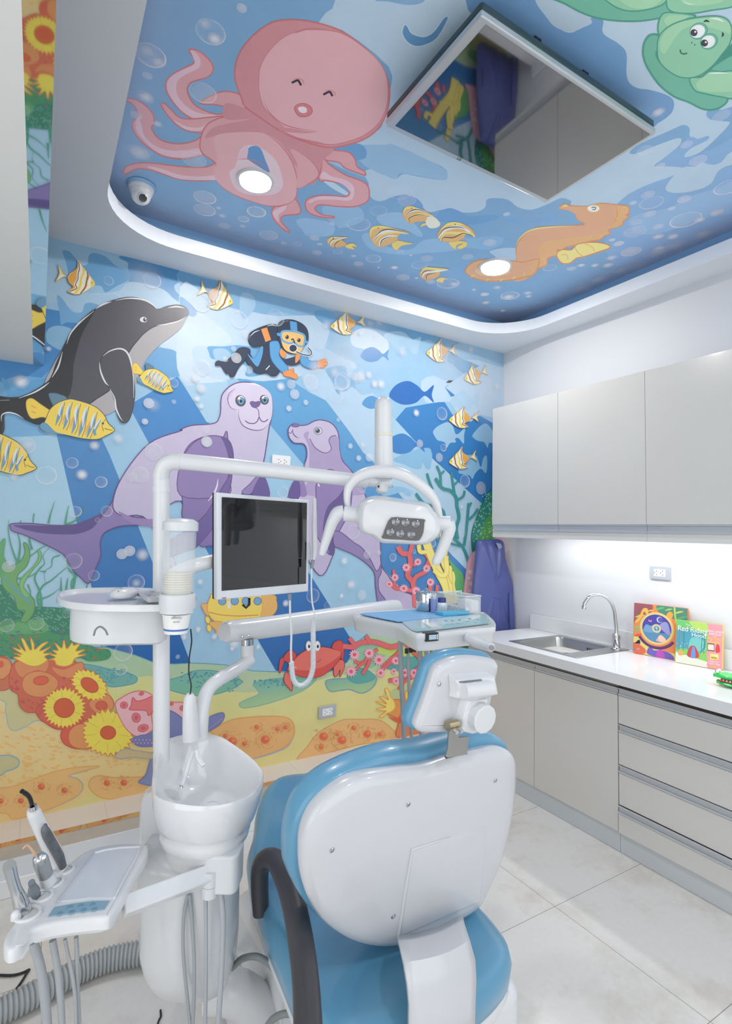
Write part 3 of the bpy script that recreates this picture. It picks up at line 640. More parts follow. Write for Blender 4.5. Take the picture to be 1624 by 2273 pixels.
q = S('E 990,1158')[0]; P.ell(q[0], q[1], 9, 8, (232, 228, 236), out=(120, 100, 120)); P.ell(q[0] - 1, q[1], 6, 6, (96, 120, 140)); P.ell(q[0] - 1, q[1], 3.4, 3.6, (34, 40, 54)); P.ell(q[0] - 2.4, q[1] - 2, 1.2, 1.2, (250, 250, 252))
P.fill('E 800,1125 820,1105 850,1112 850,1128 825,1132', (120, 100, 160), out=VO, ow=1); P.stroke('E 808,1140 810,1175 830,1200 858,1212', 2, VO, taper=True); P.stroke('E 808,1150 795,1175 778,1170', 1.4, VO)
P.stroke('E 930,1215 970,1280 1040,1318 1085,1290 1068,1230 1085,1200 1120,1190', 1.6, VO)
# yellow submarine
P.fill('I 150,980 190,975 225,1000 260,1040 200,1060 170,1030', (242, 180, 96), out=(226, 140, 60), ow=1.4)
P.fill('I 195,980 215,930 260,900 640,905 690,960 685,1030 620,1080 480,1110 320,1115 240,1095 200,1040', (250, 216, 84), out=(230, 160, 60), ow=1.6)
P.fill('I 640,905 675,925 695,970 690,1020 650,1060 580,1075 590,1000 585,920', (242, 180, 90), out=(226, 140, 60), ow=1)
P.stroke('I 205,1035 300,1055 420,1062 560,1055', 2, (228, 130, 50)); P.fill('I 215,1105 300,1105 310,1150 300,1195 265,1200 250,1160 215,1130', (242, 180, 96), out=(226, 140, 60), ow=1.4)
for x in (300, 390, 470, 555): q = S('I %f,955' % x)[0]; P.ell(q[0], q[1], 8.5, 8.5, (112, 166, 210), out=(60, 110, 170))
for x, y in ((196, 1090), (206, 1150)): q = S('I %f,%f' % (x, y))[0]; P.ell(q[0], q[1], 5, 8, (250, 222, 90), out=(226, 160, 60), rot=-15)
# crab
CR, CRD = (238, 106, 92), (222, 70, 62)
P.fill('I 720,1370 750,1370 735,1420 715,1475 708,1440', CRD, out=(150, 40, 50), ow=1.2); P.fill('I 740,1370 770,1320 800,1310 830,1340 820,1400 780,1400', CRD, out=(150, 40, 50), ow=1.2)
P.fill('I 745,1500 760,1465 790,1500 805,1600 770,1570 748,1540', CR, out=(150, 40, 50), ow=1.5)
P.fill('I 1090,1290 1110,1250 1150,1238 1175,1270 1175,1340 1165,1390 1150,1340 1120,1320', CRD, out=(150, 40, 50), ow=1.5); P.fill('I 1105,1490 1105,1420 1140,1380 1175,1385 1180,1430 1160,1480 1145,1500 1148,1450 1125,1495', CR, out=(150, 40, 50), ow=1.5)
P.fill('I 770,1440 830,1360 920,1300 1010,1285 1100,1300 1160,1335 1110,1420 1000,1500 880,1500 800,1470', CRD, sm=4, out=(170, 50, 50), ow=1.6)
P.fill('I 790,1440 850,1350 930,1300 1010,1287 1090,1300 1155,1330 1060,1410 950,1450 850,1450', CR, sm=4); P.stroke('I 980,1395 1000,1385 1010,1370', 1.4, (170, 50, 50))
for x in (922, 985): q = S('I %f,1275' % x)[0]; P.ell(q[0], q[1] + 1, 6, 11, (248, 248, 248), out=(190, 190, 190)); P.ell(q[0] + 1, q[1] + 2, 2.4, 4, (34, 34, 40))
P.stroke('I 800,1430 835,1432', 2, (250, 190, 180))
# pink flowering branches
BR, BRO = (232, 98, 100), (200, 70, 80)
for s, w in (('I 1170,1280 1240,1285 1300,1255 1400,1250 1510,1285 1580,1270', 10), ('I 1215,1220 1250,1265', 8), ('I 1335,1205 1370,1260', 8), ('I 1250,1390 1310,1400 1370,1340 1420,1300', 6), ('I 1310,1480 1340,1430 1370,1370', 6), ('I 1260,1450 1300,1410 1340,1390', 5), ('I 1450,1440 1530,1360 1590,1320', 7), ('I 1500,1525 1560,1520 1624,1480', 7), ('L 550,740 480,840 400,910', 6), ('L 450,1020 540,1000 640,960 720,900 800,800', 7), ('L 540,1100 600,1020 680,980', 6), ('L 560,630 640,720 720,800 790,830', 7),
             ('J 715,1130 700,960 660,900 680,820 670,750 620,740 590,690', 10), ('J 670,760 690,690 685,660', 8), ('J 700,960 720,910 790,870 820,800 790,740', 8), ('J 690,1010 640,1000 570,990 550,960', 8), ('J 570,990 560,860', 5), ('J 700,830 740,800', 6), ('J 820,1020 825,960', 8), ('J 870,1020 875,970', 6), ('J 920,1010 925,980', 6), ('J 790,840 840,720', 5)):
    P.stroke(s, w + 2, BRO, sm=4); P.k -= 0; P.stroke(s, w, BR, sm=4)
def flower(fr, x, y, r):
    q = S('%s %f,%f' % (fr, x, y))[0]; r /= FR[fr][2]; pts = []
    for k in range(24): a = 2 * math.pi * k / 24; d = r * (1 if k % 2 == 0 else .62); pts.append((q[0] + d * math.cos(a), q[1] + d * math.sin(a)))
    P.fill(pts, (246, 172, 190), sm=2); P.ell(q[0], q[1], r * .3, r * .3, (228, 84, 96), n=10)
for a in (('I', 1252, 1340, 44), ('I', 1357, 1330, 44), ('I', 1428, 1378, 48), ('I', 1227, 1462, 46), ('I', 1440, 1472, 40), ('I', 1550, 1385, 36), ('I', 1552, 1530, 34), ('L', 600, 945, 44), ('L', 688, 960, 46), ('L', 518, 1020, 36), ('L', 790, 830, 40), ('L', 700, 205, 40),
          ('J', 650, 843, 36), ('J', 733, 803, 32), ('J', 796, 850, 32), ('J', 568, 915, 32), ('J', 527, 962, 32), ('J', 632, 994, 36), ('J', 722, 1013, 34), ('J', 824, 948, 34), ('J', 932, 945, 30), ('J', 640, 1600, 38), ('J', 560, 1590, 26), ('J', 705, 1600, 34)): flower(*a)
# yellow coral, green bank, teal branches at the right
YC = (250, 232, 116)
for s, w in (('J 790,650 830,760 880,870 940,990 960,1120', 16), ('J 740,680 750,730 800,730', 7), ('J 930,700 920,800 960,900 1000,1100', 12), ('J 960,830 975,920 1010,980', 8), ('J 995,870 1000,950 1010,1080', 9), ('J 1030,960 1060,1060', 7), ('J 905,600 920,690', 8), ('J 850,860 900,900 940,880 935,760', 9)): P.stroke(s, w + 3, (228, 184, 60), sm=4); P.stroke(s, w, YC, sm=4)
P.fill('J 1280,270 1220,340 1170,450 1130,560 1120,650 1150,780 1300,900 1400,900 1400,200', (38, 134, 120), out=(30, 120, 110)); P.fill('J 1290,430 1220,500 1180,600 1170,700 1300,760 1400,700 1400,400', (74, 162, 84))
P.fill('J 950,780 1000,830 1060,900 1070,1060 1040,1100 1000,980 1000,900', (86, 166, 96))
P.hold = True
for i in range(140):
    x = rnd.uniform(1130, 1290); y = rnd.uniform(300, 660)
    if x < 1280 - (y - 280) * .6 and x < 1170 + (y - 450) * -.2: continue
    q = S('J %f,%f' % (x, y))[0]; P.ell(q[0], q[1], 1.5, 2, (130, 206, 170) if x + y * .5 < 1500 else (150, 214, 110), n=6)
P.hold = False; P.k += 1
for s, w in (('J 1100,805 1060,700 1000,640 990,610', 6), ('J 1040,690 970,670', 5), ('J 1020,640 1010,560 1030,480 1015,400 1010,340 970,290 910,270 860,200', 7), ('J 1015,360 1060,330 1070,290', 5), ('J 900,250 895,170 870,110', 5), ('J 900,170 925,145', 4), ('J 1000,320 985,230 975,155', 5), ('J 990,250 1025,220', 4), ('J 1065,690 1080,600 1090,500 1100,380', 6), ('J 1100,500 1140,460 1165,420', 5), ('J 1105,400 1120,375', 4), ('J 840,280 820,230 800,165', 5), ('J 930,480 900,420 780,380 720,310', 6), ('J 1000,620 860,640 840,620', 5)):
    P.stroke(s, w, (44, 142, 142), sm=4)
P.fill('J 1060,1060 1085,850 1110,760 1150,725 1200,740 1300,620 1370,640 1370,760 1400,900 1400,1130 1060,1130', (248, 186, 204), out=(232, 150, 180))
for x, y, r in ((1112, 875, 15), (1115, 960, 14), (1100, 920, 9), (1105, 1010, 9)): q = S('J %f,%f' % (x, y))[0]; P.ell(q[0], q[1], r / 3.2, r / 3, (252, 236, 242))
P.fill('J 1060,1360 1200,1330 1300,1340 1300,1440 1080,1430', (80, 170, 110))
# dolphin
P.fill('D 560,720 700,600 800,550 930,523 1050,545 1130,608 1200,588 1280,578 1340,600 1352,650 1310,735 1230,805 1150,865 1060,960 1010,1050 960,1180 835,1330 740,1368 640,1330 480,1300 300,1200', (172, 168, 170), sm=4)
P.fill('D 1352,655 1250,700 1120,730 1040,780 985,840 930,915 800,1150 790,1190 700,1250 600,1305 400,1300 300,1430 200,1410 90,1350 30,1370 20,1500 -120,1560 -120,1255 140,1242 350,1125 400,1010 480,840 560,720 640,640 700,600 800,550 930,523 1050,545 1130,608 1200,588 1280,578 1340,600', (74, 72, 80), sm=4, out=(30, 30, 34), ow=2)
P.fill('D -120,1255 60,1250 140,1242 250,1190 350,1120 400,1010 440,920 480,840 560,720 640,640 690,605 650,680 590,790 555,900 530,1010 525,1100 515,1170 490,1240 400,1300 320,1435 200,1410 130,1370 80,1350 30,1370 20,1450 0,1530 -120,1600', (36, 36, 38), sm=4)
P.fill('D 740,940 800,905 870,895 920,925 950,1010 965,1120 970,1230 950,1350 920,1415 880,1425 850,1380 830,1290 800,1200 740,1110 715,1040', (72, 70, 78), out=(34, 34, 38), ow=1.4)
WH = (226, 226, 228)
for s, w in (('D 742,945 790,910 860,892 910,915 940,980 960,1100 962,1245', 3.6), ('D 715,990 725,1060 755,1130 782,1160', 3.6), ('D 790,1180 825,1250 835,1320 860,1380 882,1412', 3.2), ('D 830,545 930,530 1030,540 1090,570 1130,608', 3.4), ('D 690,605 740,575 800,555', 3.4), ('D 480,860 510,780 580,700 675,622', 3.4), ('D 375,1100 420,1020 450,915', 3.4), ('D 135,1250 240,1210 310,1170 355,1135', 3.4), ('D 10,1415 15,1370 60,1352 120,1365 170,1395', 3), ('D 0,1265 70,1262', 3), ('D 1210,598 1270,590 1328,600', 3.2), ('D 1128,725 1200,715 1280,695 1345,660', 2.6)): P.stroke(s, w, WH, taper=True)
q = S('D 1032,685')[0]; P.ell(q[0], q[1], 8, 6.5, (214, 224, 236)); P.ell(q[0] + 3, q[1] - .5, 4, 4.2, (40, 44, 60)); P.ell(q[0] + 4.5, q[1] - 2, 1.5, 1.5, (240, 240, 244)); P.stroke('D 1000,690 1030,705 1060,680', 1.2, (24, 24, 28))
# yellow-blue banded angel fish
def angel(fr, A, s=1.0, tail=True):
    """A = map (u,v) of the drawing at frame D onto the spot"""
    def T(st): return ' '.join('%s %f,%f' % (('Z',) + A(*S('D ' + w)[0])) for w in st.split())
    YF_, ORF, BL, GW = (248, 212, 66), (242, 168, 66), (96, 152, 186), (220, 230, 238)
    if tail: P.fill(T('190,1270 230,1250 290,1290 350,1330 370,1345 350,1390 300,1385 230,1395 195,1340'), (248, 210, 60), out=(176, 140, 50), ow=1.2 * s); P.stroke(T('225,1345 260,1355'), 2 * s, (236, 150, 60)); P.stroke(T('225,1300 260,1320'), 2 * s, (236, 150, 60))
    P.fill(T('350,1225 390,1212 440,1225 480,1250 450,1330 400,1330'), (90, 126, 146), out=(50, 80, 100), ow=1.2 * s)
    P.fill(T('290,1440 320,1420 360,1330 420,1280 500,1255 560,1265 640,1290 700,1320 750,1370 780,1430 825,1475 800,1500 760,1520 700,1545 600,1540 480,1515 400,1500 330,1490 295,1470'), YF_, sm=4, out=(60, 76, 84), ow=1.6 * s)
    P.fill(T('290,1440 330,1425 400,1490 470,1510 360,1500 300,1475'), BL)
    for k, (a, b, c, d) in enumerate(((445, 1300, 365, 1440), (500, 1300, 420, 1470), (560, 1310, 480, 1500), (620, 1330, 530, 1520), (680, 1370, 590, 1530))):
        P.stroke(T('%d,%d %d,%d %d,%d %d,%d' % (a + 5, b - 25, a - 10, (b + c) // 2 - (c - b) // 2 + 50, c + 55, d - 50, c + 35, d + 5)), 8 * s, BL, taper=True)
        P.stroke(T('%d,%d %d,%d %d,%d' % (a + 8, b - 25, a - 18, b + 45, c + 65, d - 60)), 5.5 * s, GW, taper=True)
        P.stroke(T('%d,%d %d,%d %d,%d' % (a + 40, b + 70, c + 100, d - 60, c + 85, d)), 5 * s, ORF, taper=True)
        P.stroke(T('%d,%d %d,%d %d,%d %d,%d' % (a + 22, b - 22, a + 4, b + 50, c + 80, d - 45, c + 58, d + 10)), 1.3 * s, (56, 84, 104))
    P.stroke(T('720,1400 700,1440 680,1480 685,1515'), 6 * s, BL); P.stroke(T('722,1395 700,1430 678,1470'), 3.5 * s, GW)
    e = T('740,1430').split(); q = S(' '.join(e))[0]; P.ell(q[0], q[1], 2.6 * s, 2.6 * s, (60, 60, 60)); P.stroke(T('750,1465 780,1475 810,1478'), 1.2 * s, (60, 60, 60)); P.stroke(T('760,1400 735,1440 745,1485'), 1.2 * s, (70, 80, 80))
angel('D', lambda x, y: (x, y))
ax0, ay0 = S('D 825,1475')[0]
angel('D', lambda x, y: (81 + (x - ax0) * 0.98 , 1038 + (y - ay0) * 1.0 + (x - ax0) * .12), tail=False)
def angs(x, y):
    a = math.radians(16); dx, dy = (x - ax0) * .52, (y - ay0) * .52; return (384 + dx * math.cos(a) - dy * math.sin(a), 868 + dx * math.sin(a) + dy * math.cos(a))
angel('D', angs, .55)
# small striped fish
def striped(cx_, cy_, w, h, ang, flip=1, st=1):
    """side-on banded fish; nose along +x when flip=1"""
    a = math.radians(ang); ca, sa = math.cos(a), math.sin(a)
    def T(l): return [(cx_ + (u * flip * w) * ca - (v_ * h) * sa, cy_ + (u * flip * w) * sa + (v_ * h) * ca) for u, v_ in l]
    O = (54, 54, 58)
    P.fill(T([(-.55, .02), (-.7, -.1), (-1.0, -.55), (-.86, -.1), (-.92, .45), (-.7, .12)]), (246, 224, 120), out=(206, 140, 60), ow=1 * st)
    P.fill(T([(-.62, 0), (-.8, -.06), (-.95, -.4), (-.84, .0), (-.88, .3), (-.7, .1)]), (246, 240, 220))
    P.fill(T([(.6, .05), (.45, -.2), (.2, -.5), (-.05, -.78), (-.28, -1.1), (-.22, -.7), (-.3, -.45), (-.45, -.2), (-.5, .05), (-.4, .3), (-.2, .5), (-.3, .72), (-.35, .85), (-.1, .9), (.15, .8), (.38, .5), (.52, .25)]), (250, 244, 226), sm=4, out=(220, 160, 60), ow=1.2 * st)
    P.fill(T([(-.28, -1.05), (-.2, -.7), (-.2, -.3), (-.15, 0), (-.2, .35), (-.12, .55), (-.35, .82), (-.24, .6), (-.2, .5), (-.42, .3), (-.48, 0), (-.42, -.2), (-.3, -.45), (-.24, -.7)]), (240, 168, 62))
    P.fill(T([(-.02, -.7), (.1, -.55), (.06, -.1), (.1, .3), (.0, .86), (-.12, .86), (.0, .4), (-.02, -.1), (.02, -.4)]), (250, 218, 70))
    P.fill(T([(.22, -.42), (.32, -.32), (.3, 0), (.32, .3), (.2, .7), (.12, .74), (.22, .3), (.2, -.1)]), (240, 176, 84))
    P.fill(T([(.6, .05), (.45, -.2), (.42, .0), (.44, .2), (.5, .28)]), (250, 220, 80))
    for l in ([(-.24, -1.0), (-.14, -.6), (-.14, -.3), (-.1, 0), (-.14, .35), (-.06, .55), (-.3, .84)], [(.18, -.5), (.26, -.3), (.26, .1), (.26, .4), (.14, .8)]): P.stroke(T(l), 1.8 * st, O)
    q = T([(.48, .02)])[0]; P.ell(q[0], q[1], 1.2 * st, 1.2 * st, (40, 40, 40), n=8)
striped(178, 622, 56, 38, 14); striped(487, 660, 52, 34, 22); striped(762, 720, 50, 27, -8, -1); striped(970, 781, 42, 26, -5, -1, .8); striped(1048, 834, 34, 23, -20, -1, .8); striped(1020, 929, 42, 24, -5, -1, .8); striped(1018, 1020, 40, 24, -12, -1, .8)
# diver
ND, SK, BLU, OD = (46, 56, 78), (250, 196, 108), (84, 160, 216), (20, 26, 44)
P.fill('E 250,670 270,655 320,660 390,600 420,565 470,560 500,580 490,620 420,700 385,765 360,770 345,745 330,748 310,720 290,690 255,688', ND, sm=4, out=OD, ow=1.2)
P.fill('E 490,600 520,640 560,690 600,550 640,520 700,560 740,640 700,750 660,765 620,745 560,745 520,720 470,650', ND, out=OD, ow=1.2); P.fill('E 480,605 530,640 575,560 590,540 590,600 560,690 530,680', BLU)
P.fill('E 485,490 500,455 560,420 640,395 690,400 710,470 690,510 600,545 530,555 495,530', ND, out=OD, ow=1.2); P.fill('E 578,428 620,415 650,505 610,520', (240, 150, 70), sm=1)
P.stroke('E 500,480 530,450 570,435', 2, (220, 226, 236), taper=True); P.stroke('E 620,405 660,398 685,405', 2, (220, 226, 236), taper=True)
P.fill('E 640,520 690,510 720,560 740,640 840,620 860,640 850,680 800,690 760,680 740,660 700,620 660,600', ND); P.fill('E 715,570 760,600 740,635 715,610', (240, 150, 70)); P.fill('E 830,610 865,620 850,650 825,670', (240, 150, 70))
P.fill('E 645,520 700,515 715,560 710,620 770,700 765,730 735,740 690,700 650,640 640,560', BLU, out=(46, 110, 170), ow=1.3)
P.fill('E 865,620 900,620 930,655 985,660 985,705 930,710 880,690 860,660', BLU, out=(46, 110, 170), ow=1.3)
P.fill('E 735,740 770,725 810,710 815,725 800,735 835,755 838,780 820,785 780,770 750,765', (244, 148, 72), out=(210, 110, 50), ow=1); P.fill('E 985,660 1010,650 1040,640 1050,655 1030,665 1055,665 1050,685 1030,690 1040,700 1005,705 988,700', (244, 148, 72), out=(210, 110, 50), ow=1)
P.fill('E 695,420 715,375 760,360 820,365 880,395 912,440 915,510 880,560 840,600 780,600 730,560 700,500', ND, out=OD, ow=1.4)
P.fill('E 785,368 835,378 840,445 790,430', (84, 160, 216), sm=1)
P.fill('E 720,450 760,435 830,440 890,465 900,510 880,560 850,600 800,600 750,575 725,520', (250, 196, 108))
P.fill('E 690,455 720,455 720,480 695,475', (84, 160, 216), sm=1); P.fill('E 890,505 915,515 912,530 888,528', (84, 160, 216), sm=1)
P.stroke('E 725,450 760,440 840,450 890,475 890,520 880,550 840,545 815,520 790,530 750,520 725,495', 4, (92, 168, 222), closed=True)
for x, y in ((765, 485), (850, 507)): q = S('E %f,%f' % (x, y))[0]; P.ell(q[0], q[1], 4, 4.6, (60, 66, 100)); P.ell(q[0] - .5, q[1] - 1, 2, 2.4, (20, 24, 40)); P.ell(q[0] - 1.4, q[1] - 2, 1, 1, (240, 240, 250))
q = S('E 808,565')[0]; P.ell(q[0], q[1], 9, 8.5, (40, 50, 74), out=(240, 240, 244), ow=1.4); P.stroke('E 795,505 808,500 820,530', 3, ND)
P.stroke('E 830,590 880,610 930,615 940,590 915,560', 5, (240, 240, 244)); P.stroke('E 830,590 880,610 930,615 940,590 915,560', 2.6, (50, 60, 84))
P.stroke('E 612,720 640,690', 2, (230, 232, 240)); P.stroke('E 740,375 775,366', 2, (210, 216, 228), taper=True)
# ---- bubbles
for fr, x, y, r, k, a in (('D', 1095, 400, 64, 'ring', .6), ('D', 780, 405, 38, 'ring', .5), ('D', 1450, 565, 66, 'ring', .6), ('D', 1130, 1110, 60, 'soft', .6), ('D', 1070, 1285, 40, 'ball', .8), ('D', 1042, 1417, 24, 'ball', .8), ('D', 1250, 1275, 17, 'ball', .4), ('D', 1455, 1030, 60, 'ball', .3), ('D', 1410, 1105, 40, 'soft', .7), ('D', 1445, 1180, 42, 'soft', .7), ('D', 1415, 1255, 24, 'soft', .8), ('D', 1450, 1305, 18, 'ball', .6), ('D', 150, 1130, 66, 'soft', .9), ('D', 350, 895, 26, 'soft', .8), ('D', 850, 1540, 48, 'soft', .6), ('D', 680, 1590, 45, 'soft', .7), ('D', 190, 1590, 70, 'ring', .5), ('D', 1485, 1560, 40, 'ball', .6), ('D', 1250, 1140, 34, 'ring', .5), ('D', 1100, 1300, 60, 'soft', .3),
                          ('G', 1105, 335, 68, 'ball', .4), ('G', 1010, 500, 64, 'ball', .45), ('G', 950, 520, 42, 'ball', .4), ('G', 520, 415, 46, 'ring', .7), ('G', 590, 500, 50, 'soft', .9), ('G', 728, 553, 46, 'ring', .9), ('G', 335, 505, 78, 'ring', .7), ('G', 200, 285, 66, 'soft', .5), ('G', 545, 765, 45, 'ring', .8), ('G', 768, 762, 44, 'ring', .7), ('G', 700, 825, 19, 'ring', .7), ('G', 878, 1070, 42, 'ball', .75), ('G', 932, 1048, 42, 'ball', .75), ('G', 1025, 1075, 55, 'soft', .7), ('G', 530, 1120, 66, 'ring', .5), ('G', 675, 1225, 44, 'ring', .6), ('G', 980, 1275, 64, 'ring', .6), ('G', 980, 1280, 40, 'soft', .5), ('G', 64, 1160, 50, 'ball', .5), ('G', 1485, 265, 36, 'ball', .6), ('G', 1480, 180, 20, 'ball', .4), ('G', 50, 1585, 56, 'ring', .5), ('G', 265, 1570, 56, 'ring', .5), ('G', 100, 515, 50, 'soft', .5), ('G', 480, 1500, 34, 'ring', .5), ('G', 1440, 1270, 20, 'ball', .6),
                          ('H', 886, 215, 70, 'ring', .7), ('H', 870, 343, 44, 'ring', .7), ('H', 855, 483, 20, 'ring', .7), ('H', 1278, 250, 17, 'ball', .4), ('H', 1325, 100, 24, 'soft', .9), ('H', 1425, 55, 24, 'soft', .9), ('H', 1545, 100, 26, 'soft', .9),
                          ('E', 380, 570, 20, 'ball', .5), ('E', 400, 635, 38, 'ball', .7), ('E', 320, 645, 20, 'ball', .5), ('E', 105, 780, 40, 'soft', .7), ('E', 150, 860, 40, 'soft', .7), ('E', 120, 930, 26, 'soft', .7), ('E', 145, 985, 20, 'soft', .7), ('E', 720, 840, 36, 'soft', .9), ('E', 795, 825, 32, 'ball', .5), ('E', 820, 895, 34, 'ball', .7), ('E', 900, 955, 18, 'ball', .7), ('E', 778, 998, 20, 'ball', .8), ('E', 935, 810, 56, 'ball', .35), ('E', 1155, 810, 52, 'ring', .8), ('E', 1260, 775, 40, 'soft', .6), ('E', 1395, 822, 30, 'soft', .8), ('E', 1440, 822, 36, 'soft', .8), ('E', 1132, 1080, 14, 'ball', .4), ('E', 1220, 1268, 17, 'ball', .7), ('E', 1280, 1355, 18, 'ball', .8), ('E', 1310, 1260, 26, 'soft', .5), ('E', 685, 345, 60, 'ring', .4), ('E', 420, 360, 62, 'ring', .5), ('E', 145, 230, 74, 'ring', .5), ('E', 460, 470, 44, 'soft', .4), ('E', 1050, 400, 40, 'soft', .5), ('E', 1120, 900, 50, 'ring', .3), ('E', 1000, 520, 50, 'ring', .3), ('E', 180, 1150, 30, 'ball', .3), ('E', 190, 1240, 38, 'ball', .6), ('E', 150, 700, 60, 'ring', .4), ('E', 250, 190, 70, 'soft', .6), ('E', 490, 720, 30, 'ball', .4), ('E', 970, 700, 60, 'soft', .5),
                          ('F', 905, 1035, 38, 'ring', .7), ('F', 915, 1280, 22, 'ring', .8), ('F', 885, 1350, 26, 'ball', .5), ('F', 745, 1250, 24, 'ball', .5), ('F', 720, 1030, 26, 'soft', .9), ('F', 320, 765, 46, 'soft', .7), ('F', 375, 755, 30, 'soft', .7), ('F', 190, 800, 56, 'ring', .6), ('F', 130, 740, 40, 'soft', .5), ('F', 1300, 840, 30, 'soft', .6), ('F', 1110, 575, 26, 'soft', .4), ('F', 380, 1350, 26, 'ball', .6), ('F', 1070, 1520, 36, 'ring', .8), ('F', 1185, 1570, 36, 'ball', .5), ('F', 385, 385, 30, 'soft', .4), ('F', 450, 380, 26, 'soft', .4), ('F', 430, 480, 30, 'soft', .4), ('F', 620, 590, 40, 'soft', .5), ('F', 320, 460, 24, 'soft', .5),
                          ('I', 735, 170, 40, 'ring', .6), ('I', 1240, 455, 46, 'ring', .6), ('I', 1175, 665, 32, 'soft', .8), ('I', 1225, 835, 38, 'soft', .8), ('I', 1303, 910, 32, 'ball', .6), ('I', 1155, 917, 20, 'soft', .9), ('I', 1340, 620, 28, 'ball', .4), ('I', 1425, 607, 16, 'ball', .5), ('I', 1525, 640, 26, 'ring', .6), ('I', 755, 970, 28, 'soft', .9), ('I', 950, 915, 48, 'ring', .5), ('I', 1055, 985, 26, 'ring', .6), ('I', 140, 815, 22, 'soft', .9), ('I', 125, 1155, 24, 'soft', .9), ('I', 25, 1215, 24, 'soft', .9), ('I', 240, 1210, 22, 'soft', .9), ('I', 385, 1260, 46, 'soft', .9), ('I', 370, 1295, 24, 'soft', .9), ('I', 555, 1282, 22, 'soft', .9),
                          ('J', 838, 668, 23, 'ring', .9), ('J', 705, 728, 13, 'ring', .9), ('J', 552, 770, 25, 'ring', .6), ('J', 997, 728, 30, 'ring', .5), ('J', 1045, 405, 14, 'soft', .7), ('J', 970, 450, 26, 'ring', .3), ('J', 1050, 590, 24, 'ring', .4), ('J', 660, 320, 28, 'ring', .5), ('J', 325, 270, 30, 'ring', .5)):
    q = S('%s %f,%f' % (fr, x, y))[0]; P.bubble(q[0], q[1], r / FR[fr][2], k, (240, 244, 250), a)
for x, y, r, a in ((440, 700, 50, .3), (760, 790, 50, .3), (830, 740, 50, .25), (1000, 800, 60, .3), (1080, 870, 60, .3), (320, 620, 50, .3), (760, 680, 40, .3)): P.bubble(x, y, r, 'soft', (232, 240, 248), a)
wb = struct('wall_back', WB.bm, [M_PAINT, M_PAINTA], smooth=False)
# ================================================================ painted upper ceiling
P = CL = Paint(lambda x, y: AZ(x, y, ZC), (0, 0, -1), [(0, 1, RC[0]), (0, -1, RC[1]), (1, 1, RC[2]), (1, -1, RC[3])])
CL.gain = 1.4; CL.desat = 0.14
v = [CL.bm.verts.new(p) for p in ((RC[0] - .05, RC[2] - .05, ZC), (RC[1] + .05, RC[2] - .05, ZC), (RC[1] + .05, RC[3] + .05, ZC), (RC[0] - .05, RC[3] + .05, ZC))]
f = CL.bm.faces.new(v); f.normal_update()
if f.normal.z > 0: f.normal_flip()
for l in f.loops: l[CL.cl] = CL.c4((112, 166, 210))
LG = (176, 204, 226); MG = (132, 182, 222)
P.fill('B 660,-400 660,0 600,80 560,160 700,180 980,400 985,560 950,720 920,780 770,860 810,890 880,908 960,872 1010,878 1100,920 1300,1000 1335,1060 1290,1082 1150,1060 1070,1045 1020,1075 950,1050 880,1015 830,1040 860,1100 870,1180 930,1210 1010,1180 1080,1172 1160,1200 1190,1250 1230,1275 1330,1255 1400,1275 1500,1275 1560,1245 1570,1200 C 200,1190 280,1200 340,1245 420,1260 520,1225 600,1190 660,1210 670,1245 930,1250 960,1200 1050,1140 1170,1090 1270,1055 1320,1005 1230,1000 1160,995 1200,960 1290,890 1320,850 1300,830 1180,870 1040,925 1010,910 1080,860 1260,780 1330,750 1370,770 1370,820 1420,835 1480,815 1460,840 1380,890 1340,930 1350,945 1440,910 1560,800 1610,740 1590,730 1500,720 1470,690 1490,650 1560,660 1624,640 1800,600 1800,-400', LG, sm=3)
P.fill('C 1290,890 1370,820 1420,835 1480,815 1480,840 1380,890 1340,930 1350,945 1500,900 1624,830 1800,800 1800,1500 1500,1500 900,1600 900,1300 960,1200 1050,1140 1170,1090 1270,1055 1320,1005 1180,1000 1165,990', (124, 172, 220), sm=2)
P.fill('C 1320,1010 1400,1000 1440,975 1500,990 1560,975 1624,910 1800,880 1800,1000 1624,990 1540,1030 1500,1100 1420,1140 1300,1160 1230,1145 1240,1100', LG, sm=3)
P.fill('C 1400,1170 1540,1130 1624,1090 1800,1050 1800,1250 1500,1300 1200,1400 1060,1400 1000,1330 1080,1280 1240,1250', (140, 184, 226), sm=3)
P.fill('C 0,1330 60,1300 150,1330 210,1290 300,1300 400,1330 560,1290 560,1330 430,1340 330,1350 230,1300 170,1320 180,1350 60,1350', (104, 164, 218))
P.fill('C -60,1420 60,1430 170,1420 250,1430 230,1470 160,1500 60,1490 -40,1480', (124, 178, 222))
P.fill('C 170,1510 260,1490 360,1500 360,1570 260,1600 200,1540', (170, 200, 228))
P.fill('C -120,1300 0,1290 90,1330 160,1310 250,1270 330,1300 600,1270 680,1340 360,1380 220,1300 170,1360 150,1400 0,1400', (184, 208, 228), sm=3) if False else None
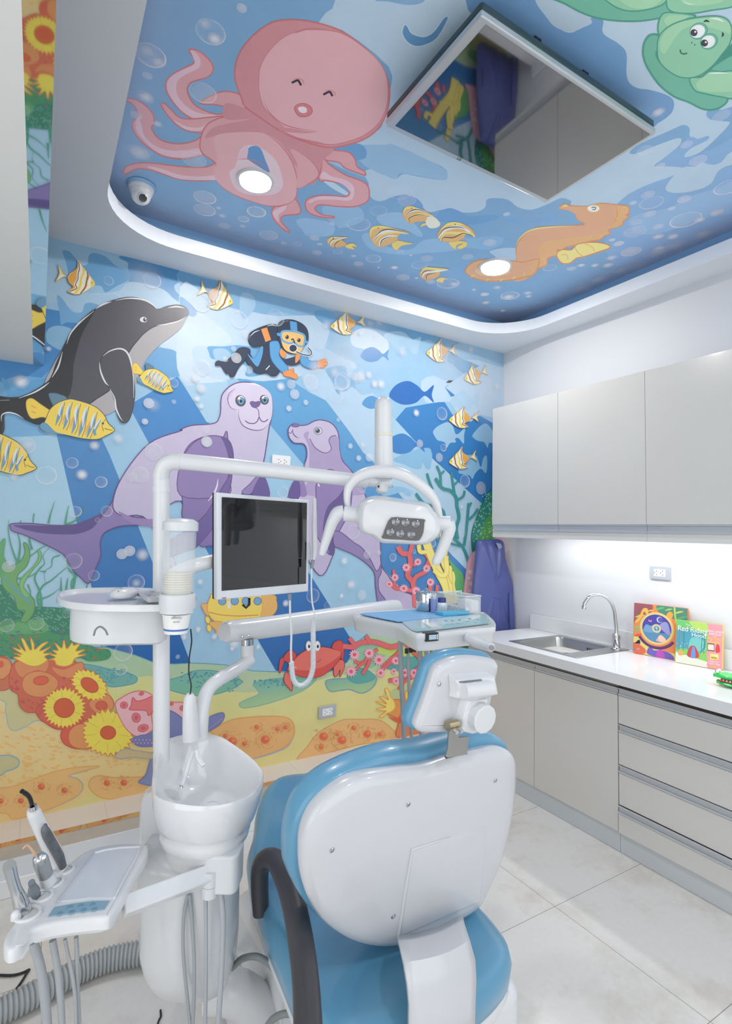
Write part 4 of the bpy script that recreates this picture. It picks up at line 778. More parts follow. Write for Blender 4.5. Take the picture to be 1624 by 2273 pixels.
# blue patches around the set
P.fill('C 100,-200 440,0 500,90 600,180 680,190 790,100 850,120 850,200 940,260 990,320 990,440 1010,500 1060,530 1130,540 1230,570 1275,610 1260,680 1180,740 1100,770 600,800 400,400 40,60', (98, 152, 204), sm=4)
P.fill('C 440,-60 450,20 500,90 560,160 650,190 730,165 780,120 600,20 560,-60', (170, 196, 216))
P.fill('B 1075,150 1095,160 1120,200 1190,220 1250,190 1310,110 1335,100 1330,130 1270,230 1200,270 1140,278 1090,250 1062,200', (80, 146, 200), out=(200, 216, 228))
P.fill('B 900,0 1000,-60 1200,-60 1190,10 1100,30 980,10', (120, 170, 210))
P.fill('B 700,880 840,870 960,870 1020,872 1290,1000 1335,1060 1290,1082 1060,1040 1020,1075 860,1010 800,960', (140, 186, 222))
P.fill('B 640,880 780,860 840,890 840,950 760,960 690,920', (92, 156, 210)); P.fill('B 560,1060 640,1130 740,1180 740,1160 640,1090', (190, 214, 234)); P.fill('B 600,960 690,970 830,1050 830,1060 720,1020', (150, 192, 226))
P.fill('B 425,1330 470,1310 560,1320 650,1345 650,1400 600,1420 500,1420 460,1380', (140, 186, 224)); P.fill('B 590,1240 740,1230 820,1260 820,1330 700,1370 660,1350 600,1300', (136, 184, 222)); P.fill('B 820,1420 870,1400 900,1460 1100,1500 1200,1440 1400,1440 1400,1500 1200,1520 1050,1530 880,1500', (136, 184, 222)); P.fill('B 910,1300 1060,1280 1180,1400 1160,1420 1080,1380 960,1360', (142, 188, 224))
P.fill('B 1270,1300 1290,1270 1350,1250 1420,1275 1480,1300 1600,1290 1640,1310 1500,1350 1400,1340 1290,1330', (96, 156, 212)); P.fill('B 1010,1190 1080,1170 1160,1200 1185,1250 1100,1240 1040,1215', (100, 158, 214))
# soft violet dimming along the ceiling edges, shade put into the colour
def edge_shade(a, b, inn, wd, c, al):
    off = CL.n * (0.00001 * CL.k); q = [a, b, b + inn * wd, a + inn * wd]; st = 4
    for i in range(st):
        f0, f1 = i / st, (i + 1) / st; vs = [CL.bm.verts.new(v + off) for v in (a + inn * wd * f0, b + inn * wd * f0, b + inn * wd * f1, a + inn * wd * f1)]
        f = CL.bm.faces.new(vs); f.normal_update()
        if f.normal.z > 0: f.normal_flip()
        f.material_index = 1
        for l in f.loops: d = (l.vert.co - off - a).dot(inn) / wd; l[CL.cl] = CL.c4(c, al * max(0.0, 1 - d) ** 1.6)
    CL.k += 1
# octopus
OP, OPD, OPL, OPO = (232, 156, 160), (216, 134, 138), (238, 190, 202), (214, 104, 104)
def tent(s, hl=None):
    P.fill(s, OP, out=OPO, ow=3)
    if hl: P.fill(hl, OPL)
tent('A 1480,600 1420,560 1340,550 1270,575 1200,620 1300,630 1400,650 1500,665')
tent('A 1620,660 1470,650 1400,670 1300,685 1220,660 1160,620 1125,550 1140,500 1190,480 1250,460 1280,420 1265,370 1200,310 1145,295 1135,305 1165,350 1160,380 1100,410 1030,450 995,500 1005,560 1060,640 1130,700 1250,750 1500,760', 'A 1145,305 1180,320 1205,370 1190,410 1110,450 1065,490 1060,550 1090,610 1150,660 1220,685 1290,690 1270,712 1190,715 1110,680 1050,620 1010,550 1005,490 1040,450 1120,410 1170,380')
tent('A 1560,720 1440,720 1330,750 1250,790 1180,795 1110,780 1050,740 990,670 967,625 985,620 1030,660 1070,700 1140,715 1300,700 1500,690', 'A 1040,720 1120,760 1200,765 1250,740 1245,770 1180,785 1110,775')
tent('A 1560,740 1420,760 1350,820 1320,880 1290,910 1180,940 1080,955 960,930 850,850 800,780 798,730 830,690 800,630 762,605 765,590 820,600 880,640 920,690 925,740 910,770 950,830 1020,858 1100,862 1180,840 1240,790 1330,740 1500,700', 'A 830,700 850,750 870,820 940,880 1040,905 1160,895 1260,870 1320,810 1400,750 1440,735 1340,820 1310,890 1200,930 1080,945 970,925 880,860 815,770')
tent('A 1500,1080 1340,1075 1240,1085 1100,1080 990,1050 900,1020 820,1015 760,1045 740,1035 760,1000 820,980 920,980 1040,995 1160,1005 1250,1000 1300,965 1310,900 1330,850 1500,850', 'A 880,1000 960,1010 1080,1050 1200,1060 1330,1050 1320,1078 1200,1082 1080,1075 990,1045')
tent('B 560,880 640,900 740,915 780,960 790,1000 835,1030 840,1052 800,1040 720,1010 680,975 600,960 560,930')
P.fill('B 560,900 600,960 640,1000 720,1050 800,1080 850,1110 865,1160 850,1210 780,1240 680,1240 580,1230 545,1240 540,1260 580,1290 650,1300 640,1310 560,1300 500,1275 480,1230 495,1195 560,1175 650,1175 720,1180 745,1160 735,1130 690,1100 610,1085 560,1070', OP, out=OPO, ow=3)
P.fill('B 590,1030 640,1060 720,1080 770,1120 770,1180 740,1205 660,1200 560,1200 510,1220 500,1210 560,1180 660,1180 730,1185 750,1155 700,1105 620,1080 570,1068', OPL)
tent('B 410,1190 450,1250 440,1285 350,1295 335,1330 385,1390 360,1385 300,1330 278,1275 300,1240 330,1230', 'B 340,1240 365,1230 360,1260 320,1290 320,1330 300,1310 285,1275')
P.fill('B -120,760 0,700 150,700 330,770 560,860 580,960 560,1060 500,1100 430,1135 425,1180 380,1220 300,1240 200,1220 80,1180 -20,1120 -60,1050 -60,980 -150,900', OP, out=OPO, ow=3)
P.fill('B 0,620 120,650 230,700 320,770 560,860 650,900 590,960 560,1050 520,1110 430,1000 330,900 200,800 0,800 -120,830 -60,760 150,715 0,715', OPD, sm=4)
P.fill('B -70,830 0,800 110,795 230,800 330,860 400,960 430,1060 425,1170 380,1220 280,1235 200,1220 60,1170 -30,1110 -70,1040 -50,960', (238, 168, 172), sm=4)
P.stroke('B 240,800 330,870 400,970 430,1080 425,1180', 2.4, OPO, taper=True); P.fill('B 390,895 470,930 540,990 560,1050 500,1100 435,1130 430,1050 430,980', (234, 160, 164)); P.stroke('B 430,905 520,970 562,1050 500,1105 435,1135', 2.2, OPO, taper=True)
P.fill('B 25,1040 60,1000 90,900 150,870 220,890 300,960 340,1060 340,1130 280,1170 150,1170 60,1130', (234, 202, 208))
P.fill('B 125,945 135,895 170,875 210,890 240,960 265,1035 200,1000', (84, 146, 206)); P.fill('B 135,880 90,910 80,955 125,955', (238, 190, 202)); P.stroke('B 60,960 130,955 220,985 270,1030', 2, OPO, taper=True)
P.fill('B 95,585 60,480 60,400 90,310 160,220 250,150 330,122 450,120 600,150 720,200 850,300 940,400 980,500 984,600 960,700 900,790 800,850 650,885 540,870 420,830 320,780 200,700 120,640', (218, 134, 138), out=OPO, ow=3.4)
P.fill('B 200,490 210,400 260,310 340,230 440,185 560,178 700,200 840,290 930,380 970,470 975,600 945,700 880,780 780,835 640,868 540,850 420,825 340,790 360,775 300,720 230,640 205,560', (236, 168, 174), out=(216, 120, 124), ow=2.2)
P.fill('B 320,765 400,770 480,785 550,790 480,800 400,795 340,790', OPD); P.stroke('B 225,600 270,680 340,740 430,770 555,788', 2.4, OPO, taper=True); P.stroke('B 325,775 400,815 520,855 640,868', 2.4, OPO, taper=True)
for x, y in ((440, 490), (628, 560)): q = S('B %f,%f' % (x, y))[0]; P.ell(q[0], q[1], 13, 8, (224, 122, 124), rot=14); P.ell(q[0] - 1, q[1] + 2, 12, 8, (236, 166, 170), rot=14)
P.stroke('B 398,497 430,482 440,485 455,512', 5, (30, 32, 40), sm=2); P.stroke('B 588,568 618,552 630,553 643,577', 5, (30, 32, 40), sm=2)
P.fill('B 415,650 440,625 480,622 515,645 520,675 490,698 440,695', (222, 116, 120), out=(204, 92, 96)); P.fill('B 438,645 470,640 490,655 485,675 460,678 442,665', (244, 222, 226))
P.fill('B 415,200 500,178 620,176 680,190 600,172 480,168', (206, 116, 120))
# seahorse
SH, SHO, SHL = (232, 164, 112), (228, 138, 62), (244, 216, 110)
P.fill('C 585,1250 620,1225 650,1235 760,1240 830,1222 920,1230 1000,1240 1003,1280 985,1290 1003,1300 970,1330 965,1350 945,1360 880,1380 895,1400 860,1415 830,1440 760,1450 740,1465 640,1480 600,1500 570,1500 580,1530 520,1550 510,1590 450,1620 430,1650 370,1680 300,1660 290,1620 330,1560 330,1480 380,1410 450,1370 560,1360 680,1355 740,1345 700,1320 680,1280 640,1260', (238, 172, 96), out=SHO, ow=2.6)
P.fill('C 585,1250 620,1232 660,1240 780,1240 880,1228 920,1240 925,1290 900,1350 840,1400 740,1415 600,1440 500,1450 460,1500 470,1560 440,1620 380,1680 310,1680 330,1560 335,1480 390,1410 460,1372 600,1365 700,1358 745,1345 700,1320 680,1285 640,1262', SH, sm=4)
P.stroke('C 330,1470 350,1430 420,1380 560,1362 680,1357', 3, SHL, taper=True); P.stroke('C 925,1235 935,1290 900,1360', 2, SHO, taper=True)
for s in ('C 920,1300 960,1330', 'C 960,1250 1000,1240', 'C 880,1370 940,1360', 'C 830,1420 880,1405', 'C 780,1415 760,1450', 'C 640,1460 650,1490', 'C 570,1490 580,1530', 'C 490,1550 510,1590', 'C 990,1250 985,1285'): P.stroke(s, 2.4, SHL, taper=True)
P.fill('C 570,1530 600,1500 660,1500 700,1465 800,1455 880,1470 885,1490 830,1510 740,1540 690,1550 650,1580 600,1578', (250, 228, 108), sm=4, out=SHO, ow=2.6); P.stroke('C 680,1480 700,1520 730,1540', 1.2, SHO); P.stroke('C 740,1465 780,1480 800,1510', 1.2, SHO); P.stroke('C 600,1530 630,1530 640,1560', 1.2, SHO)
q = S('C 792,1252')[0]; P.ell(q[0], q[1], 14, 8, (244, 244, 244), out=(244, 190, 60), ow=2); P.stroke('C 780,1245 805,1245 800,1258 785,1256', 2, (70, 70, 80)); P.fill('C 600,1245 620,1228 640,1238 615,1242', SHL)
P.fill('F 1080,0 1140,-60 1260,-80 1400,-70 1500,-60 1610,-80 1580,20 1500,50 1400,70 1260,78 1180,65 1120,45', (238, 170, 98), out=SHO, ow=2.6); P.fill('F 1110,0 1180,-50 1280,-66 1400,-56 1500,-50 1560,-60 1520,20 1400,50 1260,58 1160,40', (232, 164, 112), sm=4)
P.fill('F 1150,0 1220,-34 1330,-30 1400,-6 1380,30 1260,44 1180,30', (240, 190, 140))
for s in ('F 1120,45 1150,30', 'F 1230,75 1250,60', 'F 1330,78 1350,62', 'F 1420,60 1440,45', 'F 1500,35 1510,15'): P.stroke(s, 2, SHL)
# turtle
TG, TGD, TGL, TO = (128, 200, 158), (92, 180, 150), (150, 212, 164), (48, 150, 124)
P.fill('C 500,-60 620,20 760,90 900,120 1060,125 1200,105 1240,90 1250,-60', TGD, out=TO, ow=4); P.fill('C 830,-60 880,10 960,55 1050,65 1160,45 1225,10 1240,-60', TG, out=TO, ow=3.4); P.fill('C 930,-20 1000,35 1060,50 1130,45 1190,10 1200,-40 940,-60', (150, 212, 164))
P.fill('C 1230,0 1240,50 1290,75 1390,78 1500,60 1640,30 1640,-60 1240,-60', TG, out=TO, ow=3.4); P.fill('C 1320,0 1350,25 1450,30 1560,10 1600,-40 1320,-60', TGL); P.stroke('C 1330,0 1360,20 1400,24', 2, (220, 240, 220), taper=True)
P.fill('C 1190,215 1180,150 1210,80 1290,75 1390,88 1400,100 1340,120 1280,180 1230,230', TG, out=TO, ow=3.4); P.fill('C 1220,110 1260,90 1360,95 1330,115 1270,170 1225,140', TGL)
P.fill('C 1090,300 1100,250 1130,210 1180,210 1190,260 1170,330 1220,400 1320,460 1420,470 1490,540 1595,590 1560,640 1500,658 1440,650 1360,610 1280,580 1190,510 1120,410 1095,350', TGD, out=TO, ow=4.4)
P.fill('C 1490,420 1550,400 1640,340 1640,250 1570,320 1530,370', (40, 142, 118)); P.fill('C 1540,380 1640,330 1640,420 1500,425', TGD, out=TO, ow=2.6)
P.fill('C 1370,470 1440,460 1490,425 1560,430 1640,435 1640,580 1560,580 1460,560 1400,540', TG, out=TO, ow=3.4); P.fill('C 1410,500 1450,465 1500,440 1640,440 1640,540 1500,550 1430,540', TGL); P.stroke('C 1480,440 1540,436 1600,438', 3.4, (230, 240, 230), taper=True)
P.fill('C 1175,300 1185,220 1240,160 1330,120 1440,100 1540,95 1600,120 1625,180 1610,260 1560,330 1500,400 1420,455 1330,465 1250,430 1190,370', TG, out=TO, ow=3); P.fill('C 1240,170 1340,125 1500,105 1600,130 1610,200 1560,180 1400,150 1300,200 1220,320 1190,260', TGL)
P.stroke('C 1490,108 1540,112 1575,130', 5, (226, 240, 228), taper=True)
for x, y, rx, ry in ((1417, 186, 46, 38), (1480, 248, 44, 36)): q = S('C %f,%f' % (x + 6, y - 2))[0]; P.ell(q[0], q[1], (rx + 10) / 2.7, (ry + 9) / 2.7, TGD, rot=-30, out=TO, ow=1.4); q = S('C %f,%f' % (x, y))[0]; P.ell(q[0], q[1], rx / 2.7, ry / 2.7, (240, 242, 242), rot=-25); P.ell(q[0] - 8, q[1] + 3, 8, 8, (50, 52, 58)); P.ell(q[0] - 5, q[1] + 1, 2.2, 2.2, (240, 240, 240))
P.stroke('C 1452,130 1470,122 1490,130', 4.6, (40, 44, 46), taper=True); P.stroke('C 1565,190 1570,205 1562,220', 4.6, (40, 44, 46), taper=True)
P.stroke('C 1312,295 1318,315 1335,322 1355,316', 3.4, (30, 110, 84)); 
for x, y in ((1383, 254), (1400, 267)): q = S('C %f,%f' % (x, y))[0]; P.ell(q[0], q[1], 1.4, 1.8, (30, 90, 70))
# striped ceiling fish (seen from the side, swimming)
def cfish(pts_body, stripes, tail, fin_):
    P.fill(tail, (250, 214, 70), out=(232, 180, 60), ow=1); 
    if fin_: P.fill(fin_, (240, 236, 210))
    P.fill(pts_body, (240, 176, 84), sm=4, out=(214, 160, 70), ow=1)
    for s, w, c in stripes: P.stroke(s, w, c, taper=True)
YL, WT, KB = (250, 220, 80), (244, 240, 226), (48, 46, 50)
cfish('B 865,1400 880,1365 930,1360 1000,1368 1110,1400 1060,1400 1035,1420 1030,1445 1000,1460 930,1485 900,1470 870,1430', (('B 870,1420 880,1375 930,1362 1000,1370', 7, YL), ('B 880,1440 930,1400 1010,1385 1100,1402', 6, WT), ('B 878,1440 940,1385 1000,1378 1110,1402', 2.2, KB), ('B 895,1460 940,1410 1020,1395 1090,1405', 4, YL), ('B 925,1480 935,1445 980,1420 1035,1415', 6, WT), ('B 932,1484 935,1450 960,1430 1000,1420', 2.2, KB)), 'B 1000,1465 1030,1445 1090,1455 1125,1462 1060,1475 1030,1500 1010,1490', None)
cfish('B 1065,1280 1080,1245 1120,1243 1200,1265 1250,1298 1215,1295 1200,1325 1150,1330 1110,1340 1075,1310', (('B 1068,1280 1085,1250 1120,1245 1170,1255', 6, YL), ('B 1075,1300 1110,1270 1170,1262 1250,1298', 5, WT), ('B 1072,1305 1110,1268 1160,1258 1245,1292', 2, KB), ('B 1095,1330 1120,1300 1180,1285 1240,1298', 5, YL), ('B 1108,1340 1105,1310 1150,1290 1200,1290', 2, KB)), 'B 1170,1360 1190,1340 1230,1345 1195,1352', 'B 1200,1310 1250,1300 1290,1340 1270,1365 1220,1365')
cfish('B 1275,1410 1300,1365 1350,1340 1400,1340 1460,1360 1500,1410 1470,1400 1440,1405 1430,1430 1380,1450 1330,1450 1295,1445', (('B 1295,1375 1340,1345 1400,1343 1440,1352', 7, YL), ('B 1278,1430 1330,1375 1420,1365 1500,1420', 7, WT), ('B 1276,1420 1320,1372 1400,1362 1450,1375', 2.2, KB), ('B 1290,1450 1320,1400 1400,1400 1470,1400 1495,1425', 6, YL), ('B 1298,1452 1310,1425 1370,1425 1430,1400 1490,1420', 2.2, KB)), 'B 1350,1450 1440,1450 1448,1475 1410,1495 1395,1480 1430,1460 1390,1470 1380,1495 1350,1470', None)
cfish('B 610,1445 630,1425 680,1422 740,1425 700,1440 720,1455 720,1475 660,1485 630,1475', (('B 615,1460 640,1430 690,1425', 4.4, YL), ('B 630,1475 650,1440 735,1425', 4.4, WT), ('B 625,1470 640,1440 700,1428', 1.6, KB), ('B 665,1495 655,1470 690,1440 740,1430', 1.6, KB), ('B 645,1480 660,1450 700,1435', 3, YL)), 'B 720,1475 760,1460 790,1480 760,1478 775,1495 735,1490', None)
cfish('F 752,20 790,-20 880,-20 960,-10 900,0 895,30 860,55 800,70 765,50', (('F 755,20 790,-15 870,-10 950,-5', 5, YL), ('F 770,50 790,15 870,5 955,-5', 5, WT), ('F 760,40 790,5 860,0', 2, KB), ('F 800,70 805,30 870,15', 2, KB)), 'F 870,70 900,50 960,60 925,65 920,85 880,80', None)
# dots for eyes of the ceiling fish
for s in ('B 918,1368', 'B 1118,1249', 'B 1380,1346', 'B 648,1430'): q = S(s)[0]; P.ell(q[0], q[1], 1.4, 1.2, (40, 40, 40), n=8)
for fr, x, y, r, k, a in (('A', 905, 330, 90, 'ring', .9), ('A', 880, 300, 60, 'soft', .5), ('A', 950, 370, 50, 'soft', .6), ('A', 885, 452, 30, 'ball', .45), ('A', 878, 580, 54, 'soft', .8), ('A', 1265, 190, 90, 'ring', .6), ('A', 1290, 230, 50, 'soft', .9), ('A', 1230, 140, 44, 'soft', .5), ('A', 1450, 44, 32, 'ball', .4), ('A', 1218, 555, 82, 'ring', .7), ('A', 1218, 555, 70, 'ball', .25), ('A', 945, 740, 36, 'soft', .6), ('A', 820, 690, 36, 'ball', .5), ('A', 840, 915, 80, 'soft', .7), ('A', 1165, 955, 74, 'ball', .4), ('A', 1230, 1183, 68, 'ring', .9), ('A', 1230, 1183, 60, 'ball', .25), ('A', 1228, 1258, 66, 'ring', .9), ('A', 1228, 1258, 56, 'ball', .25), ('A', 1335, 1294, 19, 'ball', .6), ('A', 1348, 1355, 34, 'ball', .5), ('A', 1540, 1270, 58, 'ring', 1), ('A', 1462, 1313, 34, 'ring', .9), ('A', 1458, 1355, 18, 'ring', .8), ('A', 1312, 1247, 22, 'soft', .6),
                          ('B', 100, 45, 30, 'ball', .4), ('B', 187, 1270, 58, 'ring', 1), ('B', 108, 1315, 32, 'ring', .7), ('B', 260, 1410, 56, 'ring', .7), ('B', 260, 1410, 50, 'ball', .2), ('B', 105, 1355, 17, 'ball', .4), ('B', 350, 1458, 18, 'ball', .5), ('B', 430, 1463, 28, 'ring', .9), ('B', 318, 1505, 30, 'ball', .4), ('B', 535, 1428, 30, 'ball', .5), ('B', 565, 1463, 17, 'ball', .6), ('B', 550, 1515, 30, 'ball', .5), ('B', 675, 1510, 30, 'ring', .7), ('B', 890, 1552, 48, 'ring', .8), ('B', 770, 1535, 17, 'ball', .6), ('B', 800, 1583, 32, 'ball', .6), ('B', 920, 1605, 12, 'soft', .9), ('B', 1015, 1605, 30, 'soft', 1), ('B', 1165, 1590, 50, 'ring', .6), ('B', 800, 1345, 74, 'ring', .6), ('B', 920, 1265, 54, 'ring', .4), ('B', 1090, 1200, 60, 'ball', .3), ('B', 1050, 1150, 76, 'ring', .25), ('B', 1590, 1455, 40, 'ball', .4), ('B', 1455, 1540, 36, 'ball', .4), ('B', 1210, 1550, 40, 'ball', .35), ('B', 640, 1340, 20, 'ball', .4), ('B', 1050, 1510, 24, 'ball', .3), ('B', 1115, 1530, 12, 'ball', .6),
                          ('F', 630, 48, 52, 'ball', .6), ('F', 728, 53, 15, 'ball', .8), ('F', 830, 80, 34, 'ball', .6), ('F', 955, 92, 84, 'ring', .9), ('F', 1000, 95, 40, 'soft', .7), ('F', 1142, 136, 16, 'ball', .8), ('F', 1220, 170, 32, 'ball', .9), ('F', 1400, 180, 70, 'ring', 1), ('F', 1390, 190, 56, 'soft', .9), ('F', 1310, 120, 40, 'soft', .6), ('F', 1530, 160, 40, 'soft', .7), ('F', 1535, 185, 30, 'soft', .8), ('F', 1225, 230, 40, 'soft', .8), ('F', 1350, 288, 30, 'soft', 1),
                          ('C', 1030, 1215, 22, 'ball', .6), ('C', 1140, 1215, 70, 'ring', .5), ('C', 1120, 1165, 40, 'ball', .4), ('C', 1335, 1193, 40, 'ball', .6), ('C', 1262, 1248, 22, 'ball', .6), ('C', 1130, 1280, 36, 'ball', .5), ('C', 1345, 1318, 90, 'ring', 1.2), ('C', 1430, 1318, 40, 'soft', .8), ('C', 1040, 1388, 66, 'ball', .35), ('C', 1180, 1358, 32, 'ball', .5), ('C', 1050, 1330, 36, 'ball', .3), ('C', 905, 1437, 20, 'ball', .7), ('C', 943, 1460, 32, 'ball', .7), ('C', 1018, 1508, 60, 'ring', 1), ('C', 1018, 1508, 50, 'ball', .5), ('C', 1180, 1418, 44, 'soft', .8), ('C', 1270, 1418, 44, 'soft', .8), ('C', 530, 1605, 44, 'ring', .6), ('C', 1420, 960, 50, 'ball', .4), ('C', 1350, 865, 36, 'ball', .4), ('C', 1180, 670, 46, 'soft', .7), ('C', 1560, 690, 50, 'ball', .3), ('C', 1195, 990, 26, 'ball', .5), ('C', 1600, 1120, 80, 'ring', .8), ('C', 1100, 900, 50, 'ball', .25), ('C', 270, 1283, 22, 'ball', .6), ('C', 160, 1450, 34, 'ball', .3), ('C', 720, 1590, 30, 'soft', .8), ('C', 800, 1590, 30, 'soft', .8), ('C', 880, 1590, 40, 'soft', .8), ('C', 660, 1610, 30, 'ball', .5), ('C', 1190, 1490, 50, 'soft', .7), ('C', 900, 1545, 40, 'soft', .7)):
    q = S('%s %f,%f' % (fr, x, y))[0]; P.bubble(q[0], q[1], r / FR[fr][2], k, (238, 236, 240), min(a, 1))
for x, y, r in ((1590, 470, 20), (1560, 520, 24), (1500, 545, 22), (1460, 560, 22), (1420, 590, 24), (1380, 600, 20), (1330, 620, 22), (1290, 640, 22)): P.bubble(x, y, r, 'soft', (240, 232, 232), .6)
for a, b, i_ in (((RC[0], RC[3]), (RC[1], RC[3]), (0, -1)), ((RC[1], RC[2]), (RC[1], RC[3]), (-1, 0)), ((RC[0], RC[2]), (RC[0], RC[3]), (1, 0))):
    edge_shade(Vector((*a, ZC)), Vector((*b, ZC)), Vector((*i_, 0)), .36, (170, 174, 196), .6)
struct('ceiling_painting', CL.bm, [M_PAINT, M_PAINTA], smooth=False).name = 'ceiling.001'
# ================================================================ lamps in the ceiling
GLOW = mat('lamp_glow', (255, 253, 248), .5, emis=(255, 252, 246), estr=9)
def downlight(c, r, label, watt, group=None):
    t = thing('ceiling_light', label, 'ceiling light', c, group)
    M = Matrix.Translation(c) @ Matrix.Diagonal((1, 1, -1, 1))
    mklathe('rim', PLAST, [(r * 1.02, 0), (r * 1.16, 0), (r * 1.14, .008), (r * 1.0, .010), (r * .97, .004)], M, t, n=40)
    mklathe('diffuser', GLOW, [(r * 1.0, .004), (r * .6, .007), (0, .008)], M, t, n=40)
    ld = bpy.data.lights.new('ceiling_or_fill_lamp', 'AREA'); ld.shape = 'DISK'; ld.size = r * 1.9; ld.energy = watt; ld.color = (1, .975, .94)
    lo = bpy.data.objects.new('ceiling_or_fill_lamp', ld); col.objects.link(lo); lo.location = c - Vector((0, 0, .02)); lo.visible_camera = True
    return t
c1 = AZ(567, 398, ZC); c2 = AZ(1099, 590, ZC)
r1 = (AZ(602, 398, ZC) - c1).length
LW = 11.5
downlight(c1, r1, 'round lit ceiling light inside the ring of the pink octopus tentacle', LW)
downlight(c2, (AZ(1131, 590, ZC) - c2).length, 'round lit ceiling light in the curled tail of the orange seahorse', LW)
# unseen fill lamps added under the ceiling, behind the camera
for x, y in ((.75, -.55), (2.2, -.55)):
    ld = bpy.data.lights.new('ceiling_or_fill_lamp', 'AREA'); ld.shape = 'DISK'; ld.size = .16; ld.energy = LW; ld.color = (1, .975, .94)
    lo = bpy.data.objects.new('ceiling_or_fill_lamp', ld); col.objects.link(lo); lo.location = (x, y, ZC - .02)
for nm, loc, rot, sx_, sy_, e in (('rear_fill_light', (.9, YF + .05, 1.7), (math.radians(90), 0, 0), 3.2, 2.0, 25), ('left_fill_light', (XL + .06, .2, 1.3), (0, math.radians(-90), 0), 2.0, 2.0, 20)):  # broad fill lights added by the rear and left walls, no openings there
    ld = bpy.data.lights.new(nm, 'AREA'); ld.shape = 'RECTANGLE'; ld.size = sx_; ld.size_y = sy_; ld.energy = e; ld.color = (.97, .985, 1)
    lo = bpy.data.objects.new(nm, ld); col.objects.link(lo); lo.location = loc; lo.rotation_euler = rot
# LED strip in the cove
for i, (a, b) in enumerate((((CI[0] + .35, CI[3] + .04), (CI[1] - .35, CI[3] + .04)), ((CI[1] + .04, .3), (CI[1] + .04, CI[3] - .35)))):
    pass
# ================================================================ cabinets
CABM = mat('pale_grey_gloss_laminate', (214, 212, 207), .22, coat=.3)
CABB = mat('cabinet_carcass', (205, 203, 198), .5)
DARK = mat('shadow_gap', (60, 52, 46), .7)
XF = 2.49; ZT = CAMP.z - .2726 * 2.47; ZU = CAMP.z - .2945 * 2.47
YE_, YN = 2.79, -.9
ya = AX(1185, 1600, XF).y; yb = AX(1371, 1600, XF).y; yd = YN
def handle_bar(y0, y1, zt, x, parent, h=.034):
    bm = nb()
    for (xa, xb, za, zb) in ((x - .004, x + .014, zt - .004, zt), (x + .006, x + .014, zt - h, zt), (x - .004, x + .012, zt - h, zt - h + .007)): box(bm, xa, xb, y0, y1, za, zb)
    return fin('handle', bm, ALU, parent, smooth=False, label='recessed aluminium pull')
pz = CAMP.z - .576 * XF
def base_unit(name, label, cat, y0, y1):
    t = thing(name, label, cat, (XF + .3, (y0 + y1) / 2, 0))
    mkbox('carcass', CABB, (XF + .02, XR - .004, y0, y1, pz, ZU - .002), t, smooth=False)
    mkbox('plinth', mat('grey_plinth', (202, 208, 212), .35), (XF + .012, XF + .03, y0, y1, .001, pz - .001), t, smooth=False)
    return t
t = base_unit('base_cabinet', 'glossy pale grey two door base cabinet under the sink', 'cabinet', yb + .001, YE_)
for y0, y1 in ((yb + .003, ya - .0015), (ya + .0015, YE_ - .002)):
    d = mkbox('door', CABM, (XF, XF + .018, y0, y1, pz + .002, ZU - .055), t, bevel=.0012)
    handle_bar(y0, y1, ZU - .018, XF, t)
t = base_unit('drawer_cabinet', 'glossy pale grey base cabinet with four drawers below the storybooks', 'cabinet', YN, yb - .001)
zs = [ZU - .018] + [AX(1371, y, XF).z for y in (1607, 1697, 1786)]
for i, zt in enumerate(zs):
    zb = (zs[i + 1] + .004) if i < 3 else pz + .002
    xo = XF - (.006 if i == 3 else 0)
    d = mkbox('drawer', CABM, (xo, XF + .018, YN + .002, yb - .003, zb, zt - .037), t, bevel=.0012); handle_bar(YN + .002, yb - .003, zt, xo, d)
mkbox('shadow_gap', DARK, (XF + .004, XF + .02, YN, yb - .002, ZU - .0175, ZU - .003), t, smooth=False)
# upper cabinets
XU = 2.755; ZU0, ZU1, ZU2 = CAMP.z + .0237 * XU, CAMP.z + .3245 * XU, CAMP.z - .0094 * XU
yu = [AX(1092.4, 1000, XU).y, AX(1237.5, 1000, XU).y, AX(1432, 1000, XU).y]; yu.append(yu[2] * 2 - yu[0] + .0); 
for (ys, lab) in (((yu[0], yu[1], yu[2]), 'pale grey wall cabinet with two doors nearest the painted wall'), ((yu[2], (yu[2] - .75), yu[2] - 1.6), 'pale grey wall cabinet over the storybooks, running out of the picture')):
    t = thing('wall_cabinet', lab, 'cabinet', (XU + .16, (ys[0] + ys[2]) / 2, ZU2), 'wall cabinets above the counter')
    mkbox('carcass', CABB, (XU + .019, XR - .003, ys[2] + .001, ys[0] - .001, ZU0 - .03, ZU1), t, smooth=False)
    mkbox('light_rail', mat('light_rail_laminate', (222, 222, 218), .3), (XU + .006, XU + .03, ys[2] + .001, ys[0] - .001, ZU2, ZU0 - .045), t, bevel=.001)
    for a, b in ((ys[0], ys[1]), (ys[1], ys[2])):
        d = mkbox('door', CABM, (XU, XU + .018, b + .0012, a - .0012, ZU0, ZU1), t, bevel=.001)
        bm = nb()
        for q in ((XU, XU + .016, ZU0 - .006, ZU0 - .001), (XU + .008, XU + .016, ZU0 - .042, ZU0 - .001), (XU - .002, XU + .014, ZU0 - .045, ZU0 - .038)): box(bm, q[0], q[1], b + .0012, a - .0012, q[2], q[3])
        fin('handle', bm, ALU, d, smooth=False, label='aluminium pull channel')
ld = bpy.data.lights.new('under_cabinet_light', 'AREA'); ld.shape = 'RECTANGLE'; ld.size = 2.4; ld.size_y = .03; ld.energy = 9; ld.color = (.97, .985, 1)
lo = bpy.data.objects.new('under_cabinet_light', ld); col.objects.link(lo); lo.location = (XU + .12, 1.35, ZU0 - .035); lo.rotation_euler = (0, 0, math.radians(90))
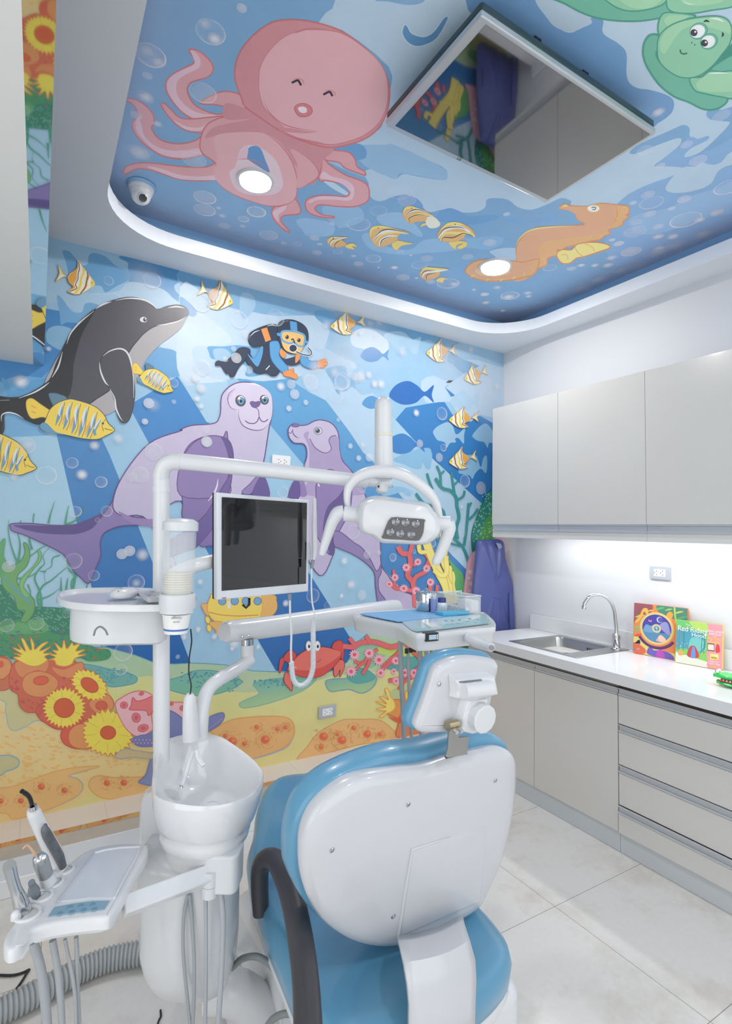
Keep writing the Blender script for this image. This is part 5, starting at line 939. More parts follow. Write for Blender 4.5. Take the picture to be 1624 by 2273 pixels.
# ---------------------------------------------------------------- worktop with sink cut-out
COR = mat('white_solid_surface', (230, 231, 232), .18, coat=.2)
sc_ = [AZ(x, y, ZT) for x, y in ((1131.7, 1424), (1238, 1410), (1395, 1442.6), (1281, 1462.6))]
sx0, sx1 = (sc_[0].x + sc_[3].x) / 2, (sc_[1].x + sc_[2].x) / 2; sy0, sy1 = (sc_[2].y + sc_[3].y) / 2, (sc_[0].y + sc_[1].y) / 2
bi = (sx0 + .035, sx1 - .05, sy0 + .10, sy1 - .035)      # basin opening
bm = nb(); x0c, x1c = 2.47, XR - .004
def topring(bm, X0, X1, Y0, Y1, hole, z0, z1):
    O = [(X0, Y0), (X1, Y0), (X1, Y1), (X0, Y1)]; H = [(hole[0], hole[2]), (hole[1], hole[2]), (hole[1], hole[3]), (hole[0], hole[3])]
    L = {}
    for nm, pts in (('o', O), ('h', H)):
        for zz in (z0, z1): L[nm, zz] = [bm.verts.new((x, y, zz)) for x, y in pts]
    for k in range(4):
        j = (k + 1) % 4
        bm.faces.new((L['o', z1][k], L['o', z1][j], L['h', z1][j], L['h', z1][k])); bm.faces.new((L['o', z0][j], L['o', z0][k], L['h', z0][k], L['h', z0][j]))
        bm.faces.new((L['o', z0][k], L['o', z0][j], L['o', z1][j], L['o', z1][k])); bm.faces.new((L['h', z0][j], L['h', z0][k], L['h', z1][k], L['h', z1][j]))
topring(bm, x0c, x1c, YN, YE_, bi, ZU, ZT)
t = thing('worktop', 'long white solid counter top on the base cabinets along the wall', 'countertop', (2.78, 1, ZU))
fin('slab', bm, COR, t, bevel=.003)
mkbox('edge_trim', DARK, (x0c + .006, x0c + .02, YN, YE_, ZU - .004, ZU + .0), t, smooth=False)
bs = AX(1176, 1362, XR - .02); o = mkbox('backsplash', COR, (XR - .022, XR - .004, YN, bs.y, ZT + .0005, bs.z), None, bevel=.002); tag(o, 'low white upstand along the wall behind the counter top', 'backsplash')
# ---------------------------------------------------------------- sink and tap
t = thing('sink', 'stainless steel inset sink in the white counter top', 'sink', ((sx0 + sx1) / 2, (sy0 + sy1) / 2, ZT))
bm = nb(); topring(bm, sx0, sx1, sy0, sy1, bi, ZT + .0003, ZT + .004); fin('rim', bm, STEEL, t, bevel=.002)
bm = nb(); rings = []
for q, z, r in ((0, ZT + .003, .05), (.004, ZT - .01, .055), (.012, ZT - .13, .06), (.03, ZT - .15, .06)):
    rings.append([bm.verts.new((x, y, z)) for x, y in rring(bi[0] + q, bi[1] - q, bi[2] + q, bi[3] - q, r, 8)])
for a, b in zip(rings, rings[1:]):
    for k in range(len(a)): bm.faces.new((a[k], b[k], b[(k + 1) % len(a)], a[(k + 1) % len(a)]))
bm.faces.new(rings[-1]); fin('basin', bm, STEEL, t)
bm = nb(); M = axM((bi[1] - .0135, bi[2] + .12, ZT - .04), (-1, 0, 0), (0, 1, 0))
for k in range(4): slab(bm, rrect(.007, .03, .003, 3, (k - 1.5) * .014, 0), .002, M)
fin('overflow_slots', bm, BLACK, t)
mklathe('drain', CHROME, [(.04, 0), (.04, .003), (.03, .004), (.028, .001), (0, .001)], Matrix.Translation(((bi[0] + bi[1]) / 2, (bi[2] + bi[3]) / 2, ZT - .15)), t)
fb = AZ(1367, 1441, ZT + .004); t = thing('tap', 'chrome gooseneck tap standing on the corner of the steel sink', 'faucet', fb)
cen = AZ(1262, 1438, ZT); dr = (cen - fb); dr.z = 0; dr.normalize(); fn_ = dr.cross(Vector((0, 0, 1)))
def FP(x, y): return AP(x, y, fb, fn_)
mklathe('base', CHROME, [(0, 0), (.03, 0), (.03, .006), (.024, .012), (.022, .05), (.021, .085), (.012, .095), (0, .096)], Matrix.Translation(fb), t)
gp = [FP(*p) for p in ((1367.5, 1405), (1366, 1385), (1363, 1358), (1356, 1338), (1343, 1324), (1326, 1319), (1310, 1323), (1299, 1336), (1296, 1344))]
bm = nb(); tube(bm, gp, .0105, 14, smooth=4); fin('spout', bm, CHROME, t)
mklathe('nozzle', CHROME, [(0, 0), (.012, 0), (.013, .02), (.0115, .022), (0, .022)], axM(FP(1295, 1352), (FP(1296, 1344) - FP(1295, 1352))), t)
bm = nb(); tube(bm, [fb + Vector((0, 0, .07)) - dr * .015, fb + Vector((-.012, -.012, .052)), fb + Vector((-.03, -.03, .03))], [.012, .013, .009], 10); fin('lever', bm, CHROME, t)
# ---------------------------------------------------------------- sockets
def outlet(c, n, w_, h_, frame, label):
    M = axM(c, n, (1, 0, 0) if abs(n[1]) > .5 else (0, 1, 0)) ; t = thing('power_outlet', label, 'power outlet', c)
    bm = nb(); slab(bm, rrect(w_, h_, .004, 4), .009, M); fin('cover_plate', bm, frame, t, bevel=.0015)
    bm = nb(); slab(bm, rrect(w_ * .56, h_ * .56, .001, 2), .0105, M); fin('insert', bm, mat('outlet_white', (244, 244, 244), .3), t)
    for s in (-1, 1):
        bm = nb()
        for (a, b) in ((0, .22), (0, -.22), (.012, 0)):
            slab(bm, rrect(.0045, .006, .001, 2, s * w_ * .15 + a, b * h_ * .62), .0108, M)
        fin('socket_hole', bm, BLACK, t, smooth=False)
GREYP = mat('grey_plate', (176, 182, 190), .35)
def outl_w(x0, y0, x1, y1, pf): a = pf(x0, y0); b = pf(x1, y1); return (a + b) / 2, (pf(x1, (y0 + y1) / 2) - pf(x0, (y0 + y1) / 2)).length, abs(a.z - b.z)
c, w_, h_ = outl_w(599, 1014, 647, 1035, lambda x, y: AY(x, y, YB - .004)); outlet(c, (0, -1, 0), .118, .074, mat('outlet_white', (244, 244, 244), .3), 'white double socket on the painted wall between the two seals')
c, w_, h_ = outl_w(704, 1564, 746, 1594, lambda x, y: AY(x, y, YB - .004)); outlet(c, (0, -1, 0), .12, .074, GREYP, 'grey framed double socket low on the painted sand')
c, w_, h_ = outl_w(1440, 1256, 1492, 1288, lambda x, y: AX(x, y, XR - .001)); outlet(c, (-1, 0, 0), .12, .074, GREYP, 'grey framed double socket on the white wall above the counter')
# ---------------------------------------------------------------- storybooks
def book(name, label, corners, thick, cover, painter, lean):
    """corners: bottom-left, bottom-right, top-left pixels of the front cover"""
    a = AZ(*corners[0], ZT + .002); b = AZ(*corners[1], ZT + .002); u = (b - a).normalized()
    back = Vector((-u.y, u.x, 0));
    if back.x < 0: back = -back
    v = (Vector((0, 0, 1)) * math.cos(lean) + back * math.sin(lean)).normalized(); n = u.cross(v)
    if n.dot(CAMP - a) < 0: n = -n
    tl = AP(*corners[2], a, n); H = (tl - a).dot(v); Wd = (b - a).length
    t = thing(name, label, 'book', a)
    M = Matrix(((u.x, v.x, n.x, a.x), (u.y, v.y, n.y, a.y), (u.z, v.z, n.z, a.z), (0, 0, 0, 1)))
    bm = nb(); box(bm, .003, Wd - .003, .003, H - .003, -thick + .002, -.002, M); fin('pages', bm, mat('book_pages', (240, 236, 226), .7), t, smooth=False)
    bm = nb(); slab(bm, rrect(Wd, H, .006, 3, Wd / 2, H / 2), .003, M @ Matrix.Translation((0, 0, -.003))); slab(bm, rrect(Wd, H, .006, 3, Wd / 2, H / 2), .003, M @ Matrix.Translation((0, 0, -thick))); box(bm, 0, .003, .001, H - .001, -thick, 0, M)
    fin('cover', bm, cover, t, smooth=False)
    P_ = Paint(lambda x, y: AP(x, y, a, n), n, []); cl = clip
    def mapf(U, V): return M @ Vector((U * Wd, V * H, 0))
    PB_ = Paint(lambda x, y: mapf(x, y), n, []); PB_.uv = [(0, 1, .004), (0, -1, .996), (1, 1, .004), (1, -1, .996)]; painter(PB_, P_, M, Wd, H, t)
    return t, M, Wd, H
def finp(Pt, name, t): return fin(name, Pt.bm, [M_PAINT, M_PAINTA], t, smooth=False)
def TP(s): return S('T ' + s)
def art1(U, Q, M, Wd, H, t):
    Q.lim = []
    e = .004
    U.fill([(e, e), (1 - e, e), (1 - e, 1 - e), (e, 1 - e)], (240, 130, 60), raw=True)
    U.fill([(e, .6), (.1, .75), (.3, .8), (.35, 1 - e), (e, 1 - e)], (150, 80, 90)); U.fill([(.55, .8), (.8, .75), (.85, .6), (1 - e, .55), (1 - e, 1 - e), (.45, 1 - e)], (74, 130, 110))
    U.fill([(e, e), (.5, .0), (1 - e, e), (1 - e, .1), (.6, .13), (.4, .2), (e, .33)], (226, 214, 100)); U.fill([(e, .02), (.2, .01), (.25, .1), (.1, .2), (e, .2)], (232, 100, 60)); U.fill([(.3, .02), (.75, .0), (.72, .1), (.55, .14), (.4, .12), (.35, .2), (.3, .15)], (110, 90, 190)); U.fill([(.45, .01), (.6, .01), (.56, .14), (.48, .13)], (196, 70, 190))
    for x, y, s, c in ((.12, .74, .1, (170, 206, 70)), (.18, .66, .09, (120, 190, 80)), (.06, .45, .08, (80, 190, 130)), (.08, .52, .07, (90, 200, 120)), (.5, .93, .09, (70, 190, 100)), (.66, .93, .07, (150, 210, 80)), (.9, .8, .1, (70, 170, 110)), (.85, .9, .08, (190, 210, 80)), (.32, .87, .06, (230, 200, 70)), (.1, .36, .09, (220, 80, 60)), (.05, .08, .06, (60, 160, 120))):
        U.fill([(x - s, y - s * .3), (x, y - s * .1), (x + s, y + s * .4), (x, y + s * .35)], c)
    U.fill([(.02, .62), (.1, .72), (.18, .9), (.27, .9), (.28, .78), (.24, .8), (.2, .84), (.15, .72), (.08, .62)], (246, 180, 70)); U.fill([(.62, .82), (.68, .9), (.74, .86), (.72, .76), (.7, .6), (.64, .72)], (240, 160, 60)); U.fill([(.04, .2), (.12, .28), (.14, .2), (.1, .2)], (30, 30, 60)); U.fill([(.78, 1 - e), (.8, .8), (.84, .6), (.82, .6), (.77, .8), (.75, 1 - e)], (170, 210, 70))
    cx_, cy_ = .445, .545; ax = Wd / H
    def C(r, c, n=36): U.fill([(cx_ + r * math.cos(2 * math.pi * k / n), cy_ + r * ax * math.sin(2 * math.pi * k / n)) for k in range(n)], c, raw=True)
    C(.32, (232, 196, 110)); C(.29, (240, 214, 130)); C(.275, (70, 66, 160))
    U.fill([(cx_ + .27 * math.cos(a), cy_ + .27 * ax * math.sin(a)) for a in [math.pi + .3 + i * .16 for i in range(17)]], (80, 140, 180), raw=True)
    U.fill([(.2, .52), (.25, .6), (.33, .58), (.4, .6), (.42, .48), (.3, .45), (.2, .46)], (110, 160, 200)); U.fill([(.5, .6), (.56, .68), (.64, .68), (.68, .58), (.7, .45), (.58, .5)], (150, 150, 210)); U.fill([(.46, .34), (.52, .43), (.62, .36), (.58, .31), (.5, .3)], (250, 200, 170)); U.fill([(.44, .33), (.48, .35), (.5, .31), (.46, .3)], (250, 150, 190))
    mc = (.5, .72)
    for r, c, dx in ((.058, (200, 206, 236), 0), (.048, (92, 84, 176), .014)): U.fill([(mc[0] + dx + r * math.cos(a * .3), mc[1] + r * ax * math.sin(a * .3)) for a in range(21)], c, raw=True)
    for x, y in ((.32, .68), (.1, .1)): U.fill([(x - .03, y + .02), (x, y), (x + .03, y + .02), (x + .02, y - .03), (x, y - .01), (x - .02, y - .03)], (250, 130, 180))
    C(.085, (226, 200, 150)); C(.05, (40, 140, 170))
    U.stroke([(.43, .57), (.45, .575), (.455, .55), (.44, .54), (.43, .55), (.43, .57)], .008, (250, 250, 250)); U.stroke([(.447, .54), (.452, .51)], .008, (250, 250, 250), sm=1)
    U.stroke([(cx_ + .38 * math.cos(a), cy_ + .38 * ax * math.sin(a)) for a in [math.pi + .55 + i * .18 for i in range(12)]], .055, (92, 40, 110), sm=3)
    finp(U, 'cover_art', t)
def art2(U, Q, M, Wd, H, t):
    e = .004
    U.fill([(e, e), (1 - e, e), (1 - e, 1 - e), (e, 1 - e)], (116, 196, 96), raw=True)
    U.fill([(e, .35), (.2, .3), (.6, .35), (.62, .7), (.3, .8), (e, .75)], (70, 156, 176)); U.fill([(.3, .35), (.55, .35), (.6, .6), (.35, .62)], (110, 200, 190)); U.fill([(e, .85), (.3, .9), (.5, 1 - e), (e, 1 - e)], (100, 200, 110)); U.fill([(.4, .85), (.66, .8), (.66, 1 - e), (.3, 1 - e)], (180, 220, 90))
    U.fill([(e, .25), (.2, .35), (.45, .25), (.66, .32), (.66, .1), (e, .1)], (130, 206, 84)); U.fill([(e, e), (.7, e), (.7, .12), (.5, .16), (.3, .2), (.1, .2), (e, .24)], (236, 236, 214))
    for x in (.07, .17, .56, .62): U.stroke([(x, .3), (x + .01, .6), (x, .8)], .012, (150, 120, 80) if x < .1 else (40, 110, 120), sm=3)
    U.hold = True
    for i in range(60): x, y = rnd.uniform(.02, .66), rnd.uniform(.2, .5); r = .008; U.fill([(x - r, y), (x, y - r * 1.2), (x + r, y), (x, y + r * 1.2)], rnd.choice([(250, 240, 240), (240, 150, 150), (170, 220, 90), (60, 150, 90)]), raw=True)
    U.hold = False; U.k += 1
    U.fill([(.06, .2), (.08, .28), (.14, .3), (.19, .25), (.17, .19), (.1, .17)], (226, 170, 90))
    # plain flowers stand where the child walks on the real cover
    U.fill([(.26, .2), (.3, .38), (.36, .44), (.44, .42), (.52, .22), (.4, .16)], (206, 60, 56)); U.fill([(.34, .18), (.37, .4), (.42, .4), (.44, .2), (.4, .16)], (90, 150, 220))
    U.fill([(.7, e), (1 - e, e), (1 - e, 1 - e), (.7, 1 - e), (.69, .9), (.71, .75), (.68, .6), (.7, .45), (.67, .3), (.7, .15)], (244, 150, 160), sm=2)
    U.fill([(.69, .38), (.84, .39), (.83, .56), (.69, .55)], (60, 40, 60), raw=True); U.fill([(.7, .4), (.83, .41), (.82, .54), (.7, .53)], (240, 220, 190), raw=True); U.fill([(.86, .38), (.95, .4), (.93, .54), (.88, .56)], (226, 60, 60))
    U.fill([(.75, .2), (.92, .22), (.92, .34), (.75, .33)], (250, 226, 70), raw=True)
    finp(U, 'cover_art', t)
    WT_ = mat('white_ink', (250, 250, 250), .5); YT = mat('yellow_ink', (250, 220, 60), .5); BKT = mat('dark_ink', (50, 40, 50), .5)
    def tx(s, u, v, size, m, sx_=1.0, nm='title_lettering'): text(nm, s, m, M @ Matrix.Translation((u * Wd, v * H, .0011)), size * H, t, .0002, sx=sx_)
    tx('The', .26, .9, .06, WT_); tx('Red Riding', .36, .8, .17, WT_, .86); tx('Hood', .5, .69, .13, WT_); tx('READ, LEARN', .845, .83, .062, WT_, .85, 'lettering'); tx('AND PLAY', .845, .77, .062, WT_, .85, 'lettering'); tx('IN', .845, .725, .04, WT_, 1, 'lettering')
    tx('Augmented', .84, .665, .085, YT, .8, 'lettering'); tx('Reality', .84, .59, .085, YT, .85, 'lettering'); tx('4D', .76, .46, .1, WT_, 1, 'lettering'); tx('1 FREE', .835, .29, .06, WT_, .9, 'lettering'); tx('BOOK', .835, .245, .04, BKT, 1, 'lettering'); tx('WATCH', .835, .16, .05, WT_, .9, 'lettering'); tx('TALES COME', .835, .11, .05, WT_, .8, 'lettering'); tx('ALIVE!', .835, .055, .06, YT, .9, 'lettering')
R1 = book('storybook', 'square orange jungle storybook with a round night scene on its cover', ((1404, 1449), (1524, 1470), (1411, 1338)), .016, mat('orange_book_cover', (226, 120, 60), .4), art1, .09)
R2 = book('storybook', 'green and pink Red Riding Hood storybook leaning in front of the orange one', ((1498, 1469.5), (1602, 1488.5), (1504.5, 1375)), .02, mat('green_book_cover', (240, 206, 70), .4), art2, .12)
# ---------------------------------------------------------------- crocodile toy
g = mat('bright_green_plastic', (40, 200, 80), .3, coat=.4); c0 = AZ(1592, 1519, ZT + .001); cr = AZ(1700, 1540, ZT + .001)
t = thing('crocodile_toy', 'bright green plastic crocodile toy with open red mouth on the counter', 'toy', c0)
ud = (cr - c0); ud.z = 0; ud.normalize(); M = axM(c0, (0, 0, 1), ud); M = Matrix(((ud.x, -ud.y, 0, c0.x), (ud.y, ud.x, 0, c0.y), (0, 0, 1, c0.z), (0, 0, 0, 1)))
s_ = .068
def jaw(bm, z0, z1, L0, top):
    secs = []
    for i in range(15):
        x = L0 + (2.3 * s_ - L0) * i / 14; w_ = s_ * (.26 + .38 * min(1, math.sin(math.pi * min(1, (i + 1.2) / 14) * .62))); hz = (z1 - z0) * (.55 + .45 * math.sin(min(1, (i + 2) / 8) * math.pi / 2))
        if top: hz *= 1 + .10 * math.sin(i * 2.2)
        ring = []
        for k in range(12):
            a = 2 * math.pi * k / 12; zz = math.sin(a); ring.append(bm.verts.new(M @ Vector((x, w_ * math.cos(a), z0 + hz * (.5 + .5 * zz) if top else z1 - hz * (.5 - .5 * zz)))))
        secs.append(ring)
    for a, b in zip(secs, secs[1:]):
        for k in range(12): bm.faces.new((a[k], a[(k + 1) % 12], b[(k + 1) % 12], b[k]))
    bm.faces.new(secs[0][::-1]); bm.faces.new(secs[-1])
bm = nb(); jaw(bm, 0, .024, 0, False); fin('lower_jaw', bm, g, t, angle=60)
bm = nb(); jaw(bm, .032, .062, -.012, True); fin('upper_jaw', bm, g, t, angle=60)
bm = nb(); box(bm, .012, 2.2 * s_, -.03, .03, .0225, .0275, M); fin('gums', bm, mat('red_plastic', (190, 40, 50), .4), t, smooth=False)
for i in range(9):
    mklathe('tooth', mat('tooth_white', (244, 244, 240), .3), [(.0035, 0), (.003, .004), (0, .007)], M @ Matrix.Translation((.016 + i * .014, -.022 - .012 * min(1, i / 4), .026)), t, n=8)
for sgn in (-1, 1): 
    bm = nb(); bmesh.ops.create_uvsphere(bm, u_segments=14, v_segments=10, radius=.0075, matrix=M @ Matrix.Translation((.004, sgn * .016, .062))); e_ = fin('eye', bm, mat('tooth_white', (244, 244, 240), .3), t)
    bm = nb(); bmesh.ops.create_uvsphere(bm, u_segments=10, v_segments=8, radius=.0038, matrix=M @ Matrix.Translation((-.0005, sgn * .0185, .063))); fin('pupil', bm, BLACK, e_)
# ---------------------------------------------------------------- lead apron
NAVY = mat('navy_vinyl_apron', (74, 84, 148), .38, coat=.1, bump=.15, nscale=12)
YA = 2.97; pts = S('J 1160,720 1168,665 1190,645 1250,645 1320,640 1350,670 1362,760 1385,870 1410,980 1418,1130 1422,1290 1425,1420 1300,1440 1150,1440 1130,1300 1135,1000 1150,840')
Pp = [AY(x, y, YA) for x, y in pts]; Q = catmull(Pp, 5, True); bm = nb()
t = thing('lead_apron', 'navy blue lead apron hanging in the corner beside the counter', 'apron', AY(1090, 1300, YA))
cx_ = sum(q.x for q in Q) / len(Q); cz_ = sum(q.z for q in Q) / len(Q); rr = []
for s2, dy in ((1, .012), (1, -.006), (.965, -.02), (.8, -.032), (.5, -.036), (.2, -.038)): rr.append([bm.verts.new((cx_ + (q.x - cx_) * s2, YA + dy - .006 * math.sin((q.x) * 60) * (s2 < 1), cz_ + (q.z - cz_) * s2)) for q in Q])
for a, b in zip(rr, rr[1:]):
    for k in range(len(a)): bm.faces.new((a[k], a[(k + 1) % len(a)], b[(k + 1) % len(a)], b[k]))
bm.faces.new(rr[-1]); bm.faces.new(rr[0][::-1]); fin('apron_body', bm, NAVY, t, angle=60)
fl = catmull([AY(x, y, YA - .03) for x, y in S('J 1385,1045 1400,1040 1418,1120 1424,1280 1424,1430 1392,1430 1390,1300')], 4, True); bm = nb(); a = [bm.verts.new(p) for p in fl]; b = [bm.verts.new(p + Vector((0, -.02, 0))) for p in fl]; bm.faces.new(b); bm.faces.new(a[::-1])
for k in range(len(a)): bm.faces.new((a[k], a[(k + 1) % len(a)], b[(k + 1) % len(a)], b[k]))
fin('side_flap', bm, NAVY, t, bevel=.004)
mktube('strap', mat('navy_strap', (44, 50, 96), .6), [AY(x, y, YA - .042) for x, y in S('J 1175,1045 1172,1100 1170,1200')], .005, t)
bm = nb(); a = [AY(x, y, YA - .036) for x, y in S('J 1300,665 1335,672 1345,700 1320,712')]; bm.faces.new([bm.verts.new(p) for p in a]); fin('care_label', bm, mat('grey_print', (150, 154, 190), .6), t, smooth=False)
mktube('hook', CHROME, [Vector((AY(1105, 1197, YA).x, YA + .01, AY(1105, 1200, YA).z)), Vector((AY(1105, 1197, YA).x, YA + .05, AY(1105, 1190, YA).z)), Vector((AY(1105, 1197, YA).x, YB - .012, AY(1105, 1190, YA).z))], .004, t)
# ================================================================ television under the ceiling
ZTV = CAMP.z + 1.47
tc_ = [AZ(*p, ZTV) for p in ((857.8, 281), (1064.8, 32), (1451.8, 294), (1214, 453))]
tx0, tx1 = (tc_[0].x + tc_[1].x) / 2, (tc_[2].x + tc_[3].x) / 2; ty0, ty1 = (tc_[1].y + tc_[2].y) / 2, (tc_[0].y + tc_[3].y) / 2
t = thing('television', 'flat screen television mounted face down under the painted ceiling', 'television', ((tx0 + tx1) / 2, (ty0 + ty1) / 2, ZTV))
TCX, TCY = (tx0 + tx1) / 2, (ty0 + ty1) / 2; TW, TH = tx1 - tx0, ty1 - ty0
bm = nb(); slab(bm, rrect(TW, TH, .006, 4, TCX, TCY), .022, Matrix.Translation((0, 0, ZTV))); fin('bezel', bm, mat('silver_bezel', (198, 202, 206), .3, metal=.5), t, bevel=.004)
bm = nb(); slab(bm, rrect(TW - .004, TH - .004, .01, 4, TCX, TCY), .03, Matrix.Translation((0, 0, ZTV + .0225))); fin('back_cover', bm, mat('teal_black_plastic', (34, 58, 66), .35), t, bevel=.008)
bm = nb(); box(bm, tx0 + .03, tx1 - .014, ty0 + .014, ty1 - .022, ZTV - .0012, ZTV + .002)
fin('screen', bm, mat('dark_glass_screen', (18, 17, 18), .03, spec=1.0, ior=1.9, coat=.8), t, smooth=False)
text('maker_lettering', 'LG', mat('dark_ink', (50, 40, 50), .5), axM((tx0 + TW * .4, ty1 - .011, ZTV - .0006), (0, 0, -1), (1, .0, 0)), .016, t, .0004)
for px_, py_ in ((1201, 112), (1307, 186)):
    q = AZ(px_, py_, ZTV + .06); bm = nb(); box(bm, q.x - .02, q.x + .02, q.y - .0, q.y + .05, ZTV + .05, ZTV + .066); box(bm, q.x - .014, q.x + .014, q.y + .012, q.y + .04, ZTV + .06, ZC - .006); bmesh.ops.create_uvsphere(bm, u_segments=10, v_segments=8, radius=.013, matrix=Matrix.Translation((q.x + .012, q.y + .004, ZTV + .068)))
    fin('mounting_clamp', bm, BLACK, t)
mkbox('ceiling_plate', BLACK, (TCX - .15, TCX + .15, TCY - .12, TCY + .12, ZTV + .0535, ZC - .006), t, smooth=False)
# ---------------------------------------------------------------- security camera
q = AZ(314, 411, ZC); rb = (AZ(341, 411, ZC) - q).length
t = thing('security_camera', 'white dome security camera under the painted ceiling corner', 'security camera', q); M = Matrix.Translation(q) @ Matrix.Diagonal((1, 1, -1, 1))
mklathe('mount_ring', mat('blue_painted_ring', (130, 178, 220), .4), [(0, .004), (rb * 1.12, .004), (rb * 1.05, .014), (rb, .018)], M, t); mklathe('base', PLASTB, [(rb, .01), (rb * .98, .022), (rb * .88, .03), (0, .03)], M, t)
ec = q + Vector((0, 0, -.048)); look = ((CAMP - ec).normalized() * 1.0 + (AD(320.7, 442.5, 2) - AD(314, 432, 2)).normalized() * .42).normalized()
mklathe('neck', PLASTB, [(rb * .88, .026), (rb * .86, .04), (rb * .7, .055)], M, t)
bm = nb(); bmesh.ops.create_uvsphere(bm, u_segments=28, v_segments=16, radius=rb * .76, matrix=Matrix.Translation(ec)); fin('ball', bm, PLASTB, t)
tip = ec + look * rb * .68
mklathe('lens_housing', PLASTB, [(rb * .42, -.012), (rb * .36, .008), (rb * .31, .010)], axM(tip, look), t); mklathe('lens', mat('black_glass_lens', (58, 58, 62), .2), [(rb * .31, .0095), (rb * .27, .011), (rb * .12, .008), (0, .009)], axM(tip, look), t)
FR['Q'] = (0, 1740, 4.265); FR['V'] = (500, 1600, 2.413); FR['U'] = (0, 1700, 2.834)
UP = Vector((0, 0, 1)); FW = Vector((math.sin(-YAW), math.cos(-YAW), 0))     # horizontal view direction
def rings_obj(bm, R, close=True, cap0=True, cap1=True):
    V = [[bm.verts.new(p) for p in r] for r in R]
    for a, b in zip(V, V[1:]):
        n = len(a)
        for k in range(n if close else n - 1): bm.faces.new((a[k], a[(k + 1) % n], b[(k + 1) % n], b[k]))
    if cap0: bm.faces.new(V[0][::-1])
    if cap1: bm.faces.new(V[-1])
    bmesh.ops.recalc_face_normals(bm, faces=bm.faces)
    return V
def cen_(P): return sum(P, Vector()) / len(P)
def pad(bm, P, n, prof):
    """P = closed 3-D outline; prof = [(offset along n, inset metres)...]"""
    c = cen_(P); R = []
    N = len(P); inn = []
    for i in range(N):
        t = (P[(i + 1) % N] - P[i - 1]).normalized(); d = n.cross(t)
        if d.dot(c - P[i]) < 0: d = -d
        inn.append(d)
    for o, s in prof: R.append([P[i] + n * o + inn[i] * s for i in range(N)])
    return rings_obj(bm, R)
def bent(bm, px, r, n=14, sm=5, sq=None): tube(bm, [AD(*p) for p in px], r, n, smooth=sm, sq=sq)
# ================================================================ dental chair
cB = Vector((.794, 1.101, .755)); T_ = math.radians(11); nB = Vector((0, -math.cos(T_), -math.sin(T_)))     # outward (towards the back of the chair)
def BP(x, y, o=0.0): return AP(x, y, cB + nB * o, nB)
t = thing('dental_chair', 'light blue dental chair with white shell back, seen from behind', 'dental chair', (.84, 1.4, 0)); CH = t
wh = [(665, 1900), (670, 1850), (694, 1798), (742, 1752), (800, 1722), (880, 1708), (945, 1700), (1000, 1682), (1060, 1668), (1108, 1660), (1134, 1672), (1142, 1700), (1139, 1770), (1127, 1840), (1108, 1910), (1082, 1970), (1058, 2012), (1000, 2050), (945, 2076), (888, 2094), (830, 2097), (775, 2083), (722, 2048), (687, 2000), (669, 1950)]
O = [Vector(v) for v in catmull([BP(x, y) for x, y in wh], 4, True)]
SHELL = mat('white_gloss_shell', (204, 206, 211), .28, coat=.6)
bm = nb(); pad(bm, O, nB, [(-.045, .012), (-.02, .003), (0, 0), (.010, .006), (.018, .022), (.022, .045)]); fin('back_shell', bm, SHELL, t, angle=60)
O2 = [Vector(v) for v in catmull([BP(x, y, -.03) for x, y in ((642, 1915), (648, 1850), (672, 1790), (722, 1738), (800, 1698), (880, 1672), (940, 1664), (1000, 1648), (1060, 1632), (1108, 1640), (1130, 1662), (1136, 1700), (1134, 1770), (1122, 1840), (1102, 1910), (1078, 1970), (1052, 2012), (1000, 2045), (945, 2070), (888, 2086), (830, 2088), (770, 2075), (712, 2042), (672, 1998), (648, 1950))], 4, True)]
bm = nb(); pad(bm, O2, -nB, [(-.004, .02), (-.002, .006), (.01, 0), (.045, -.001), (.065, .006), (.08, .03), (.084, .05)]); fin('back_cushion', bm, BLUEV, t, angle=70)
rc = [BP(x, y, .0215) for x, y in ((914, 1886), (1078, 1835), (1064, 2000), (884, 2078))]
bm = nb(); pad(bm, rc, nB, [(-.002, -.006), (.0005, -.003), (.003, .002), (.0035, .008)]); fin('shell_panel', bm, SHELL, t, angle=80)
mktube('panel_ridge', SHELL, [BP(x, y, .0235) for x, y in ((1000, 1858), (914, 1886), (898, 1985), (884, 2078))], [.001, .004, .0042, .0035], t)
def screw(p, n, par, r=.006):
    mklathe('screw', CHROME, [(r, -.004), (r, .002), (r * .6, .0032), (r * .5, .001), (0, .001)], axM(p, n), par, n=14)
for x, y in ((905, 1785), (1098, 1732), (736, 1886), (872, 2033), (1061, 1960)): screw(BP(x, y, .021), nB, t)
# seat and leg rest
def top_outline(P, z): return [Vector((v[0], v[1], z)) for v in catmull([(x, y, 0) for x, y in P], 4, True)]
SO = [(.585, 1.03), (.70, .985), (.83, .975), (.96, .985), (1.07, 1.03), (1.11, 1.13), (1.13, 1.3), (1.165, 1.5), (1.18, 1.7), (1.18, 1.9), (1.15, 2.03), (1.09, 2.13), (1.0, 2.19), (.9, 2.19), (.82, 2.11), (.755, 2.0), (.695, 1.86), (.625, 1.72), (.585, 1.5), (.565, 1.3), (.555, 1.13)]
S1 = top_outline(SO, .50)
bm = nb(); pad(bm, S1, UP, [(-.115, .05), (-.112, .02), (-.09, .002), (-.045, -.004), (-.018, .004), (-.004, .022), (.0, .05)]); fin('seat_cushion', bm, BLUEV, t, angle=70)
bm = nb(); pad(bm, S1, UP, [(-.20, .10), (-.19, .06), (-.15, .02), (-.112, .004), (-.10, .01)]); fin('seat_shell', bm, PLAST, t, angle=60)
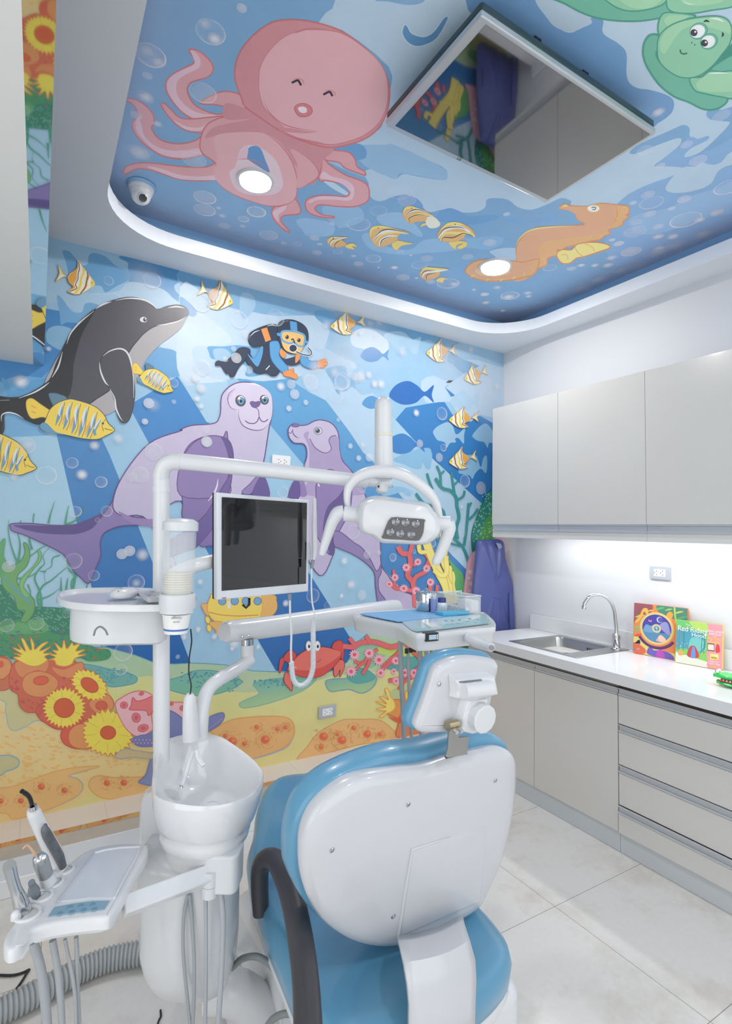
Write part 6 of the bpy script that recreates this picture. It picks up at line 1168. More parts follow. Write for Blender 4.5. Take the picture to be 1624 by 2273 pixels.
# curved spine joining back and seat
bm = nb(); rows = []
for (xl, yl, xr, yr, Y) in ((880, 2085, 1028, 2035, 1.10), (886, 2100, 1030, 2050, 1.03), (896, 2140, 1040, 2090, .975), (903, 2185, 1050, 2130, .958), (907, 2230, 1052, 2172, .95), (906, 2300, 1050, 2230, .95), (904, 2380, 1048, 2300, .95)):
    a, b = AY(xl, yl, Y), AY(xr, yr, Y); rows.append([a.lerp(b, s / 8) + Vector((0, -.012 * math.sin(math.pi * s / 8), 0)) for s in range(9)])
V = [[bm.verts.new(p) for p in r] for r in rows]
for a, b in zip(V, V[1:]):
    for k in range(8): bm.faces.new((a[k], a[k + 1], b[k + 1], b[k]))
o = fin('spine_cover', bm, SHELL, t, solid=.012, angle=60)
# rear housing and base
bm = nb(); M = Matrix.Translation((0, 0, .10)); slab(bm, rrect(.47, .5, .06, 6, .885, 1.27), .285, M); fin('rear_housing', bm, PLAST, t, bevel=.02, angle=50)
mkbox('housing_seam', mat('seam_grey', (120, 120, 122), .6), (.98, .982, 1.016, 1.0205, .12, .36), t, smooth=False); screw(Vector((1.0, 1.019, .345)), (0, -1, 0), t, .004)
bm = nb(); slab(bm, rrect(.46, .95, .1, 8, .80, 1.62), .07, Matrix.Translation((0, 0, .001))); fin('base_plate', bm, PLAST, t, bevel=.025, angle=50)
bm = nb(); slab(bm, rrect(.30, .42, .05, 6, .80, 1.72), .20, Matrix.Translation((0, 0, .06))); fin('lift_cover', bm, PLAST, t, bevel=.03, angle=50)
bm = nb(); slab(bm, rrect(.16, .4, .03, 5, .90, 1.42), .13, Matrix.Translation((0, 0, .05))); fin('lift_column', bm, PLASTB, t, bevel=.015)
bm = nb(); slab(bm, rrect(.035, .012, .002, 2), .0015, axM(AD(582, 2072, 1.75), -FW)); fin('rating_plate', bm, mat('grey_print', (150, 154, 190), .6), t)
# armrest
ARM = mat('black_soft_armrest', (58, 56, 60), .42, coat=.1)
bm = nb(); tube(bm, [AD(*p) for p in ((579, 2027, 1.5), (576, 1970, 1.5), (578, 1925, 1.495), (592, 1905, 1.47), (615, 1912, 1.43), (637, 1955, 1.36), (655, 2020, 1.28), (669, 2100, 1.19), (679, 2190, 1.11), (684, 2300, 1.03), (686, 2420, .97))], [.0215, .0235, .0245, .026, .028, .029, .028, .0275, .027, .027, .027], 18, smooth=6, sq=(.92, 1.05)); fin('armrest', bm, ARM, t, bevel=.0, angle=80)
mktube('armrest_post', PLAST, [AD(686, 2400, .985), AD(720, 2560, 1.0), Vector((.6, 1.1, .33))], [.02, .02, .02], t, smooth=4)
# headrest
kO = 0.035
def HP(x, y, o=0.0): return AP(x, y, HC + nH * o, nH)
T2 = math.radians(7); nH = Vector((0, -math.cos(T2), -math.sin(T2))); HC = BP(1010, 1560, .0)
hs = S('L 862,905 930,845 1040,803 1160,790 1290,800 1385,820 1425,860 1428,915 1405,1010 1380,1130 1350,1270 1310,1400 1270,1450 1150,1470 1000,1478 860,1484 750,1482 695,1450 690,1395 725,1300 770,1180 810,1060')
H1 = [Vector(v) for v in catmull([HP(x, y) for x, y in hs], 4, True)]
bm = nb(); pad(bm, H1, nH, [(-.03, .008), (-.012, .002), (0, 0), (.007, .004), (.011, .010), (.013, .016)]); fin('headrest_shell', bm, SHELL, t, angle=60)
bm = nb(); pad(bm, H1, -nH, [(.014, .012), (.016, .003), (.022, -.005), (.036, -.007), (.05, -.002), (.06, .01), (.064, .022)]); fin('headrest_cushion', bm, BLUEV, t, angle=70)
bl = [HP(x, y, .012) for x, y in S('L 990,965 1345,940 1378,1060 1370,1120 1150,1170 1000,1150 1010,1080')]
bm = nb(); pad(bm, bl, nH, [(0, -.004), (.012, 0), (.024, .002), (.03, .008)]); fin('headrest_clamp', bm, PLAST, t, bevel=.003, angle=50)
mktube('hinge_roll', PLAST, [HP(*S('L 1125,1112')[0], .05), HP(*S('L 1368,1085')[0], .05)], .0175, t, n=20)
mkb = [HP(x, y, .042) for x, y in S('L 1088,1025 1290,1004 1300,1018 1098,1042')]; bm = nb(); bm.faces.new([bm.verts.new(p) for p in mkb]); fin('slot', bm, mat('seam_grey', (120, 120, 122), .6), t, smooth=False)
st = [HP(x, y, .01) for x, y in S('L 1110,1150 1290,1140 1290,1260 1250,1440 1150,1470 1040,1440 1060,1330')]
bm = nb(); pad(bm, st, nH, [(0, -.004), (.014, 0), (.024, .003), (.028, .01)]); fin('headrest_arm', bm, PLAST, t, bevel=.003, angle=50)
bm = nb(); kc = HP(*S('L 1262,1330')[0], .036); pr = [(.0345 * math.cos(a * math.pi / 6), .0345 * math.sin(a * math.pi / 6)) for a in range(12)]; slab(bm, pr, .026, axM(kc, nH, (1, 0, .2))); fin('adjusting_knob', bm, PLASTB, t, bevel=.003, angle=25)
for x, y in ((910, 1050), (1357, 1000)): screw(HP(*S('L %f,%f' % (x, y))[0], .013), nH, t, .005)
br = HP(*S('L 1030,1420')[0], .03)
bm = nb(); tube(bm, [br + Vector((-.0145, 0, 0)), br + Vector((.0145, 0, 0))], .0115, 18); fin('bracket_roller', bm, mat('brass_grey_steel', (176, 162, 132), .35, metal=1), t)
for dx in (-.006, .009): mktube('bracket_bolt', CHROME, [br + Vector((dx, -.016, -.006)), br + Vector((dx, -.024, -.008))], .005, t, n=12)
bp = [AP(x, y, br, nH) for x, y in S('L 1000,1440 1090,1440 1080,1530 1172,1520 1160,1680 985,1710 965,1700 985,1620 990,1520')]
bm = nb(); a = [bm.verts.new(p) for p in bp]; bm.faces.new(a); fin('headrest_bracket', bm, STEEL, t, smooth=False, solid=.004)
bm = nb(); a = [bm.verts.new(BP(x, y, .0245)) for x, y in S('L 955,1700 1165,1662 1168,1676 972,1724')]; bm.faces.new(a); fin('bracket_slot', bm, DARK, t, smooth=False)
# ================================================================ cuspidor unit
ub = AD(418, 2000, 1.42); t = thing('cuspidor_unit', 'white dental unit column carrying a deep white spittoon bowl and spout', 'dental unit', (ub.x, ub.y, .32)); UN = t
rim = [(337, 1752), (339, 1715), (350, 1668), (375, 1640), (410, 1630), (455, 1628), (492, 1636), (530, 1660), (562, 1685), (583, 1712), (581, 1738), (560, 1762), (520, 1781), (470, 1790), (420, 1789), (372, 1780), (346, 1768)]
Rm = [Vector(v) for v in catmull([AZ(x, y, .87 + .055 * max(0, min(1, (1730 - y) / 90))) for x, y in rim], 3, True)]
c = cen_(Rm); c.z = .87
def sc2(P, s, dz, flat=0.0, cc=None):
    cc = cc or c; return [Vector((cc.x + (p.x - cc.x) * s, cc.y + (p.y - cc.y) * s, p.z * (1 - flat) + .87 * flat + dz)) for p in P]
PORC = mat('white_porcelain', (226, 227, 230), .1, coat=1)
bm = nb(); uc = AD(418, 1900, 1.42)
c2 = Vector(((c.x * 2 + uc.x) / 3, (c.y * 2 + uc.y) / 3, 0))
rings_obj(bm, [sc2(Rm, .62, -.19, 1, c2), sc2(Rm, .68, -.165, 1, c2), sc2(Rm, .74, -.145, 1, c2), sc2(Rm, .79, -.138, 1, c2), sc2(Rm, .82, -.118, 1, c2), sc2(Rm, .80, -.108, 1), sc2(Rm, .84, -.100, 1), sc2(Rm, .88, -.09, 1), sc2(Rm, .965, -.05, .8), sc2(Rm, 1, -.02, .1), sc2(Rm, 1, -.004), sc2(Rm, .985, 0), sc2(Rm, .95, -.003), sc2(Rm, .93, -.010), sc2(Rm, .91, -.022, .15), sc2(Rm, .88, -.038, .45), sc2(Rm, .82, -.055, .75), sc2(Rm, .72, -.068, 1), sc2(Rm, .58, -.077, 1), sc2(Rm, .4, -.083, 1), sc2(Rm, .15, -.086, 1)]); fin('spittoon_bowl', bm, PORC, t, angle=70)
mklathe('drain_cap', PORC, [(0, .02), (.018, .018), (.028, .01), (.03, 0)], Matrix.Translation((c.x + .02, c.y - .01, .785)), t)
# column: edges read level by level
bm = nb(); R = []
for (y, xl, xr, dep) in ((1862, 330, 512, .72), (1880, 318, 523, .8), (1900, 316, 526, .82), (2000, 320, 526, .85), (2080, 322, 524, .9), (2130, 330, 520, .85), (2170, 346, 508, .8), (2200, 370, 480, .6), (2210, 395, 455, .4)):
    cc = AD((xl + xr) / 2, y, 1.45); rr = (xr - xl) / 2 * 1.45 / FPX; R.append([cc + (Vector((FW.y, -FW.x, 0)) * math.copysign(abs(math.cos(a)) ** .7, math.cos(a)) + FW * dep * math.copysign(abs(math.sin(a)) ** .7, math.sin(a))) * rr for a in [2 * math.pi * k / 32 for k in range(32)]])
rings_obj(bm, R); fin('column', bm, PLAST, t, angle=80)
def puff(nm, outline, d0, d1, m, par, sm=4, pr=((0, .86), (.12, .95), (.35, 1), (.7, 1), (.9, .95), (1, .85)), angle=70, dy=0, bias=(0, 0)):
    q = [tuple(v) for v in catmull([(x, y, 0) for x, y in outline], sm, True)] if sm else outline; mx_ = sum(p[0] for p in q) / len(q); my_ = sum(p[1] for p in q) / len(q); bm = nb(); R = []
    for f, s in pr: R.append([AD(mx_ + (p[0] - mx_) * s + bias[0] * (1 - f), my_ + (p[1] - my_) * s + bias[1] * (1 - f), d0 + (d1 - d0) * f) for p in q])
    rings_obj(bm, R); return fin(nm, bm, m, par, angle=angle)
puff('rear_housing', ((309, 1800), (314, 1768), (332, 1746), (360, 1738), (400, 1745), (410, 1800), (412, 1880), (400, 1925), (350, 1935), (316, 1925), (309, 1880)), 1.47, 1.64, PLAST, t)
cl_ = AD(487, 1925, 1.33); bm = nb(); slab(bm, rrect(.085, .09, .02, 5), .09, axM((AD(495, 1962, 1.35)), (0, 0, 1), (FW.y, -FW.x, 0))); fin('arm_socket', bm, PLASTB, t, bevel=.006)
hub = AD(421, 1640, 1.52); bm = nb(); tube(bm, [AD(424, 1640, 1.52), AD(422, 1590, 1.52), AD(421, 1552, 1.52), AD(421, 1540, 1.52)], [.0235, .021, .0165, .009], 20, smooth=3); fin('spout_post', bm, PLAST, t)
bm = nb(); bent(bm, ((428, 1670, 1.5), (420, 1690, 1.48), (411, 1722, 1.46), (402, 1745, 1.44)), .0066); fin('water_spout', bm, PORC, t)
mklathe('nozzle_tip', CHROME, [(.004, 0), (.004, .006), (0, .006)], axM(AD(402, 1745, 1.44), AD(402, 1752, 1.437) - AD(402, 1745, 1.44)), t, n=12)
bm = nb(); bent(bm, ((436, 1665, 1.5), (440, 1685, 1.49), (452, 1700, 1.48)), .006); fin('cup_filler', bm, PORC, t)
# pole with the lamp's cross arm
t = thing('lamp_pole', 'tall white pole with a long cross arm rising behind the spittoon bowl', 'pole', AD(358, 1720, 1.53))
bm = nb(); bent(bm, ((358, 1735, 1.53), (358, 1500, 1.51), (358, 1280, 1.5), (358, 1090, 1.49), (357, 1056, 1.485), (363, 1036, 1.48), (378, 1026, 1.48), (398, 1024, 1.485)), .0225, 20); fin('upright', bm, PLAST, t, angle=60)
mktube('pole_collar', PLAST, [AD(358, 1081, 1.49), AD(358, 1092, 1.49)], .0245, t, n=20)
bm = nb(); bent(bm, ((398, 1024, 1.485), (520, 1036, 1.51), (660, 1051, 1.55), (795, 1067, 1.585), (812, 1069, 1.59)), [.0225, .0222, .0212, .02, .0195], 20); fin('cross_arm', bm, PLAST, t, angle=60)
mktube('arm_collar', PLAST, [AD(396, 1024, 1.485), AD(401, 1024.5, 1.486)], .0242, t, n=20)
# ================================================================ operating lamp
t = thing('operating_lamp', 'white dental operating lamp with curved yoke and two grips', 'dental lamp', AD(860, 1070, 1.6))
mktube('pivot', PLAST, [AD(806, 1068, 1.59), AD(868, 1071, 1.60)], .016, t, n=20)
mklathe('pivot_knob', PLAST, [(0, 0), (.017, 0), (.018, .008), (.018, .028), (.012, .034), (0, .034)], axM(AD(848, 1070, 1.59), (0, 0, -1)), t)
bm = nb(); box(bm, -.004, .004, -.002, .002, -.003, .003, axM(AD(841, 1080, 1.575), (0, 0, 1), (FW.y, -FW.x, 0))); fin('pivot_slot', bm, BLACK, t, smooth=False)
bm = nb(); bent(bm, ((852, 1062, 1.6), (852, 1040, 1.6), (851.5, 1028, 1.6), (851, 970, 1.59), (850.5, 964, 1.59), (850, 905, 1.58), (850, 888, 1.58), (850, 881, 1.58)), [.031, .029, .0275, .026, .0255, .0245, .02, .010], 20, 3); fin('post', bm, PLAST, t, angle=60)
mktube('post_ring', mat('warm_ring_plastic', (226, 222, 206), .3), [AD(851, 962, 1.59), AD(851, 968, 1.59)], .0275, t, n=20)
yk = S('J 234,415 226,345 240,265 300,195 405,155 540,152 668,195 785,275 862,370 895,490')
bm = nb(); bent(bm, [(x, y, 1.52) for x, y in yk], [.008, .0095, .012, .0155, .017, .018, .0175, .0155, .0125, .010], 18, 6); fin('yoke', bm, PLAST, t, angle=80)
def puff(nm, outline, d0, d1, m, par, sm=4, pr=((0, .86), (.12, .95), (.35, 1), (.7, 1), (.9, .95), (1, .85)), angle=70, dy=0, bias=(0, 0)):
    q = [tuple(v) for v in catmull([(x, y, 0) for x, y in outline], sm, True)] if sm else outline; mx_ = sum(p[0] for p in q) / len(q); my_ = sum(p[1] for p in q) / len(q); bm = nb(); R = []
    for f, s in pr: R.append([AD(mx_ + (p[0] - mx_) * s + bias[0] * (1 - f), my_ + (p[1] - my_) * s + bias[1] * (1 - f), d0 + (d1 - d0) * f) for p in q])
    rings_obj(bm, R); return fin(nm, bm, m, par, angle=angle)
hd = S('J 315,375 345,345 410,322 480,322 600,338 720,355 800,372 840,420 880,470 895,540 880,595 840,635 790,662 700,662 560,655 470,648 400,600 350,585 305,545 300,450')
puff('lamp_head', hd, 1.44, 1.58, PLAST, t, pr=((0, .86), (.03, .90), (.14, .985), (.4, 1.02), (.7, 1), (.92, .88), (1, .7)), bias=(2, 6))
wn = S('J 545,482 640,484 782,494 786,520 778,590 755,640 725,652 620,645 484,636 486,604 508,540'); 
puff('lamp_window', wn, 1.432, 1.446, mat('dark_lamp_glass', (58, 57, 60), .12, coat=.3, spec=.6), t, sm=2, pr=((0, .97), (.3, 1), (1, 1.0)), angle=30)
for x, y in ((578, 515), (648, 520), (722, 528), (540, 588), (610, 600), (690, 605)):
    q = S('J %f,%f' % (x, y))[0]; mklathe('lamp_lens', mat('clear_lens', (120, 122, 128), .05, metal=.5, coat=1), [(.0115, 0), (.0105, .0035), (.006, .006), (0, .0065)], axM(AD(q[0], q[1], 1.433), CAMP - AD(q[0], q[1], 1.43)), t, n=20)
mktube('left_joint', PLAST, [AD(*S('J 205,455')[0], 1.5), AD(*S('J 330,465')[0], 1.5)], .021, t, n=20)
mktube('right_joint', PLAST, [AD(*S('J 880,525')[0], 1.5), AD(*S('J 965,530')[0], 1.5)], .0215, t, n=20)
bm = nb(); bent(bm, [(*p, 1.5) for p in S('J 205,440 160,455 120,520 85,620 55,710 42,755')], [.018, .0195, .0165, .0135, .0115, .0085], 16); fin('grip', bm, PLASTB, t, angle=80)
bm = nb(); bent(bm, [(*p, 1.5) for p in S('J 950,520 962,560 940,640 905,730 870,800 858,825')], [.019, .0185, .0165, .0145, .0125, .008], 16); fin('grip', bm, PLASTB, t, angle=80)
# ================================================================ monitor
t = thing('monitor', 'white framed dark computer monitor on an arm beside the pole', 'monitor', AD(585, 1220, 1.66))
mc = [AD(*p) for p in ((481.5, 1093, 1.5), (687, 1110.5, 1.765), (684.5, 1313, 1.765), (481.5, 1332, 1.5))]
u = ((mc[1] - mc[0]) + (mc[2] - mc[3])).normalized(); vv = ((mc[3] - mc[0]) + (mc[2] - mc[1])); vv = (vv - u * vv.dot(u)).normalized(); nm_ = u.cross(vv); 
if nm_.dot(CAMP - mc[0]) < 0: nm_ = -nm_
bm = nb(); pad(bm, mc, nm_, [(-.022, .004), (-.016, .001), (-.003, 0), (0, .002)]); fin('frame', bm, mat('white_monitor_frame', (226, 230, 236), .25, coat=.4), t, bevel=.002, angle=30)
bm = nb(); pad(bm, mc, nm_, [(-.026, .01), (-.024, .0015), (-.017, .0005), (-.0165, .003)]); fin('back_cover', bm, BLACK, t, angle=30)
scn = [AP(x, y, cen_(mc), nm_) + nm_ * .0008 for x, y in S('I 298,205 912,248 905,830 296,883')]
bm = nb(); bm.faces.new([bm.verts.new(p) for p in scn]); fin('screen', bm, mat('dark_glass_screen_b', (12, 11, 12), .04, spec=.6, ior=1.5, coat=.1), t, smooth=False)
text('maker_lettering', 'HP', mat('red_ink', (214, 60, 80), .5), axM(AP(*S('I 312,932')[0], cen_(mc), nm_) + nm_ * .001, nm_, u), .007, t, .0002) if False else None
bm = nb(); q = AP(*S('I 314,933')[0], cen_(mc), nm_) + nm_ * .0008
for k in range(4): box(bm, -.006 + k * .0035, -.0038 + k * .0035, -.0018, .0018, 0, .0006, axM(q, nm_, u))
fin('red_logo_marks', bm, mat('red_ink', (214, 60, 80), .5), t, smooth=False)
bm = nb(); bent(bm, ((372, 1284, 1.5), (400, 1268, 1.5), (437, 1254, 1.52), (480, 1245, 1.56), (530, 1240, 1.64), (585, 1238, 1.69)), [.0205] * 6, 16); fin('support_arm', bm, PLAST, t, angle=60)
mktube('cable_clip', BLACK, [AD(553, 1328, 1.66), AD(553, 1342, 1.65), AD(546, 1349, 1.64), AD(538, 1342, 1.64)], .004, t, n=8)
mkp = [AD(x, y, 1.6) for x, y in ((505, 1334), (512, 1334), (512, 1350), (505, 1349))]; bm = nb(); bm.faces.new([bm.verts.new(p) for p in mkp]); fin('metal_tab', bm, STEEL, t, solid=.002, smooth=False)
# intra-oral camera and its coiled cord
WCORD = mat('white_cord', (228, 232, 236), .35)
t = thing('intraoral_camera', 'slim white intraoral camera with coiled cord clipped to the monitor edge', 'dental camera', AD(695, 1180, 1.74))
bm = nb(); bent(bm, [(*p, 1.735) for p in S('I 968,215 968,280 966,400 968,520 968,600 962,655')], [.006, .0068, .0085, .0088, .0078, .005], 14); fin('wand', bm, PLAST, t, angle=80)
bm = nb(); bent(bm, [(*p, 1.755) for p in S('I 930,535 942,560 946,620 940,665')], .004); fin('holder_clip', bm, PLASTB, t)
mktube('cord_grip', mat('grey_plastic', (140, 146, 150), .45), [AD(*S('I 957,660')[0], 1.735), AD(*S('I 946,722')[0], 1.735)], [.006, .0045], t)
bm = nb(); bent(bm, [(*p, 1.73) for p in S('I 946,722 944,840 950,960 962,1020 972,1075')], .0026); fin('cord', bm, WCORD, t)
cp = [AD(x, y, 1.7) for x, y in S('I 958,1080 956,1150 958,1260 957,1360 955,1440 930,1520 885,1562 845,1560 815,1520 805,1460 800,1395')]
cq = catmull(cp, 12); L_ = [0]
for a, b in zip(cq, cq[1:]): L_.append(L_[-1] + (b - a).length)
hx = []; turns = 62; side = Vector((FW.y, -FW.x, 0)); M_ = 620
for i in range(M_ + 1):
    s = L_[-1] * i / M_; j = max(k for k in range(len(L_)) if L_[k] <= s + 1e-9); j = min(j, len(cq) - 2); f_ = (s - L_[j]) / max(L_[j + 1] - L_[j], 1e-9); p = cq[j].lerp(cq[j + 1], f_); tt = (cq[j + 1] - cq[j]).normalized(); n1 = FW; n1 = (n1 - tt * n1.dot(tt)).normalized(); n2 = tt.cross(n1); a = 2 * math.pi * turns * i / M_
    hx.append(p + (n1 * math.cos(a) + n2 * math.sin(a)) * .0062)
bm = nb(); tube(bm, hx, .0024, 6); fin('coiled_cord', bm, WCORD, t)
bm = nb(); bent(bm, [(*p, 1.7) for p in S('I 800,1400 798,1300 800,1180 792,1060 790,960 789,945')], .0034); fin('cord', bm, WCORD, t)
mktube('plug', mat('grey_plastic', (140, 146, 150), .45), [AD(*S('I 789,950')[0], 1.7), AD(*S('I 788,905')[0], 1.7)], [.0048, .006], t)
# ================================================================ side table and what stands on it
ZS_ = 1.335; t = thing('side_shelf', 'round ended white shelf with a small drawer box, fixed to the pole', 'shelf', AZ(270, 1330, ZS_ - .02)); so = [(125, 1330), (133, 1320), (160, 1315), (200, 1312), (260, 1311), (320, 1312), (375, 1316), (415, 1322), (437, 1332), (436, 1342), (420, 1348), (380, 1350), (330, 1351), (280, 1351), (220, 1350), (170, 1346), (138, 1340)]
Tp = [Vector(v) for v in catmull([AZ(x, y - 6, ZS_) for x, y in so], 3, True)]
bm = nb(); pad(bm, Tp, UP, [(-.016, .006), (-.014, .0), (-.002, 0), (.002, .002), (.002, .008), (-.006, .012)]); fin('shelf_top', bm, PLAST, t, angle=50)
bo = [AZ(x, y, ZS_ - .016) for x, y in ((158, 1345), (180, 1330), (300, 1325), (368, 1335), (366, 1350), (290, 1352), (200, 1352))]
bo = [Vector(v) for v in catmull(bo, 3, True)]; bm = nb(); pad(bm, bo, UP, [(-.092, .012), (-.086, .002), (-.06, 0), (0, 0), (.002, .0)]); fin('drawer_box', bm, PLASTB, t, angle=50)
hq = AD(222, 1402, 1.262); bm = nb(); tube(bm, [AD(208, 1411, 1.262), AD(212, 1398, 1.262), AD(222, 1391, 1.262), AD(233, 1398, 1.262), AD(239, 1410, 1.262)], .0022, 8, smooth=4); fin('pull_recess', bm, mat('seam_grey', (120, 120, 122), .6), t)
ms = AZ(276, 1326, ZS_); t = thing('computer_mouse', 'white computer mouse on the round ended side shelf', 'mouse', ms); ro = [Vector((ms.x, ms.y, ZS_ + .001)) + (Vector((FW.y, -FW.x, 0)) * .034 * math.cos(a) + FW * .05 * math.sin(a)) for a in [2 * math.pi * k / 28 for k in range(28)]]
bm = nb(); pad(bm, ro, UP, [(0, .006), (.004, .001), (.012, .0), (.018, .004), (.024, .014)]); fin('shell', bm, PLAST, t, angle=80)
bm = nb(); tube(bm, [ms + Vector((FW.y, -FW.x, 0)) * .002 + FW * -.045 + UP * .021, ms + FW * -.02 + UP * .0262], .0012, 6); fin('button_gap', bm, mat('seam_grey', (120, 120, 122), .6), t)
rp = AZ(333, 1330, ZS_); t = thing('remote_control', 'clear bagged remote control with green and red buttons on the shelf', 'remote control', rp)
rd = (AZ(352, 1342, ZS_) - AZ(312, 1318, ZS_)).normalized(); M = axM((rp.x, rp.y, ZS_ + .001), (0, 0, 1), rd)
bm = nb(); slab(bm, rrect(.16, .042, .008, 4), .014, M); fin('body', bm, mat('pale_grey_plastic', (206, 210, 214), .3), t, bevel=.003)
bm = nb(); slab(bm, rrect(.19, .062, .004, 3), .0008, M @ Matrix.Translation((0, 0, .0155))); fin('plastic_bag', bm, mat('clear_film', (240, 244, 248), .08, alpha=.28), t)
for dx, dy, cc in ((.045, .012, (60, 150, 100)), (.045, -.012, (214, 96, 80)), (.06, 0, (130, 130, 134)), (-.03, .01, (120, 160, 200))): bm = nb(); slab(bm, rrect(.012, .008, .002, 3), .0025, M @ Matrix.Translation((dx, dy, .0135))); fin('button', bm, mat('btn%d' % cc[0], cc, .4), t)
# cup dispenser
dc = 1.34
t = thing('cup_dispenser', 'clear tube dispenser stacked with white paper cups beside the pole', 'dispenser', AD(399, 1400, dc)); ct = AD(397, 1250, dc)
def zat(y): return AD(397, y, dc).z
def cyl(nm, m, prof, n=36, **k): return mklathe(nm, m, [(r, z) for r, z in prof], Matrix.Translation((ct.x, ct.y, 0)), t, n, **k)
cyl('lid', PLASTB, [(0, zat(1150)), (.030, zat(1152)), (.040, zat(1158)), (.0425, zat(1160)), (.0425, zat(1178)), (.0395, zat(1178))])
CLR = mat('clear_plastic', (236, 242, 246), .06, alpha=.26, spec=.8)
cyl('tube', CLR, [(.0385, zat(1178)), (.039, zat(1320))])
cyl('inner_sleeve', mat('clear_plastic_b', (232, 238, 242), .1, alpha=.16), [(.034, zat(1182)), (.034, zat(1318))])
cyl('base_ring', PLASTB, [(.038, zat(1316)), (.0425, zat(1318)), (.0425, zat(1345)), (.040, zat(1350)), (.040, zat(1358)), (.034, zat(1360)), (0, zat(1360))])
CUP = mat('cream_paper_cup', (236, 228, 208), .6)
for k in range(9): mklathe('paper_cup', CUP, [(.0315, zat(1272 + k * 5.2) - .003), (.0335, zat(1272 + k * 5.2)), (.0335, zat(1272 + k * 5.2) + .0018), (.031, zat(1272 + k * 5.2) + .0018), (.028, zat(1272 + k * 5.2) - .02), (0, zat(1272 + k * 5.2) - .02)], Matrix.Translation((ct.x, ct.y, 0)), t, 28)
oc = thing('paper_cup', 'white paper cup with blue band hanging under the clear dispenser', 'cup', (ct.x, ct.y, zat(1403))); ci = Matrix.Translation((ct.x, ct.y, 0))
mklathe('wall', mat('white_paper_cup', (238, 238, 236), .5), [(0, zat(1402)), (.0265, zat(1402)), (.0268, zat(1403)), (.0335, zat(1361)), (.0325, zat(1361)), (.026, zat(1401)), (0, zat(1401))], ci, oc, 36)
mklathe('blue_band', mat('blue_print', (60, 110, 180), .5), [(.0279 + .0006, zat(1396)), (.0286 + .0006, zat(1392))], ci, oc, 36)
bd = (CAMP - ct); bd.z = 0; bd.normalize(); sd = bd.cross(UP) * -1
for s, z_, sz in (('affinity', 1365, .0095), ('dental', 1374, .0065)): text('lettering', s, mat('grey_ink', (110, 118, 128), .6), axM(Vector((ct.x, ct.y, zat(z_))) + (bd).normalized() * .0345, bd, sd if sd.dot(Vector((FW.y, -FW.x, 0))) > 0 else -sd), sz, oc, .0002)
t = tag(mktube('hanging_cable', BLACK, [AD(*p) for p in ((423, 1397, 1.37), (425, 1425, 1.40), (420, 1460, 1.45), (419, 1495, 1.48), (424, 1520, 1.51), (422, 1542, 1.52))], .0019, None, n=8, smooth=5), 'thin black cord hanging from the cup dispenser to the spout post', 'cord')
# ================================================================ delivery tray
ZD = 1.225
t = thing('delivery_tray', 'white instrument delivery tray with blue mat and touch panel', 'instrument tray', AZ(940, 1375, ZD - .06)); DT = t
to = S('J 300,1172 330,1163 520,1150 745,1135 960,1145 1190,1163 1235,1178 1293,1232 1295,1262 1270,1275 1040,1295 880,1315 760,1322 715,1318 670,1300 600,1262 520,1240 290,1198 284,1182')
D1 = [Vector(v) for v in catmull([AZ(x, y, ZD) for x, y in to], 3, True)]
bm = nb(); pad(bm, D1, UP, [(-.056, .02), (-.053, .010), (-.045, .006), (-.020, .003), (-.016, 0), (-.004, 0), (0, .002), (0, .006), (-.004, .009)]); fin('tray_body', bm, PLAST, t, angle=45)
bm = nb(); mt_ = [AZ(x, y, ZD + .001) for x, y in S('J 320,1178 350,1172 560,1160 750,1146 1000,1155 1100,1180 880,1206 620,1232 590,1232 470,1210')]; bm.faces.new([bm.verts.new(p) for p in mt_]); bmesh.ops.recalc_face_normals(bm, faces=bm.faces); fin('blue_mat', bm, mat('blue_silicone_mat', (120, 176, 222), .45), t, solid=.003, smooth=False)
bm = nb(); mt_ = [AZ(x, y, ZD - .0005) for x, y in S('J 625,1238 800,1220 1000,1200 1190,1176 1225,1190 1255,1235 1250,1245 1000,1275 860,1292 730,1303 690,1290')]; bm.faces.new([bm.verts.new(p) for p in mt_]); fin('touch_panel', bm, mat('pale_teal_panel', (200, 218, 220), .2, coat=.5), t, solid=.004, smooth=False)
bm = nb(); mt_ = [AZ(x, y, ZD + .0022) for x, y in S('J 690,1282 860,1270 1100,1228 1180,1205 1235,1205 1253,1236 1248,1244 1000,1273 860,1290 730,1300')]; bm.faces.new([bm.verts.new(p) for p in mt_]); fin('panel_band', bm, mat('teal_print', (150, 192, 200), .3), t, smooth=False)
bm = nb(); mt_ = [AZ(x, y, ZD + .003) for x, y in S('J 775,1243 850,1232 912,1272 830,1282')]; bm.faces.new([bm.verts.new(p) for p in mt_]); fin('display_frame', bm, PLAST, t, solid=.004, smooth=False)
bm = nb(); mt_ = [AZ(x, y, ZD + .0062) for x, y in S('J 790,1246 845,1239 890,1268 830,1275')]; bm.faces.new([bm.verts.new(p) for p in mt_]); fin('display', bm, mat('display_white', (232, 234, 232), .15), t, smooth=False)
for x, y in ((940, 1226), (985, 1226), (1038, 1220), (950, 1254), (985, 1252), (1025, 1248), (1110, 1212), (1168, 1220), (1095, 1232), (1155, 1240)):
    p = AZ(*S('J %f,%f' % (x, y))[0], ZD + .0024); mklathe('touch_key', mat('key_grey', (132, 170, 180) if x < 1090 else (120, 124, 130), .4), [(.006, 0), (.0055, .0012), (0, .0014)], Matrix.Translation(p), t, n=12)
fa, fb_ = AZ(*S('J 715,1318')[0], ZD), AZ(*S('J 1270,1275')[0], ZD); fu = (fb_ - fa); fu.z = 0; fu.normalize(); fnn = fu.cross(UP)
if fnn.dot(CAMP - fa) < 0: fnn = -fnn
p = AP(*S('J 838,1344')[0], fa + fnn * .019, fnn); M = axM(p, fnn, fu)
